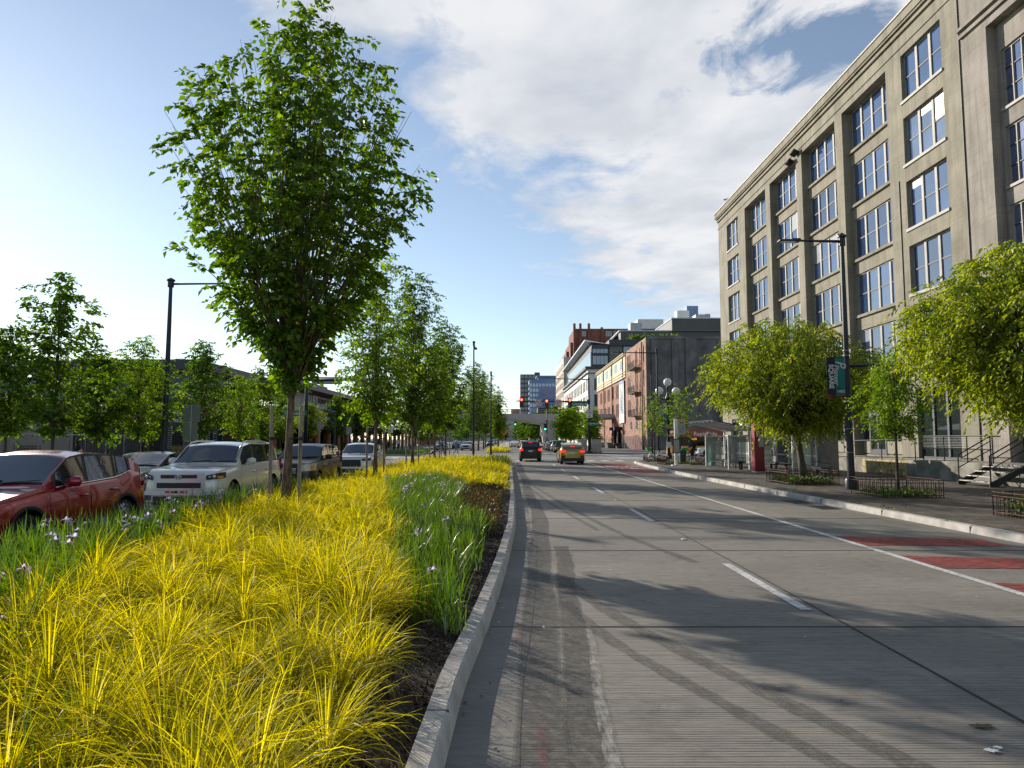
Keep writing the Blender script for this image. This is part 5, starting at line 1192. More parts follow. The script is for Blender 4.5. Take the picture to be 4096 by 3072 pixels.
    for sgn in (1, -1):
        b = MB(); b.grid(sgrid(P['win'][0][0]+.05, P['win'][-1][1]-.05, lambda x: zs(x)+.025, lambda x: whi(x)+.025, .004, 30, 5, sgn)); b.build('window_surround', trimb, root, smooth=True)
        if P.get('strip', True) and detail:
            b = MB(); b.tube([(x, sgn*(float(side(x, zs(x)+.03))+.012), zs(x)+.03) for x in np.linspace(P['win'][0][0], P['win'][-1][1], 14)], .010, 5); b.build('window_trim', chrome, root, smooth=True)
        for (x1, x0) in P['win']:
            b = MB(); b.grid(sgrid(x0+.025, x1-.025, wlo, whi, .010, 14, 5, sgn)); b.build('side_window', cglass, root, smooth=True)
    def tgrid(x0, x1, fy, off, nx=8, ny=9, cut=0):
        out = []
        for x in np.linspace(x0, x1, nx):
            wt = plan(x)-.085-.25*max(.02, zt(x)-zs(x)); dz = (zt(x+.02)-zt(x-.02))/.04; nn = math.hypot(1, dz)
            out.append([(x-dz/nn*off, y, topz(x, y)+off/nn) for y in np.linspace(-wt*fy, wt*fy, ny)])
        return out
    b = MB(); b.grid(tgrid(*P['ws'], .955, .010)); b.build('windshield', cglass, root, smooth=True)
    b = MB(); b.grid(tgrid(*P['rw'], .88, .010)); b.build('rear_window', cglass, root, smooth=True)
    if detail:
        b = MB()
        for y0 in (-.5, .12): x = P['ws'][1]+.02; b.tube([(x, y0, topz(x, y0)+.02), (x-.06, y0+.62, topz(x-.06, y0)+.03)], .011, 4)
        b.build('wiper', trimb, root)
    # doors with handles
    for sgn in (1, -1):
        for (x1, x0) in P.get('doors', []):
            b = MB(); b.grid(sgrid(x0+.012, x1-.012, lambda x: max(zb(x)+.04, g+.12), lambda x: zs(x)-.025, .007, 16, 8, sgn)); d = b.build('door', body, root, smooth=True)
            b = MB(); hx = x0+.17; hz = zs(hx)-.17; hy = sgn*(float(side(hx, hz))+.035); b.ball((hx, hy, hz), (.11, .022, .022), 8); b.build('handle', P.get('handle', body), d, smooth=True)
        # mirror
        mx_ = P['win'][0][0]-.22; mz = zs(mx_)+.10; my = sgn*(hW+.06); b = MB(); b.tube([(mx_-.01, my-sgn*.10, mz-.02), (mx_-.01, my-sgn*.06, mz), (mx_+.01, my+sgn*.04, mz+.01), (mx_-.01, my+sgn*.11, mz+.0), (mx_-.02, my+sgn*.125, mz-.0)], [.05, .088, .095, .075, .03], 10); b.bb(mx_-.04, mx_+.04, min(sgn*(hW-.12), sgn*(hW+.02)), max(sgn*(hW-.12), sgn*(hW+.02)), mz-.09, mz-.04); b.build('mirror', P.get('mirror', body), root, smooth=True)
    # wheels
    if P.get('arch'):
        for c in (xa, xb):
            for sgn in (1, -1):
                b = MB(); G = []
                for t in np.linspace(-.25, math.pi+.25, 22):
                    row = []
                    for rr, o_ in ((ra_-.005, .004), (ra_+.02, .016), (ra_+.055, .012)):
                        x, z = c+rr*math.cos(t), r+rr*math.sin(t); row.append((x, sgn*(float(side(x, max(z, g)))+o_), z))
                    G.append(row)
                b.grid(G); b.build('wheel_arch', P['arch'], root, smooth=True)
        for sgn in (1, -1):
            b = MB(); b.grid(sgrid(xb+ra_, xa-ra_, g-.01, g+.09, .012, 4, 3, sgn)); b.build('rocker_trim', P['arch'], root, smooth=True)
    w0 = None
    for c in (xa, xb):
        for sgn in (1, -1):
            if w0 is None:
                b = MB(); wr_ = .11; b.lathe([(r-.11, -wr_), (r-.02, -wr_), (r, -wr_+.03), (r, wr_-.03), (r-.02, wr_), (r-.11, wr_)], n=26, axis='Y'); w0 = b.build('wheel', rubber, root, smooth=True, auto=40)
                b = MB(); b.lathe([(0, .06), (.06, .075), (.065, .05)], n=14, axis='Y'); b.lathe([(r-.14, .03), (r-.10, .105), (r-.085, .105), (r-.10, .0)], n=26, axis='Y'); b.disc((0, .02, 0), r-.10, 24, 'Y', 0, 1)
                for k in range(5):
                    t = 2*math.pi*k/5
                    for dt in (-.16, .16): b.tube([(.05*math.cos(t+dt), .06, .05*math.sin(t+dt)), ((r-.10)*math.cos(t+dt*.9), .085, (r-.10)*math.sin(t+dt*.9))], .019, 5)
                b.build('rim', [alloy, under], w0, smooth=True, auto=40); o = w0
            else:
                o = w0.copy(); COL.objects.link(o)
                for ch in w0.children: q_ = ch.copy(); COL.objects.link(q_); q_.parent = o
            o.parent = root; o.location = (c, sgn*(hW-.135), r); o.rotation_euler = (0, 0, 0 if sgn > 0 else math.pi)
    # ends
    def patch(y0, y1, z0, z1, sgn, off, m, nm, ny=8, nz=3, z0b=None, z1b=None, par=None):
        b = MB(); G = []
        for t in np.linspace(0, 1, ny):
            y = y0+(y1-y0)*t; a = z0+((z0b if z0b is not None else z0)-z0)*t; c = z1+((z1b if z1b is not None else z1)-z1)*t; x = xplan(y*.995, sgn)
            nyv = (abs(y)/hW)**(n_-1); nv = math.hypot(1, nyv*1.0)
            G.append([(x+sgn*off/nv, y+math.copysign(off*nyv/nv, y), a+(c-a)*s_) for s_ in np.linspace(0, 1, nz)])
        b.grid(G); return b.build(nm, m, par or root, smooth=True)
    fz = P['front']; rz_ = P['rear']
    if fz.get('grille'): y, a, c = fz['grille']; patch(-y, y, a, c, 1, .012, trimb, 'grille')
    if fz.get('lower'): y, a, c = fz['lower']; patch(-y, y, a, c, 1, .012, trimb, 'air_intake')
    for sgn in (1, -1):
        y0, y1, a, c = fz['lamp']; l_ = patch(sgn*y0, sgn*y1, a, c, 1, .014, fz.get('lampmat', lampg), 'headlight', z1b=c+fz.get('rise', .02), z0b=a+fz.get('rise', .02)*.5)
        if fz.get('amber'): patch(sgn*(y1-.10), sgn*(y1-.02), a+.04, c-.02, 1, .018, amber, 'indicator', par=l_)
        y0, y1, a, c = rz_['lamp']; patch(sgn*y0, sgn*y1, a, c, -1, .014, tail_on if brake else tail, 'tail_light')
    y, a, c = rz_.get('plate', (.16, .62, .76)); patch(-y, y, a, c, -1, .016, plate, 'number_plate')
    if fz.get('plate'): y, a, c = fz['plate']; patch(-y, y, a, c, 1, .02, plate, 'number_plate')
    patch(-hW*.97, hW*.97, g+.02, g+.24, -1, .010, P.get('arch') or trimb, 'rear_bumper', 14)
    if brake:
        x = P['rw'][0]+.06 if P['rw'][0] > P['rw'][1] else P['rw'][1]+.04; x = max(P['rw'])+.0; b = MB(); b.box((x-.02, 0, topz(x-.02, 0)+.03), (.05, .34, .035)); b.build('brake_light', tail_on, root)
    if P.get('rails'):
        for sgn in (1, -1):
            b = MB(); x0, x1 = P['rails']; ps = []
            for t in np.linspace(0, 1, 9):
                x = x0+(x1-x0)*t; y = sgn*(plan(x)-.085-.25*(zt(x)-zs(x))-.05); ps.append((x, y, topz(x, y)+.02+.055*min(1, 5*t, 5*(1-t))))
            b.tube(ps, .02, 6); b.build('roof_rail', P.get('railmat', trimb), root, smooth=True)
    if P.get('fin'): b = MB(); x = P['fin']; b.add([(x+.1, -.015, topz(x, 0)), (x+.1, .015, topz(x, 0)), (x-.1, .03, topz(x, 0)), (x-.1, -.03, topz(x, 0)), (x-.09, 0, topz(x, 0)+.09)], [(0,1,4), (1,2,4), (2,3,4), (3,0,4)]); b.build('aerial_fin', body, root)
    root['_p'] = 0; del root['_p']
    return root, patch, dict(side=side, zt=zt, zs=zs, topz=topz, xplan=xplan)
def prof(kind, L, H, hood=1.0, beltz=1.02):
    h = L/2
    if kind == 'suv':   # sloping rear crossover
        top = [(h, .74), (h-.12, .86), (h-.35, hood-.04), (h-1.2, hood+.08), (h-1.32, hood+.12), (h-2.05, H-.06), (h-2.5, H-.005), (0-.2, H), (-h+1.15, H-.06), (-h+.68, H-.15), (-h+.44, H-.29), (-h+.12, beltz+.12), (-h, beltz-.1)]
        belt = [(h, .70), (h-.12, .82), (h-.4, hood-.09), (h-1.35, beltz-.03), (-h+1.2, beltz+.06), (-h+.75, beltz+.17), (-h+.4, beltz+.14), (-h+.15, beltz+.02), (-h, beltz-.14)]
    elif kind == 'box':
        top = [(h, .80), (h-.10, .98), (h-.3, hood), (h-1.25, hood+.08), (h-1.35, hood+.10), (h-1.95, H-.07), (h-2.35, H-.01), (0, H), (-h+.6, H-.03), (-h+.36, H-.09), (-h+.12, beltz+.05), (-h, beltz-.1)]
        belt = [(h, .76), (h-.10, .93), (h-.4, hood-.05), (h-1.35, beltz-.02), (-h+.5, beltz+.04), (-h+.15, beltz), (-h, beltz-.14)]
    else:
        top = [(h, .62), (h-.12, .72), (h-.4, .84), (h-1.15, .98), (h-1.3, 1.02), (h-2.15, H-.05), (h-2.6, H), (-.4, H-.01), (-h+1.5, H-.09), (-h+.75, 1.14), (-h+.55, 1.10), (-h+.1, 1.05), (-h, .9)]
        belt = [(h, .58), (h-.12, .68), (h-.5, .80), (h-1.35, .94), (0, .98), (-h+1.0, 1.02), (-h+.3, 1.0), (-h, .86)]
    return top, belt
def spec(kind, L, W, H, pm, **k):
    top, belt = prof(kind, L, H, k.pop('hood', 1.0), k.pop('beltz', 1.02)); h = L/2
    S = dict(L=L, W=W, H=H, top=top, belt=belt, paint=pm, fa=h-.92, ra=-h+.98, r=.34, g=.21)
    if kind == 'suv': S.update(ws=(h-2.0, h-1.36), rw=(-h+.38, -h+.16), win=[(h-1.62, h-2.42), (h-2.46, -h+1.28), (-h+1.24, -h+.78)], doors=[(h-1.4, h-2.44), (h-2.46, -h+1.22)])
    elif kind == 'box': S.update(ws=(h-1.92, h-1.39), rw=(-h+.34, -h+.15), win=[(h-1.62, h-2.42), (h-2.46, -h+1.45), (-h+1.32, -h+.45)], doors=[(h-1.4, h-2.44), (h-2.46, -h+1.4)])
    else: S.update(ws=(h-2.1, h-1.33), rw=(-h+1.4, -h+.8), win=[(h-1.7, h-2.45), (h-2.5, -h+1.35), (-h+1.33, -h+.98)], doors=[(h-1.45, h-2.47), (h-2.5, -h+1.3)])
    S['front'] = dict(lamp=(.50, .88*W/2/.9*.98, .66, .78), grille=(.42, .52, .74), lower=(.6, .26, .40)); S['rear'] = dict(lamp=(.55, W/2*.99, .84, .98), plate=(.16, .66, .80))
    S.update(k); return S
DN, UPH = -R(90), R(90)   # facing the camera / driving away
red = paint('wine_red_paint', (.27, .008, .022), .4, .22); wh_ = paint('pearl_white_paint', (.60, .60, .56), .05); blk = mat('black_paint', (.006, .007, .011), .38, 0, 0, coat=.15); gryp = paint('graphite_paint', (.05, .056, .062), .5); wh2 = paint('white_paint_car', (.68, .69, .70), .05); yel = paint('mustard_paint', (.36, .27, .03), .2); slv = paint('silver_paint', (.38, .40, .42), .6); blu = paint('blue_paint', (.05, .10, .25), .4); dgr = paint('dark_green_grey_paint', (.03, .036, .036), .4)
S = spec('suv', 4.55, 1.86, 1.66, red, hood=.99, beltz=1.05, arch=trimb, fin=-1.25, r=.35)
S['front'] = dict(lamp=(.52, .9, .70, .80), lampmat=lampd, grille=(.46, .48, .80), lower=(.7, .24, .38), rise=.03); S['rear'] = dict(lamp=(.5, .925, .93, 1.03))
rt, patch, fn = car('parked_car', 'dark red crossover at the left edge, nearest of the stopped vehicles', (-8.25, 11.95, 0), DN, S)
S = spec('box', 4.82, 1.94, 1.78, wh_, hood=1.10, beltz=1.16, handle=chrome, rails=(.95, -1.7), railmat=slv, strip=False, r=.38, g=.27, n=4.6)
S['win'] = [(.78, -.05), (-.13, -.98), (-1.12, -1.98)]
slv2 = mat('bright_silver', (.58, .60, .64), .25, .3, .03)
S['front'] = dict(lamp=(.64, .968, .86, .97), lampmat=lampd, rise=.07, amber=1); S['rear'] = dict(lamp=(.75, .965, .90, 1.25), plate=(.16, .85, 1.0))
rt, patch, fn = car('parked_car', 'large white off-road wagon with chrome grille stopped behind the dark red crossover', (-7.98, 19.1, 0), DN, S)
g_ = patch(-.60, .60, .62, 1.03, 1, .014, slv2, 'grille', ny=14)
patch(-.44, .44, .90, .985, 1, .022, trimb, 'mesh', par=g_); patch(-.53, .53, .665, .79, 1, .022, trimb, 'mesh', par=g_); patch(-.50, .50, .80, .885, 1, .040, slv2, 'chrome_bar', ny=10, par=g_)
patch(-.93, .93, .50, .60, 1, .06, slv2, 'chrome_bumper', ny=16); patch(-.62, .62, .34, .47, 1, .02, trimb, 'air_intake', ny=12); patch(-.30, .24, .545, .60, 1, .06, mat('red_dash_reflection', (.55, .02, .03), .3), 'painted_reflection')  # red patch is a reflection painted onto the bumper
for sg in (1, -1):
    patch(sg*.68, sg*.92, .37, .50, 1, .02, trimb, 'fog_lamp_recess'); 
    l_ = [c for c in rt.children if c.name.startswith('headlight')][0 if sg > 0 else 1]; x = fn['xplan'](.78, 1); b = MB(); b.ball((x+.004, sg*.82, .945), (.03, .045, .042), 12); b.ball((x+.02, sg*.71, .935), (.03, .04, .036), 10); b.build('lamp_lens', lampg, l_, smooth=True)
bd = MB()       # oval emblem of crossed ellipses
def ell(cy, cz, a, c, tk=.007, x=2.46): bd.tube([(x, cy+a*math.cos(t), cz+c*math.sin(t)) for t in np.linspace(0, 2*math.pi, 25)], tk, 5, caps=False)
ell(0, .93, .078, .052); ell(0, .945, .05, .016, .005); ell(0, .935, .02, .042, .005); bd.build('emblem', chrome, rt, smooth=True)
S = spec('sedan', 4.85, 1.84, 1.45, gryp, r=.33); car('parked_car', 'dark grey sedan in the far lane showing between the red crossover and the white wagon', (-11.75, 22.6, 0), DN, S)
S = spec('box', 4.6, 1.80, 1.68, blk, hood=1.04, beltz=1.10, r=.34, g=.22); S['front'] = dict(lamp=(.46, .90, .72, .95), lampmat=lampg, grille=(.38, .64, .86), lower=(.6, .3, .42), rise=.06, amber=1); S['rear'] = dict(lamp=(.72, .9, .9, 1.4))
rt, patch, fn = car('parked_car', 'black compact wagon behind the largest tree trunk with round headlights', (-7.72, 26.2, 0), DN, S)
for k in range(3): patch(-.33, .33, .67+.07*k, .685+.07*k, 1, .022, chrome, 'chrome_bar')
S = spec('suv', 4.65, 1.86, 1.66, wh2, hood=1.0, beltz=1.06, arch=trimb, r=.35); S['front'] = dict(lamp=(.50, .9, .78, .88), lampmat=lampd, grille=(.46, .50, .84), lower=(.7, .26, .4), rise=.04)
car('parked_car', 'white crossover last in the queue behind the black wagon', (-7.72, 36.0, 0), DN, S)
S = spec('box', 4.62, 1.82, 1.71, blk, hood=1.05, beltz=1.08, r=.35, g=.24, arch=trimb, rails=(.8, -1.7)); S['rear'] = dict(lamp=(.62, .90, .88, 1.06), plate=(.18, .80, .93))
S['rw'] = (-4.62/2+.35, -4.62/2+.15)
rt, patch, fn = car('waiting_car', 'black wagon with lit brake lights waiting in the left lane at the crossing', (1.78, 58.5, 0), UPH, S, brake=True)
S = spec('suv', 4.45, 1.80, 1.60, yel, hood=1.0, beltz=1.02, r=.35, g=.24, arch=trimb, rails=(.8, -1.6), railmat=slv); S['rear'] = dict(lamp=(.50, .89, .88, 1.02), plate=(.17, .76, .90))
rt, patch, fn = car('waiting_car', 'mustard yellow crossover with lit brake lights waiting in the right lane', (4.62, 51.9, 0), UPH, S, brake=True)
for sg in (1, -1): patch(sg*.55, sg*.86, .42, .66, -1, .018, trimb, 'rear_reflector_surround'); patch(sg*.62, sg*.78, .46, .56, -1, .026, tail, 'rear_reflector')
def simple(name, lab, x, y, hd, kind, L, W, H, pm, group=None, brake=False):
    S = spec(kind, L, W, H, pm, arch=trimb if kind != 'sedan' else None); return car(name, lab, (x, y, 0), hd, S, group, detail=False, brake=brake)[0]
G1 = 'cars parked along the right kerb beyond the crossing'
simple('parked_car', 'dark grey wagon nearest in the parked row behind the yellow crossover', 6.95, 93, UPH, 'box', 4.6, 1.8, 1.7, gryp, G1)
simple('parked_car', 'silver boxy wagon second in the parked row beyond the crossing', 6.9, 99.5, UPH, 'box', 4.5, 1.8, 1.68, slv, G1)
simple('parked_car', 'dark blue crossover third in the parked row beyond the crossing', 6.85, 106, UPH, 'suv', 4.5, 1.8, 1.64, blu, G1)
simple('parked_car', 'silver sedan fourth in the parked row beyond the crossing', 6.8, 112.5, UPH, 'sedan', 4.6, 1.8, 1.45, slv, G1)
simple('parked_car', 'black wagon farthest in the parked row beyond the crossing', 6.8, 119, UPH, 'box', 4.5, 1.8, 1.66, blk, G1)
simple('distant_car', 'small white sedan driving away under the footbridge', 1.2, 148, UPH, 'sedan', 4.6, 1.8, 1.45, wh2)
simple('distant_car', 'small brown red car under the footbridge beside the white sedan', 3.3, 152, UPH, 'suv', 4.5, 1.8, 1.6, paint('rust_paint', (.25, .07, .03)), brake=True)
simple('distant_car', 'small dark car under the footbridge ahead of the waiting black wagon', 4.9, 158, UPH, 'suv', 4.5, 1.8, 1.6, gryp, brake=True)
simple('distant_car', 'light grey sedan coming toward the crossing left of the suitcase walker', -11.4, 116, DN, 'sedan', 4.6, 1.82, 1.46, slv)
simple('distant_car', 'white grey sedan waiting beyond the crossing right of the grey haired walker', -5.6, 104, DN, 'sedan', 4.7, 1.84, 1.45, wh2) if False else simple('distant_car', 'pale grey sedan waiting beyond the crossing right of the grey haired walker', -6.9, 112, DN, 'sedan', 4.7, 1.84, 1.45, slv)
simple('distant_car', 'blue sedan beyond the crossing behind the grey haired walker', -9.8, 130, DN, 'sedan', 4.6, 1.8, 1.45, blu)
simple('distant_car', 'dark car approaching beside the far dark pole', -4.6, 168, DN, 'suv', 4.5, 1.8, 1.6, dgr)
simple('distant_car', 'white crossover approaching beyond the narrow upright tree', -4.4, 235, DN, 'suv', 4.6, 1.85, 1.65, wh2)
simple('crossing_car', 'white crossover on the cross street in front of the bus', 21.6, 70.8, R(180), 'suv', 4.6, 1.85, 1.64, wh2)
# ---- articulated city bus
busr = paint('bus_red', (.20, .012, .02), .1); busy = paint('bus_yellow', (.50, .24, .02), .05); bglas = glassmat('bus_glass', (.008, .009, .01), 1.5, .04)
root = thing('bus', 'red and yellow city bus crossing on the side street behind the bus shelter', 'bus', (17.7, 76, 0))
x0, x1, y0, y1 = 17.7, 35.5, 74.7, 77.25
b = MB(); b.bb(x0, x1, y0, y1, .32, 1.12); b.build('lower_body', busy, root, world=True, bevel=.08)
b = MB(); b.bb(x0+.03, x1-.02, y0+.02, y1-.02, 1.12, 2.06); b.build('window_band', bglas, root, world=True)
b = MB(); b.add([(x0+.3, y0+.02, 2.061), (x1, y0+.02, 2.061), (x1, y0+.02, 2.72), (x0+2.2, y0+.02, 2.95), (x0+.7, y0+.02, 2.85), (x0+.02, y0+.02, 2.4), (x0+.3, y1, 2.061), (x1, y1, 2.061), (x1, y1, 2.72), (x0+2.2, y1, 2.95), (x0+.7, y1, 2.85), (x0+.02, y1, 2.4)], [(0,1,2,3,4,5), (11,10,9,8,7,6), (5,4,10,11), (4,3,9,10), (3,2,8,9), (0,5,11,6)]); b.build('roof_fairing', busr, root, world=True)
for xx in (x0+2.6, x0+8.6, x0+14.8):
    b = MB(); b.lathe([(0, -.12), (.5, -.14), (.5, .14), (0, .16)], (xx, y0+.12, .5), 22, 'Y'); o = b.build('wheel', rubber, root, world=True, smooth=True, auto=40); b = MB(); b.lathe([(0, -.18), (.27, -.16), (.29, -.141)], (xx, y0+.12, .5), 18, 'Y'); b.build('rim', alloy, o, world=True, smooth=True)
b = MB()
for xx in np.arange(x0+1.2, x1, 1.55): b.bb(xx, xx+.07, y0+.004, y0+.019, 1.13, 2.05)
b.build('window_post', trimb, root, world=True)
text('RapidRide', .60, white, root, (3.75, -1.30, 2.40), (90, 0, 0), 'lettering', .01, sx=1.05, bold=.010)
led = mat('amber_display', (1, .36, .04), .5, 0, 0, emit=1.0); text('6245', .30, led, root, (2.5, -1.31, 1.86), (90, 0, 0), 'lettering', .005)
b = MB(); b.bb(x0+5.1, x0+5.3, y0-.01, y0+.01, 1.78, 1.96); b.build('side_lamp', led, root, world=True)
# ================================================================ STREET FURNITURE
globe = mat('lamp_globe_white', (.80, .80, .80), .25, 0, 0)
def lamp(name, lab, x, y, zb, h, arms=(), r=.085, group='dark street lamps along the road'):
    root = thing(name, lab, 'street lamp', (x, y, zb), 0, group)
    b = MB(); b.tube([(0, 0, 0), (0, 0, h)], [r*1.25, r*.62], 12); b.build('pole', navy, root, smooth=True, auto=50)
    b = MB(); b.lathe([(0, 0), (r*2.1, 0), (r*2.1, .32), (r*1.9, .36), (r*1.2, .38)], n=16); b.build('base', navy, root, smooth=True, auto=40)
    b = MB(); b.lathe([(r*.62, h-.05), (r*1.5, h), (r*1.5, h+.06), (r*.5, h+.14), (0, h+.17)], n=12); b.build('cap', navy, root, smooth=True, auto=40)
    for (dx, dy, ln, z) in arms:
        b = MB(); b.tube([(0, 0, z), (dx*ln, dy*ln, z+.03)], [.055, .035], 8); b.lathe([(r*1.1, z-.15), (r*1.1, z+.12)], n=10); b.build('arm', navy, root, smooth=True)
        b = MB(); b.box((dx*(ln+.25), dy*(ln+.25), z+.02), (.75 if abs(dx) > .5 else .28, .28 if abs(dx) > .5 else .75, .07)); b.box((dx*(ln+.02), dy*(ln+.02), z+.07), (.3 if abs(dx) > .5 else .16, .16 if abs(dx) > .5 else .3, .07)); hd_ = b.build('lamp_head', navy, root, bevel=.015)
        b = MB(); b.box((dx*(ln+.3), dy*(ln+.3), z-.02), (.5 if abs(dx) > .5 else .2, .2 if abs(dx) > .5 else .5, .02)); b.build('lens', lampg, hd_)
    return root
rt = lamp('street_lamp', 'dark street lamp with banner and long arm behind the fenced sapling on the right', 11.66, 23.4, .146, 8.75, [(-1, 0, 1.6, 8.6)], .10)
b = MB(); b.tube([(0, 0, 4.22), (2.2, 0, 4.25)], .05, 8); b.build('side_arm', navy, rt, smooth=True)
for z in (4.75, 4.58, 3.12, 2.98, 1.25, 2.05): b = MB(); b.lathe([(.118, z-.012), (.124, z), (.118, z+.012)], n=14); b.build('clamp', steel, rt, smooth=True)
lamp('street_lamp', 'dark street lamp on the left side above the white wagon, its arm reaching right', -16.4, 32.7, .14, 9.35, [(1, 0, 3.2, 9.2)], .13)
lamp('street_lamp', 'street lamp with a long arm beside the globe lamp at the corner', 12.55, 57.6, .146, 9.25, [(-1, 0, 3.2, 9.0)], .09)
lamp('street_lamp', 'shorter street lamp in front of the dark brick wall right of the fire escape', 16.7, 80, .14, 9.3, [(.5, -.5, 1.3, 9.1)], .08)
lamp('street_lamp', 'dark lamp pole rising out of the tree row in the median', -2.8, 54, .15, 9.35, [(0, 1, 2.4, 9.2)], .08)
lamp('street_lamp', 'plain dark lamp pole right of the median trees against the sky', -2.1, 79.5, .0, 9.6, [(0, 1, 2.0, 9.4)], .10)
# banners
teal = mat('banner_teal', (.012, .16, .16), .75, 0, .08); bnavy = mat('banner_navy', (.012, .015, .03), .75, 0, .08); bred = mat('banner_red', (.28, .03, .02), .7, 0, .1); bwh = mat('banner_white', (.55, .56, .58), .7, 0, .04)
def banner(lab, x, y, z0, flip=1):
    """lower-left corner x,y,z0; .66 wide, 1.42 tall"""
    root = thing('street_banner', lab, 'banner', (x, y, z0)); W_, H_ = .66, 1.42
    b = MB(); b.add([(0, 0, .10), (.31, 0, 0), (.31, 0, H_), (0, 0, H_)], [(0, 1, 2, 3)], 0); b.add([(.31, 0, 0), (W_, 0, .10), (W_, 0, H_), (.31, 0, H_)], [(0, 1, 2, 3)], 1)
    b.add([(-.03, 0, 0), (.31, 0, 0), (0, 0, .10)], [(0, 1, 2)], 2); b.add([(.31, 0, 0), (W_, 0, 0), (W_, 0, .10)], [(0, 1, 2)], 2)
    b2 = MB(); 
    for f, m_ in zip(b.f, b.m):
        P = [b.v[i] for i in f]; n = len(P); b2.add(P+[(p[0], .012, p[2]) for p in P], [tuple(range(n)), tuple(range(n, 2*n))[::-1]]+[(i, (i+1) % n, n+(i+1) % n, n+i) for i in range(n)], m_)
    b2.build('cloth', [bnavy, teal, bred], root)
    text('SQUARE', .235, bwh, root, (.155, -.008, .74), (90, 90, 0), 'lettering', .002, sx=1.0, bold=.010)
    text('Pioneer', .27, bwh, root, (.345, -.009, .80), (90, 90, 0), 'lettering', .002, sx=.88, shear=.25, bold=.004)
    text('P', .52, bwh, root, (.50, -.010, 1.20), (90, 90, 0), 'lettering', .002, sx=.85, shear=.3, bold=.006)
    text('EST.', .085, bnavy, root, (.47, -.008, .29), (90, 0, 0), 'lettering', .002); text('1852', .125, bwh, root, (.49, -.008, .195), (90, 0, 0), 'lettering', .002, sx=1.15, bold=.004)
    b = MB(); b.tube([(-.03, .006, H_), (W_+.16, .006, H_+.01)], .014, 6); b.tube([(-.03, .006, -.005), (W_+.16, .006, -.005)], .012, 6); b.build('bracket', black, root)
    return root
banner('teal and navy district banner on the near right lamp post', 10.90, 23.28, 3.29).scale = (.943,)*3
r2 = banner('teal and navy district banner on the globe lamp post at the corner', 12.85, 58.9, 3.35); r2.scale = (1.15,)*3
# triple globe lamp
root = thing('globe_lamp', 'black ornamental lamp post with three white globes at the corner', 'street lamp', (13.75, 59, .146))
b = MB(); b.lathe([(0, 0), (.28, 0), (.28, .3), (.17, .5), (.13, 1.2), (.11, 4.9), (.20, 5.0), (.24, 5.15), (.2, 5.35), (.1, 5.5), (.07, 6.0), (.13, 6.15), (.05, 6.3)], n=14); b.build('pole', black, root, smooth=True, auto=50)
for s_ in (-1, 1):
    b = MB(); b.tube([(0, 0, 5.2), (s_*.35, 0, 5.1), (s_*.68, 0, 5.25), (s_*.72, 0, 5.5)], [.07, .06, .06, .08], 8); b.build('arm', black, root, smooth=True)
for (x, z) in ((-.72, 5.86), (.72, 5.83), (0, 6.62)): b = MB(); b.ball((x, 0, z), .345, 20); b.build('globe', globe, root, smooth=True)
b = MB(); b.bb(-.2, .2, -.18, -.15, .95, 1.45); s_ = b.build('sign', white, root); b = MB(); b.disc((0, -.153, 1.22), .17, 22, 'Y', .14); b.box((0, -.153, 1.22), (.03, .004, .30), rot=Matrix.Rotation(R(45), 3, 'Y')); b.build('red_ring', mat('sign_red', (.45, .02, .02), .5, 0, 0), s_); text('P', .24, black, s_, (0, -.155, 1.22), (90, 0, 0), 'lettering', .001)
# signals
sigb = mat('signal_black', (.012, .012, .012), .5, 0, .05); sigy = mat('signal_border', (.35, .25, .03), .5, 0, .05); sgreen_m = mat('street_sign_green', (.008, .16, .075), .45, 0, .03)
onr = mat('signal_red_lit', (1, .06, .03), .4, 0, 0, emit=9); ong = mat('signal_green_lit', (.06, 1, .50), .4, 0, 0, emit=6); offl = mat('signal_off', (.03, .03, .03), .3, 0, 0)
def signal(lab, x, y, z, on='r', s=1.0, group='traffic signals over the street', back=True):
    root = thing('traffic_signal', lab, 'traffic light', (x, y, z), 0, group)
    b = MB(); b.bb(-.25*s, .25*s, .0, .03, -.62*s, .62*s, 1); b.bb(-.225*s, .225*s, -.02, .0, -.595*s, .595*s, 0); b.bb(-.17*s, .17*s, -.12, -.02, -.53*s, .53*s, 0); b.bb(-.13*s, .13*s, .03, .2, -.5*s, .5*s, 0); b.build('housing', [sigb, sigy], root)
    for k, zc_ in enumerate((.35, 0, -.35)):
        lit = (on == 'r' and k == 0) or (on == 'g' and k == 2)
        b = MB(); b.disc((0, -.135, zc_*s), .135*s, 18); b.build('lens', (onr if on == 'r' else ong) if lit else offl, root)
        b = MB(); G = [[(.15*s*math.cos(t), -.12-d, zc_*s+.15*s*math.sin(t)) for d in (0, .22*s)] for t in np.linspace(-.3, math.pi+.3, 14)]; b.grid(G); b.build('visor', sigb, root, smooth=True)
    return root
def mast(lab, x, y, h, za, x2, zb=.14, lampz=None, r=.13, group=None, m=None):
    root = thing('signal_mast', lab, 'signal pole', (x, y, zb), 0, group); m = m or navy
    b = MB(); b.tube([(0, 0, 0), (0, 0, h)], [r*1.2, r*.8], 12); b.build('pole', m, root, smooth=True); b = MB(); b.lathe([(0, 0), (r*2.4, 0), (r*2.4, .3), (r*1.3, .42)], n=14); b.build('base', m, root, smooth=True, auto=40)
    b = MB(); b.tube([(0, 0, za-zb), (x2-x, 0, za-zb+.12)], [r*.9, r*.5], 10); b.lathe([(r*1.3, za-zb-.3), (r*1.3, za-zb+.3)], n=12); b.build('mast_arm', m, root, smooth=True)
    if lampz:
        b = MB(); b.tube([(0, 0, lampz-.1), (-3.6, 0, lampz)], [.07, .045], 8); b.build('lamp_arm', m, root, smooth=True); b = MB(); b.box((-4.0, 0, lampz), (.8, .3, .09)); b.build('lamp_head', m, root)
    return root
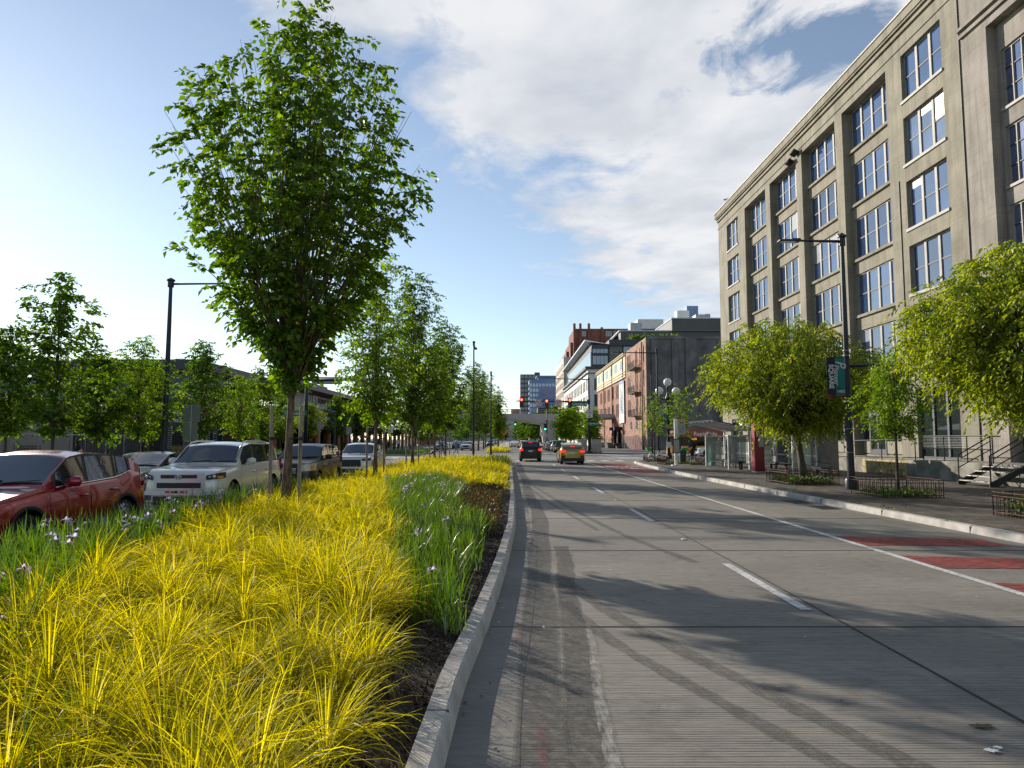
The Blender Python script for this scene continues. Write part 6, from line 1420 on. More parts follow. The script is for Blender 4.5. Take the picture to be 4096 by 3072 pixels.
mast('tall signal pole with a long mast arm over the road on the far corner', 9.95, 85, 9.5, 6.45, .9, .0, 9.35, group=None)
signal('left red traffic signal on the long mast arm', 1.56, 84.7, 6.35, 'r'); signal('middle red traffic signal on the long mast arm', 4.68, 84.7, 6.2, 'r'); signal('right red traffic signal beside the green street name sign', 7.55, 84.7, 6.3, 'r')
def sign(name, lab, x, y, z, w_, h_, m, words=(), tm=None, cat='sign', border=True, th=.03, rz=0):
    root = thing(name, lab, cat, (x, y, z), rz); b = MB(); b.bb(-w_/2, w_/2, 0, th, -h_/2, h_/2); b.build('panel', m, root, bevel=.008)
    if border:
        b = MB(); e_ = .03*max(w_, h_); t_ = e_*.5
        for a in ((-w_/2+e_, w_/2-e_, -h_/2+e_, -h_/2+e_+t_), (-w_/2+e_, w_/2-e_, h_/2-e_-t_, h_/2-e_), (-w_/2+e_, -w_/2+e_+t_, -h_/2+e_+t_, h_/2-e_-t_), (w_/2-e_-t_, w_/2-e_, -h_/2+e_+t_, h_/2-e_-t_)): b.bb(a[0], a[1], -.004, -.001, a[2], a[3])
        b.build('border', tm or black, root)
    for (s_, sz, xx, zz, bd_) in words: text(s_, sz, tm or black, root, (xx, -.005, zz), (90, 0, 0), 'lettering', .002, bold=bd_)
    return root
sw = mat('sign_white', (.72, .72, .70), .5, 0, .03); sredm = MATS['sign_red']
def turn_sign(lab, x, y, z, left):
    rt = sign('turn_sign', lab, x, y, z, .78, .80, sw, border=False); s = -1 if left else 1
    b = MB(); b.tube([(-s*.10, -.004, -.22), (-s*.10, -.004, .08), (s*.02, -.004, .10), (s*.08, -.004, .10)], .035, 4); b.add([(s*.08, -.012, .21), (s*.24, -.012, .10), (s*.08, -.012, -.01)], [(0, 1, 2)]); b.build('arrow', black, rt)
    b = MB(); b.disc((0, -.03, 0), .37, 28, 'Y', .305); b.box((0, -.046, 0), (.055, .006, .66), rot=Matrix.Rotation(R(-45), 3, 'Y')); b.build('prohibition_ring', sredm, rt)
    return rt
turn_sign('white sign forbidding left turns on the mast arm', 3.62, 84.75, 6.35, True); turn_sign('white sign forbidding right turns on the mast arm', 6.12, 84.75, 6.35, False)
sign('street_name_sign', 'green street name sign at the right end of the mast arm', 8.78, 84.75, 6.18, 1.95, .46, sgreen_m, [('Columbia  St', .36, 0, 0, .004)], sw, border=False)
sign('street_name_sign', 'smaller green street name sign lower on the far corner pole', 10.5, 84.8, 3.75, 1.35, .34, sgreen_m, [('Columbia St', .24, 0, 0, .002)], sw, border=False)
sign('regulatory_sign', 'white sign reading no turn on red on the far corner pole', 10.0, 84.65, 5.0, .78, 1.06, sw, [('NO', .27, 0, .34, .006), ('TURN', .23, 0, .10, .006), ('ON', .20, 0, -.13, .006), ('RED', .20, 0, -.35, .006)], black)
# second pole with green signal
mast('thin signal pole before the footbridge pillar', 6.75, 122, 7.4, 5.0, 6.76, .1, r=.10, group=None)
signal('green traffic signal on the thin pole in front of the footbridge pillar', 6.45, 121.7, 3.95, 'g')
sign('regulatory_sign', 'small white sign on the thin pole before the footbridge pillar', 6.85, 121.8, 2.5, .6, .9, sw, [('NO', .18, 0, .28, .004), ('TURN', .16, 0, .08, .004), ('ON', .15, 0, -.1, .004), ('RED', .15, 0, -.28, .004)], black)
# farther signals
for (y, x0, x1, za, lst) in ((230, 11, 1.0, 8.0, ((2.1, 7.2, 'g'), (6.2, 7.0, 'g'))), (330, 12, 2, 8.2, ((4.0, 7.9, 'r'), (7.2, 7.9, 'r'))), (420, 13, 1, 7.0, ((4.3, 6.6, 'r'), (8.0, 6.6, 'r'), (6.3, 3.5, 'g')))):
    mast({230: 'signal mast seen just beneath the footbridge', 330: 'second signal mast beyond the footbridge', 420: 'farthest signal mast down the street'}[y], x0, y, 9.0, za, x1, .1, group=None)
    for k, (x, z, c) in enumerate(lst): signal({230: 'green signal beneath the footbridge', 330: 'red signal on the second mast beyond the footbridge', 420: 'signal on the farthest mast'}[y]+[', left one', ', right one', ', low green one'][k], x, y-.3, z, c, 1.25, group='far signals beyond the footbridge')
turn_sign('faded turn sign between the two green signals beneath the footbridge', 3.9, 229.7, 7.4, True)
# diamond warning signs
def diamond(lab, x, y, z, s):
    root = thing('warning_sign', lab, 'sign', (x, y, .1)); b = MB(); b.box((0, 0, z), (s, .03, s), rot=Matrix.Rotation(R(45), 3, 'Y')); b.build('panel', mat('warning_yellow', (.75, .38, .03), .5, 0, .05), root)
    b = MB(); b.bb(-.11*s, .11*s, -.03, -.016, z-.32*s, z+.32*s); b.build('signal_symbol', black, root); b = MB()
    for k, zz in enumerate((.2, 0, -.2)): b.disc((0, -.034, z+zz*s), .075*s, 12)
    b.build('symbol_dots', mat('dot_red', (.5, .08, .03), .5, 0, 0), root); b = MB(); b.tube([(0, .05, 0), (0, .05, z+.5*s)], .04, 6); b.build('post', steel, root)
diamond('yellow diamond signal-ahead sign beyond the small golden island', -.85, 118, 3.1, 1.15); diamond('yellow diamond sign among the light green trees behind the parked row', 9.2, 112, 3.4, 1.0)
# left signal mast and signs
mast('signal pole on the left with its arm reaching over the far roadway', -17.2, 58, 9.4, 6.85, -6.8, .14, r=.15)
sign('hanging_sign', 'grey back of a hanging sign on the left mast arm near its pole', -15.5, 58.0, 6.8, 2.6, .62, mat('sign_back_grey', (.30, .31, .30), .5, .3, .08), border=False)
for x, lab in ((-12.6, 'grey back of the square signal plate on the left mast arm'), (-7.5, 'grey back of the signal plate at the end of the left mast arm')):
    rt = sign('traffic_signal', lab, x, 57.8, 6.95, .95, 1.35, MATS['sign_back_grey'], border=False); b = MB(); b.bb(-.17, .17, .04, .25, -.55, .55); b.build('housing', sigb, rt)
sign('street_name_sign', 'green street name sign on the left signal pole', -18.1, 57.8, 4.0, 2.0, .45, sgreen_m, [('Columbia St', .34, 0, 0, .004)], sw, border=False)
root = thing('sign_post', 'pair of blank grey sign backs on one post above the dark sedan', 'sign', (-16.0, 34.5, .14))
sbk = mat('sign_back_green_grey', (.22, .25, .22), .5, .2, .06); b = MB(); b.bb(-.46, .42, .03, .05, 2.55, 3.45); b.build('upper_panel', sbk, root, bevel=.03); b = MB(); b.bb(-.42, .30, .03, .05, 1.62, 2.52); b.build('lower_panel', sbk, root, bevel=.03); b = MB(); b.tube([(0, -.02, 0), (0, -.02, 3.4)], .035, 8); b.build('post', steel, root)
for (x, y, zt_, lab) in ((-18.2, 66, 3.4, 'small grey sign back on a post left of the second median tree'), (-15.9, 68, 2.9, 'lower sign back on a post before the colonnade'), (-14.5, 84, 3.2, 'white parking sign before the colonnade')):
    root = thing('sign_post', lab, 'sign', (x, y, .14)); b = MB(); b.bb(-.28, .28, 0, .02, zt_-.75, zt_); b.build('panel', sbk if 'back' in lab else sw, root); b = MB(); b.tube([(0, -.03, 0), (0, -.03, zt_-.02)], .035, 6); b.build('post', steel, root)
lamp('path_lamp', 'short dark light column before the terminal wall', -18.8, 74.0, .14, 4.6, [], .09, group=None)
# control cabinets
cab = mat('cabinet_metal', (.36, .34, .31), .5, .4, .12)
for x, lab in ((9.25, 'grey traffic control cabinet left of the far corner pole'), (11.05, 'grey traffic control cabinet right of the far corner pole')):
    root = thing('control_cabinet', lab, 'cabinet', (x, 86.4, .14)); b = MB(); b.bb(-.62, .55, -.35, .35, .12, 1.62); b.bb(-.66, .59, -.39, .39, 1.62, 1.68); b.build('casing', cab, root, bevel=.02); b = MB(); b.bb(-.7, .63, -.42, .42, 0, .12); b.build('plinth', dock, root); b = MB(); b.bb(-.5, .43, -.372, -.352, .25, 1.5); d = b.build('door', cab, root, bevel=.008); b = MB(); b.bb(.3, .34, -.40, -.373, .8, 1.0); b.build('handle', black, d)
# bus stop pylon
root = thing('bus_stop_sign', 'white bus stop pylon with a yellow and grey timetable panel', 'bus stop sign', (10.72, 44, .146)); b = MB(); b.bb(-.09, .09, -.06, .06, .05, 3.0); b.bb(-.3, .9, -.25, .25, 0, .05); b.build('pylon', white, root, bevel=.02)
b = MB(); b.bb(.11, .62, -.04, .04, 1.98, 2.98, 0); b.bb(.13, .60, -.05, -.041, 2.68, 2.95, 1); b.build('route_panel', [mat('panel_pale', (.40, .42, .40), .5, 0, .05), mat('panel_yellow', (.60, .42, .12), .5, 0, .05)], root)
b = MB(); b.bb(.27, .45, -.06, -.051, 2.74, 2.90); b.bb(.29, .43, -.065, -.061, 2.80, 2.87, 1); b.ball((.30, -.055, 2.735), .02, 8); b.ball((.42, -.055, 2.735), .02, 8); b.build('bus_symbol', [black, sw], root)
text('YESLER WAY', .085, black, root, (.46, -.055, 2.40), (90, 0, 0)) if False else None
for k, s_ in enumerate(('21  56', '37  57', '55')): text(s_, .12, black, root, (.365, -.045, 2.52-.17*k), (90, 0, 0))
b = MB(); b.bb(-.2, .24, -.09, -.062, .8, 1.72); b.build('notice_case', [black], root); b = MB(); b.bb(-.16, .20, -.105, -.092, .85, 1.67); b.build('notice_sheet', MATS['panel_pale'], root)
# waste bin
root = thing('waste_bin', 'dark green round waste bin behind the bus stop pylon', 'bin', (11.72, 46.3, .146)); b = MB(); b.lathe([(0, 0), (.2, 0), (.25, .85), (.23, .95), (.1, 1.04), (0, 1.05)], n=18); b.build('bin_body', mat('bin_green', (.012, .05, .035), .5, 0, .1), root, smooth=True, auto=40)
# tree pit fences and plants
rust = mat('rusty_iron', (.085, .042, .03), .75, .3, .25, 8)
pitm = leafmat('pit_plants', (.03, .06, .012), (.09, .14, .03), .3, (.2, .12, .04))
def pit(lab, x0, x1, y0, y1, h=.52, group='rusty iron tree pit fences', plant=1.0):
    root = thing('tree_pit_fence', lab, 'low fence', ((x0+x1)/2, (y0+y1)/2, .146), 0, group); zz = .146
    def side_(p, q_):
        b = MB(); p = Vector((*p, zz)); q_ = Vector((*q_, zz)); n = max(3, int((q_-p).length/.115))
        for hh in (h, h*.84, .08): b.tube([p+Vector((0, 0, hh)), q_+Vector((0, 0, hh))], .011, 5)
        for k in range(n+1):
            c = p.lerp(q_, k/n); b.tube([c, c+Vector((0, 0, h if k % 2 == 0 else h*.84))], .013 if k in (0, n) else .0085, 5)
        b.build('fence_panel', rust, root, world=True)
    side_((x0, y0), (x1, y0)); side_((x0, y1), (x1, y1)); side_((x0, y0), (x0, y1)); side_((x1, y0), (x1, y1))
    b = MB(); b.bb(x0+.05, x1-.05, y0+.05, y1-.05, .10, .155); s_ = b.build('soil_bed', mulch, kind='structure')
    o = litter('pit_plants', int(900*(x1-x0)*(y1-y0)*.35*plant), (x0+.1, x1-.1, y0+.1, y1-.1), .16, .11, pitm, hz=.26*plant); tag(o, 'low green plants inside '+lab, 'plants')
pit('the rusty pit fence around the left shade tree', 10.35, 12.2, 25.4, 27.6); pit('the rusty pit fence around the sapling', 10.8, 12.55, 19.85, 21.7, plant=.7); pit('the rusty pit fence at the right edge of the picture', 10.9, 12.7, 13.3, 15.5, plant=1.7)
pit('the far pit fence beside the bus stop pylon', 10.3, 12.9, 45.0, 47.6, .5, plant=.3); pit('the pit fence behind the parked green bicycle', 10.6, 12.2, 52.2, 54.2, .4, plant=.4)
# weeds along the kerb and leaf litter
o = litter('kerb_weeds', 260, (9.0, 9.35, 12, 28), .15, .07, pitm, hz=.05, ok=lambda x, y: np.sin(y*2.3) > .55); tag(o, 'small weeds growing along the back of the right curb', 'weeds')
o = litter('fallen_leaves', 500, (9.3, 17.8, 12, 45), .15, .045, gt if False else MATS['tawny_grass'], hz=.01); tag(o, 'scattered dry leaves on the right sidewalk', 'fallen leaves')
# bus shelters
glz = seethru('shelter_glass', (.80, .88, .86), .72); shw = mat('shelter_white', (.62, .63, .64), .45, 0, .04); frost = seethru('patterned_glass', (.72, .80, .78), .55)
def shelter(lab, x, y0, y1, roof=True, zr=2.32, endpost=False, xr_=1.15):
    root = thing('bus_shelter', lab, 'bus shelter', (x, (y0+y1)/2, .146)); z = .146; n = 3
    for k in range(n+1):
        y = y0+(y1-y0)*k/n; b = MB(); b.bb(x-.05, x+.05, y-.05, y+.05, z, zr); b.build('post', shw, root, world=True)
    for k in range(n):
        a, c = y0+(y1-y0)*k/n+.06, y0+(y1-y0)*(k+1)/n-.06; b = MB(); b.bb(x-.006, x+.006, a, c, z+.35, zr-.3); b.build('glass_panel', frost if k == 0 else glz, root, world=True)
        b = MB(); b.bb(x-.03, x+.03, a, c, z+.27, z+.34); b.bb(x-.03, x+.03, a, c, zr-.3, zr-.24); b.bb(x-.02, x+.02, a, c, 1.0, 1.05); b.build('glazing_rail', shw, root, world=True)
    for yy in (y0, y1):
        b = MB(); b.bb(x-1.15, x-.2, yy-.006, yy+.006, z+.35, zr-.35); b.build('glass_panel', frost, root, world=True)
        b = MB(); b.bb(x-1.22, x-1.15, yy-.04, yy+.04, z, zr-.25); b.bb(x-1.15, x-.06, yy-.03, yy+.03, z+.27, z+.345); b.bb(x-1.15, x-.06, yy-.03, yy+.03, zr-.345, zr-.25); b.build('side_frame', shw, root, world=True)
    if roof:
        b = MB(); G = [[(x+.35-2.6*s, yy, zr+.02+.62*s-.1*s*s) for s in np.linspace(0, 1, 8)] for yy in (y0-.4, y1+.4)]; b.grid(G); b.grid([[(p[0], p[1], p[2]+.06) for p in r_] for r_ in G]); b.build('roof', shw, root, world=True, smooth=True)
        for k in range(7): yy = y0-.4+(y1-y0+.8)*k/6; b = MB(); b.tube([(x+.35, yy, zr-.02), (x-.9, yy, zr+.26), (x-2.2, yy, zr+.50)], .03, 5); b.build('roof_rib', shw, root, world=True)
        b = MB(); b.bb(x-.1, x+.5, y0+.6, y0+1.3, zr+.1, zr+.7); b.build('roof_box', white, root, world=True)
    b = MB(); b.bb(x-.55, x-.12, y0+.8, y1-.8, .58, .62); b.bb(x-.5, x-.44, y0+1, y0+1.06, z, .58); b.bb(x-.5, x-.44, y1-1.06, y1-1, z, .58); b.build('bench', black, root, world=True)
    if endpost: b = MB(); b.bb(x-.1, x+.6, y0-.9, y0-.3, z, 2.45); b.build('end_column', mat('column_grey', (.2, .2, .19), .7), root, world=True)
    return root
shelter('glass bus shelter with a white ribbed canopy in front of the bus', 13.55, 38.6, 43.0); shelter('glass bus shelter behind the shade tree trunk', 14.85, 33.0, 38.0, roof=True, zr=2.32, endpost=True)
# red pylon
rp = mat('pylon_red', (.24, .015, .025), .45, 0, .05); root = thing('fare_pylon', 'dark red fare pylon between the two bus shelters', 'pylon', (12.85, 35.4, .146)); b = MB(); b.bb(-.22, .28, -.2, .25, .04, 3.05); b.build('casing', rp, root, bevel=.01); b = MB(); b.bb(-.22, .28, -.2, .25, 0, .04); b.build('base', shw, root)
b = MB(); b.bb(-.02, .24, -.225, -.202, 1.3, 1.95); b.build('notice_case', steel, root); b = MB(); b.bb(.01, .21, -.235, -.226, 1.34, 1.91); b.build('notice_sheet', MATS['panel_pale'], root); b = MB(); b.bb(-.245, -.222, -.15, .18, 1.15, 1.55); b.build('yellow_label', mat('label_yellow', (.75, .42, .02), .5, 0, 0), root); text('H', .3, black, root, (-.25, .02, 1.35), (90, 0, -90))
# benches near the pylon
def bench(lab, x, y, ln, rz):
    root = thing('street_bench', lab, 'bench', (x, y, .146), rz); b = MB(); b.bb(-ln/2, ln/2, -.22, .22, .42, .46); b.build('seat', black, root, bevel=.01)
    for s_ in (-1, 1):
        b = MB(); b.bb(s_*(ln/2-.2)-.04, s_*(ln/2-.2)+.04, -.05, .05, 0, .42); b.build('leg', black, root); b = MB(); b.tube([(s_*(ln/2-.06), -.2, .46), (s_*(ln/2-.06), -.2, .66), (s_*(ln/2-.06), .2, .66), (s_*(ln/2-.06), .2, .46)], .015, 6); b.build('armrest', black, root)
bench('black metal bench just right of the red pylon', 13.6, 34.6, 1.3, .3); bench('black metal bench in front of the second shelter left of the tree trunk', 13.9, 30.6, 1.7, R(80)); bench('black bench in front of the first shelter end', 12.9, 38.2, 1.0, R(80))
b = MB(); b.lathe([(.26, 0), (.30, .2), (.24, .9), (.27, 1.5), (.22, 2.0), (.1, 2.1), (0, 2.1)], n=9); o = b.build('wrapped_box', mat('wrapped_stone', (.17, .15, .13), .8, 0, .35, 5, .6, 12), smooth=False); o.location = (14.6, 50.0, .146); tag(o, 'lumpy grey brown wrapped pillar left of the first bus shelter', 'pillar')
root = thing('art_bin', 'narrow bin with a blue and green picture at the left end of the first shelter', 'bin', (13.15, 44.3, .146)); b = MB(); b.bb(-.2, .1, -.3, .3, 0, 1.25); b.build('casing', mat('bin_picture', (.05, .25, .30), .5, 0, .5, 2, col2=(.03, .16, .06)), root, bevel=.02); b = MB(); b.bb(-.22, .12, -.32, .32, 1.25, 1.35); b.build('lid', black, root)
# hydrant, bollards
root = thing('fire_hydrant', 'yellow fire hydrant on the far left corner', 'hydrant', (-11.4, 86.5, .14)); b = MB(); b.lathe([(0, 0), (.24, 0), (.24, .08), (.16, .1), (.16, .75), (.2, .78), (.2, .84), (.15, 1.0), (.05, 1.08), (0, 1.1)], n=14); b.lathe([(.09, -.28), (.09, .28)], (0, 0, .62), 10, 'X'); b.build('barrel', mat('hydrant_yellow', (.70, .35, .03), .5, 0, .08), root, smooth=True, auto=40)
for k in range(6):
    root = thing('bollard', 'short dark bollard before the colonnade near the fire hydrant', 'bollard', (-12.8-1.3*k, 89+1.5*k, .14), 0, 'row of dark bollards on the left corner'); b = MB(); b.lathe([(0, 0), (.09, 0), (.09, .9), (.06, .98), (0, 1)], n=10); b.build('post', black, root, smooth=True)
# gull on the roof and the smaller rooftop mast
root = thing('gull', 'white and grey gull standing on the warehouse roof edge', 'bird', (19.75, 60.6, 23.372)); b = MB()
b.tube([(-.22, 0, .17), (-.10, 0, .20), (.02, 0, .22), (.12, 0, .25), (.17, 0, .33), (.20, 0, .40), (.25, 0, .41), (.31, 0, .39)], [.012, .06, .085, .075, .04, .045, .035, .008], 10); b.build('body', mat('gull_white', (.75, .75, .74), .7, 0, .05), root, smooth=True)
b = MB(); [b.tube([(.02, s_*.03, .0), (.02, s_*.03, .16)], .008, 5) for s_ in (-1, 1)]; b.build('leg', mat('gull_leg', (.5, .3, .2), .6), root); b = MB(); [b.ball((-.06, s_*.075, .22), (.17, .025, .06), 8) for s_ in (-1, 1)]; b.build('wing', mat('gull_grey', (.3, .32, .34), .7), root, smooth=True)
# ================================================================ BICYCLES
lime = mat('lime_green', (.06, .42, .05), .45, 0, .03, coat=.5); bwhite = mat('bike_white', (.68, .70, .70), .4, 0, .03)
def bicycle(lab, x, y, z, rz):
    root = thing('bicycle', lab, 'bicycle', (x, y, z), rz)      # forward +x
    for cx in (.55, -.55):
        b = MB(); b.tube([(cx+.33*math.cos(t), 0, .35+.33*math.sin(t)) for t in np.linspace(0, 2*math.pi, 29)], .023, 6, caps=False); w_ = b.build('wheel', rubber, root, smooth=True); b = MB()
        for k in range(12): t = k*math.pi/6; b.tube([(cx, 0, .35), (cx+.32*math.cos(t), 0, .35+.32*math.sin(t))], .004, 3)
        b.tube([(cx, -.05, .35), (cx, .05, .35)], .045, 8); b.build('spoke', steel, w_)
        b = MB(); G = [[(cx+.37*math.cos(t), yy, .35+.37*math.sin(t)) for yy in (-.03, .03)] for t in np.linspace(.4, 2.7 if cx > 0 else 3.1, 12)]; b.grid(G); b.build('mudguard', bwhite if cx < 0 else lime, root)
    b = MB(); b.tube([(.40, 0, .92), (.30, 0, .55), (.0, 0, .40), (-.12, 0, .38)], [.035, .045, .045, .045], 8); b.tube([(-.12, 0, .38), (-.22, 0, .85)], .03, 8); b.tube([(-.12, 0, .36), (-.55, 0, .35)], .022, 6); b.tube([(-.2, 0, .68), (-.55, 0, .35)], .018, 6); b.build('frame', bwhite, root, smooth=True)
    b = MB(); b.tube([(.38, 0, .95), (.42, 0, .72), (.55, .06, .35)], .022, 6); b.tube([(.42, 0, .72), (.55, -.06, .35)], .02, 6); b.tube([(.36, 0, .9), (.33, 0, 1.08)], .022, 6); b.build('fork', lime, root)
    b = MB(); b.tube([(.20, .30, 1.10), (.33, .15, 1.09), (.33, -.15, 1.09), (.20, -.30, 1.10)], .016, 6); b.build('handlebar', black, root)
    b = MB(); b.tube([(-.35, 0, .93), (-.22, 0, .95), (-.10, 0, .93)], [.09, .06, .03], 8); b.build('saddle', black, root, smooth=True)
    b = MB(); b.add([(.42, -.15, .80), (.42, .15, .80), (.62, .13, .80), (.62, -.13, .80), (.38, -.2, 1.06), (.38, .2, 1.06), (.74, .18, 1.06), (.74, -.18, 1.06)], [(0,1,2,3), (0,4,5,1), (1,5,6,2), (2,6,7,3), (3,7,4,0)]); b.build('basket', lime, root)
    b = MB(); b.tube([(-.12, -.08, .36), (-.02, -.09, .22)], .014, 5); b.bb(-.07, .05, -.17, -.09, .20, .23); b.tube([(-.12, .08, .36), (-.22, .09, .50)], .014, 5); b.bb(-.27, -.15, .09, .17, .48, .51); b.lathe([(.09, -.055), (.09, -.045)], (-.12, 0, .36), 12, 'Y'); b.build('pedal', black, root)
    return root
bicycle('green and white share bicycle with a lime basket parked at the corner kerb', 10.95, 51.2, .146, R(180)); bicycle('white and green share bicycle under the rider in dark clothes', 13.45, 50.3, .146, R(172))
# ================================================================ PEOPLE
skin = mat('skin', (.42, .25, .18), .6, 0, .04); hairg = mat('hair_grey', (.50, .49, .47), .8, 0, .1); haird = mat('hair_dark', (.03, .022, .018), .8, 0, .1)
def person(label, loc, rz, J, shirt, trouser, shoe, hairm, group=None, z=0, sleeves=True, scale=1.0, cap=None):
    """J: overrides for joint positions; +x is forward, y left"""
    D = dict(pel=(0, 0, .95), sp=(0, 0, 1.12), ch=(0, 0, 1.34), nk=(.01, 0, 1.50), hd=(.03, 0, 1.60), ht=(.03, 0, 1.70),
        ls=(0, .17, 1.42), le=(-.02, .23, 1.15), lw=(.05, .24, .92), lh=(.08, .24, .85), rs=(0, -.17, 1.42), re=(-.02, -.23, 1.15), rw=(.05, -.24, .92), rh=(.08, -.24, .85),
        lhip=(0, .10, .92), lk=(.02, .11, .50), la=(0, .11, .09), lt=(.15, .12, .04), rhip=(0, -.10, .92), rk=(.02, -.11, .50), ra=(0, -.11, .09), rt=(.15, -.12, .04))
    D.update(J); names = list(D); Rr = dict(pel=(.155, .12), sp=(.145, .105), ch=(.175, .115), nk=(.06, .06), hd=(.085, .095), ht=(.07, .08), ls=(.07, .07), le=(.047, .047), lw=(.03, .035), lh=(.028, .04), lhip=(.095, .095), lk=(.062, .062), la=(.045, .045), lt=(.04, .03))
    for a, b_ in (('rs', 'ls'), ('re', 'le'), ('rw', 'lw'), ('rh', 'lh'), ('rhip', 'lhip'), ('rk', 'lk'), ('ra', 'la'), ('rt', 'lt')): Rr[a] = Rr[b_]
    E = [('pel', 'sp', 0), ('sp', 'ch', 0), ('ch', 'nk', 0), ('nk', 'hd', 3), ('hd', 'ht', 3), ('ch', 'ls', 0), ('ls', 'le', 0), ('le', 'lw', 0 if sleeves else 3), ('lw', 'lh', 3), ('ch', 'rs', 0), ('rs', 're', 0), ('re', 'rw', 0 if sleeves else 3), ('rw', 'rh', 3), ('pel', 'lhip', 1), ('lhip', 'lk', 1), ('lk', 'la', 1), ('la', 'lt', 2), ('pel', 'rhip', 1), ('rhip', 'rk', 1), ('rk', 'ra', 1), ('ra', 'rt', 2)]
    V = [Vector(D[n]) for n in names]; idx = {n: i for i, n in enumerate(names)}; rad = [Rr[n] for n in names]; ed = [(idx[a], idx[b_]) for a, b_, _ in E]; seg = [(Vector(D[a]), Vector(D[b_]), m_) for a, b_, m_ in E]
    for sd in 'lr':       # five fingers
        h = Vector(D[sd+'h']); w_ = Vector(D[sd+'w']); d = (h-w_).normalized(); sv = d.cross(Vector((0, 1, 0))); sv = sv.normalized() if sv.length > .1 else Vector((1, 0, 0))
        for k, (o_, ln) in enumerate(((-.028, .07), (-.01, .08), (.01, .075), (.028, .06), (.04, .045))):
            r0 = h+sv*o_*(1 if k < 4 else 1.0)+d*(.01 if k < 4 else -.03); mid = r0+d*ln*.5+sv*(o_*.15 if k < 4 else .03); tip = r0+d*ln*.9+Vector((0, 0, -.01))+sv*(o_*.1 if k < 4 else .035)
            i0 = len(V); V += [r0, mid, tip]; rad += [(.011, .011), (.010, .010), (.008, .008)]; ed += [(idx[sd+'h'], i0), (i0, i0+1), (i0+1, i0+2)]; seg.append((r0, tip, 3))
    me = bpy.data.meshes.new('p'); me.from_pydata([tuple(v_) for v_ in V], ed, []); o = bpy.data.objects.new('p', me); COL.objects.link(o)
    sk = o.modifiers.new('s', 'SKIN'); 
    for i, sv in enumerate(me.skin_vertices[0].data): sv.radius = rad[i]; sv.use_root = (i == 0)
    sk.use_smooth_shade = True; o.modifiers.new('u', 'SUBSURF').levels = 1
    dg = bpy.context.evaluated_depsgraph_get(); m2 = bpy.data.meshes.new_from_object(o.evaluated_get(dg)); bpy.data.objects.remove(o)
    root = thing('person', label, 'person', (*loc, z), rz, group); bo = bpy.data.objects.new('body', m2); COL.objects.link(bo); bo.parent = root; m2.materials.clear()
    for m_ in (shirt, trouser, shoe, skin): m2.materials.append(m_)
    for p in m2.polygons:
        c = p.center; best = 9; bm_ = 0
        for a, b_, mi in seg:
            ab = b_-a; t = max(0, min(1, (c-a).dot(ab)/max(1e-6, ab.length_squared))); dd_ = (c-(a+ab*t)).length-(.06 if mi == 0 and ab.length < .3 and a.z > 1 else 0)
            if dd_ < best: best = dd_; bm_ = mi
        p.material_index = bm_; p.use_smooth = True
    H = Vector(D['hd']); b = MB(); b.ball(tuple(H+Vector((-.015, 0, .045))), (.105, .09, .105), 14); b.build('hair' if not cap else 'cap', cap or hairm, root, smooth=True)
    b = MB(); b.ball(tuple(H+Vector((.10, 0, -.01))), (.022, .012, .02), 6)
    for s_ in (-1, 1): b.ball(tuple(H+Vector((.0, s_*.09, 0))), (.02, .012, .03), 6)
    b.build('face_feature', skin, root, smooth=True); b = MB()
    for s_ in (-1, 1): b.ball(tuple(H+Vector((.088, s_*.032, .02))), .011, 6)
    b.build('eye', haird, root); root.scale = (scale,)*3; return root
c_dark = mat('cloth_dark', (.015, .016, .02), .85, 0, .15, 8); c_navy = mat('cloth_navy', (.02, .035, .09), .85, 0, .15, 8); c_jean = mat('cloth_denim', (.05, .09, .18), .85, 0, .15, 8); c_grey = mat('cloth_grey', (.16, .18, .19), .85, 0, .12, 8); c_red = mat('cloth_red', (.35, .03, .03), .8, 0, .1); c_pale = mat('cloth_pale', (.5, .48, .45), .8, 0, .1)
stride = dict(lk=(.14, .11, .52), la=(.20, .11, .10), lt=(.34, .12, .05), rk=(-.02, -.11, .50), ra=(-.28, -.11, .16), rt=(-.16, -.12, .06), le=(-.12, .23, 1.16), lw=(-.12, .22, .92), lh=(-.1, .22, .85), re=(.05, -.23, 1.16), rw=(.16, -.22, .98), rh=(.2, -.22, .93))
pull = dict(stride, le=(-.16, .24, 1.16), lw=(-.30, .24, .96), lh=(-.36, .24, .90))
person('person with a dark backpack walking right across the far road pulling a black suitcase', (-7.8, 80.5), R(15), pull, c_navy, c_jean, c_dark, haird)
root = thing('backpack', 'dark backpack on the person pulling the suitcase', 'backpack', (-8.02, 80.44, 1.2)); b = MB(); b.ball((0, 0, .02), (.15, .17, .27), 12); b.build('pack', c_dark, root, smooth=True)
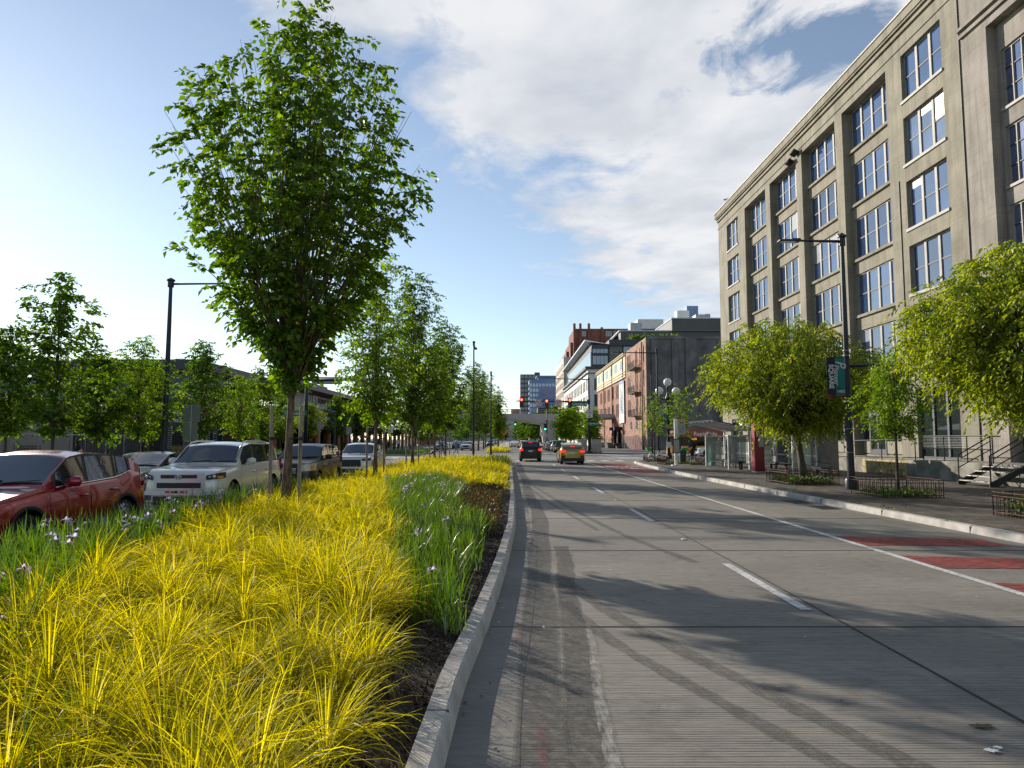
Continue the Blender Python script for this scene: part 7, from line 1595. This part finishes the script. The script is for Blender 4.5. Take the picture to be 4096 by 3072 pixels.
root = thing('suitcase', 'tilted black wheeled suitcase trailing behind the walking person', 'suitcase', (-8.75, 80.25, .02), R(15)); rt_ = Matrix.Rotation(R(50), 3, 'Y'); b = MB(); b.box((-.12, 0, .36), (.26, .42, .62), rot=rt_); b.build('shell', black, root, bevel=.03); b = MB(); b.tube([(.10, 0, .52), (.58, .18, .86)], .015, 5); b.build('handle', steel, root); b = MB(); [b.lathe([(0, -.02), (.05, -.02), (.05, .02), (0, .02)], (-.38, s_*.17, .05), 10, 'Y') for s_ in (-1, 1)]; b.build('wheel', rubber, root)
person('grey haired person in a grey jacket crossing the far road', (-6.15, 79.8), R(-20), stride, c_grey, c_grey, c_dark, hairg)
# rider: seated on the bicycle, facing the same way
ride = dict(pel=(-.20, 0, .98), sp=(-.13, 0, 1.12), ch=(.0, 0, 1.30), nk=(.09, 0, 1.42), hd=(.14, 0, 1.52), ht=(.15, 0, 1.62), ls=(.0, .17, 1.36), le=(.12, .25, 1.16), lw=(.24, .27, 1.12), lh=(.27, .27, 1.10), rs=(.0, -.17, 1.36), re=(.12, -.25, 1.16), rw=(.24, -.27, 1.12), rh=(.27, -.27, 1.10),
    lhip=(-.18, .09, .95), lk=(.18, .13, .80), la=(-.02, .12, .48), lt=(.08, .12, .46), rhip=(-.18, -.09, .95), rk=(.10, -.13, .60), ra=(-.04, -.12, .26), rt=(.09, -.12, .22))
person('rider in dark clothes and cap on the share bicycle beside the bus stop', (13.45, 50.3), R(172), ride, c_dark, c_dark, c_dark, haird, z=.146, cap=c_dark)
root = thing('backpack', 'black backpack on the cyclist', 'backpack', (13.52, 50.29, 1.46)); b = MB(); b.ball((0.08, 0, .0), (.17, .17, .23), 12); b.build('pack', c_dark, root, smooth=True)
person('person in black with a red cap standing behind the black wagon', (-17.6, 61), R(-60), {}, c_dark, c_dark, c_dark, haird, z=.14, cap=c_red)
person('person in black with dark cap behind the roof of the red crossover', (-21.0, 33.5), R(200), {}, c_dark, c_dark, c_dark, haird, z=.14, cap=c_dark)
person('person in dark clothes standing by the colonnade posts', (-22.2, 104), R(-90), {}, c_dark, c_jean, c_dark, haird, z=.14)
person('person in a navy top walking before the colonnade', (-20.6, 108), R(-60), stride, c_navy, c_dark, c_dark, haird, z=.14)
person('person in pale top by the planting bed of the colonnade', (-16.8, 104), R(80), stride, c_pale, c_dark, c_dark, haird, z=.14)
person('pedestrian at the end of the parked row beyond the far corner', (10.2, 96), R(90), stride, c_red, c_dark, c_dark, haird, z=.14)
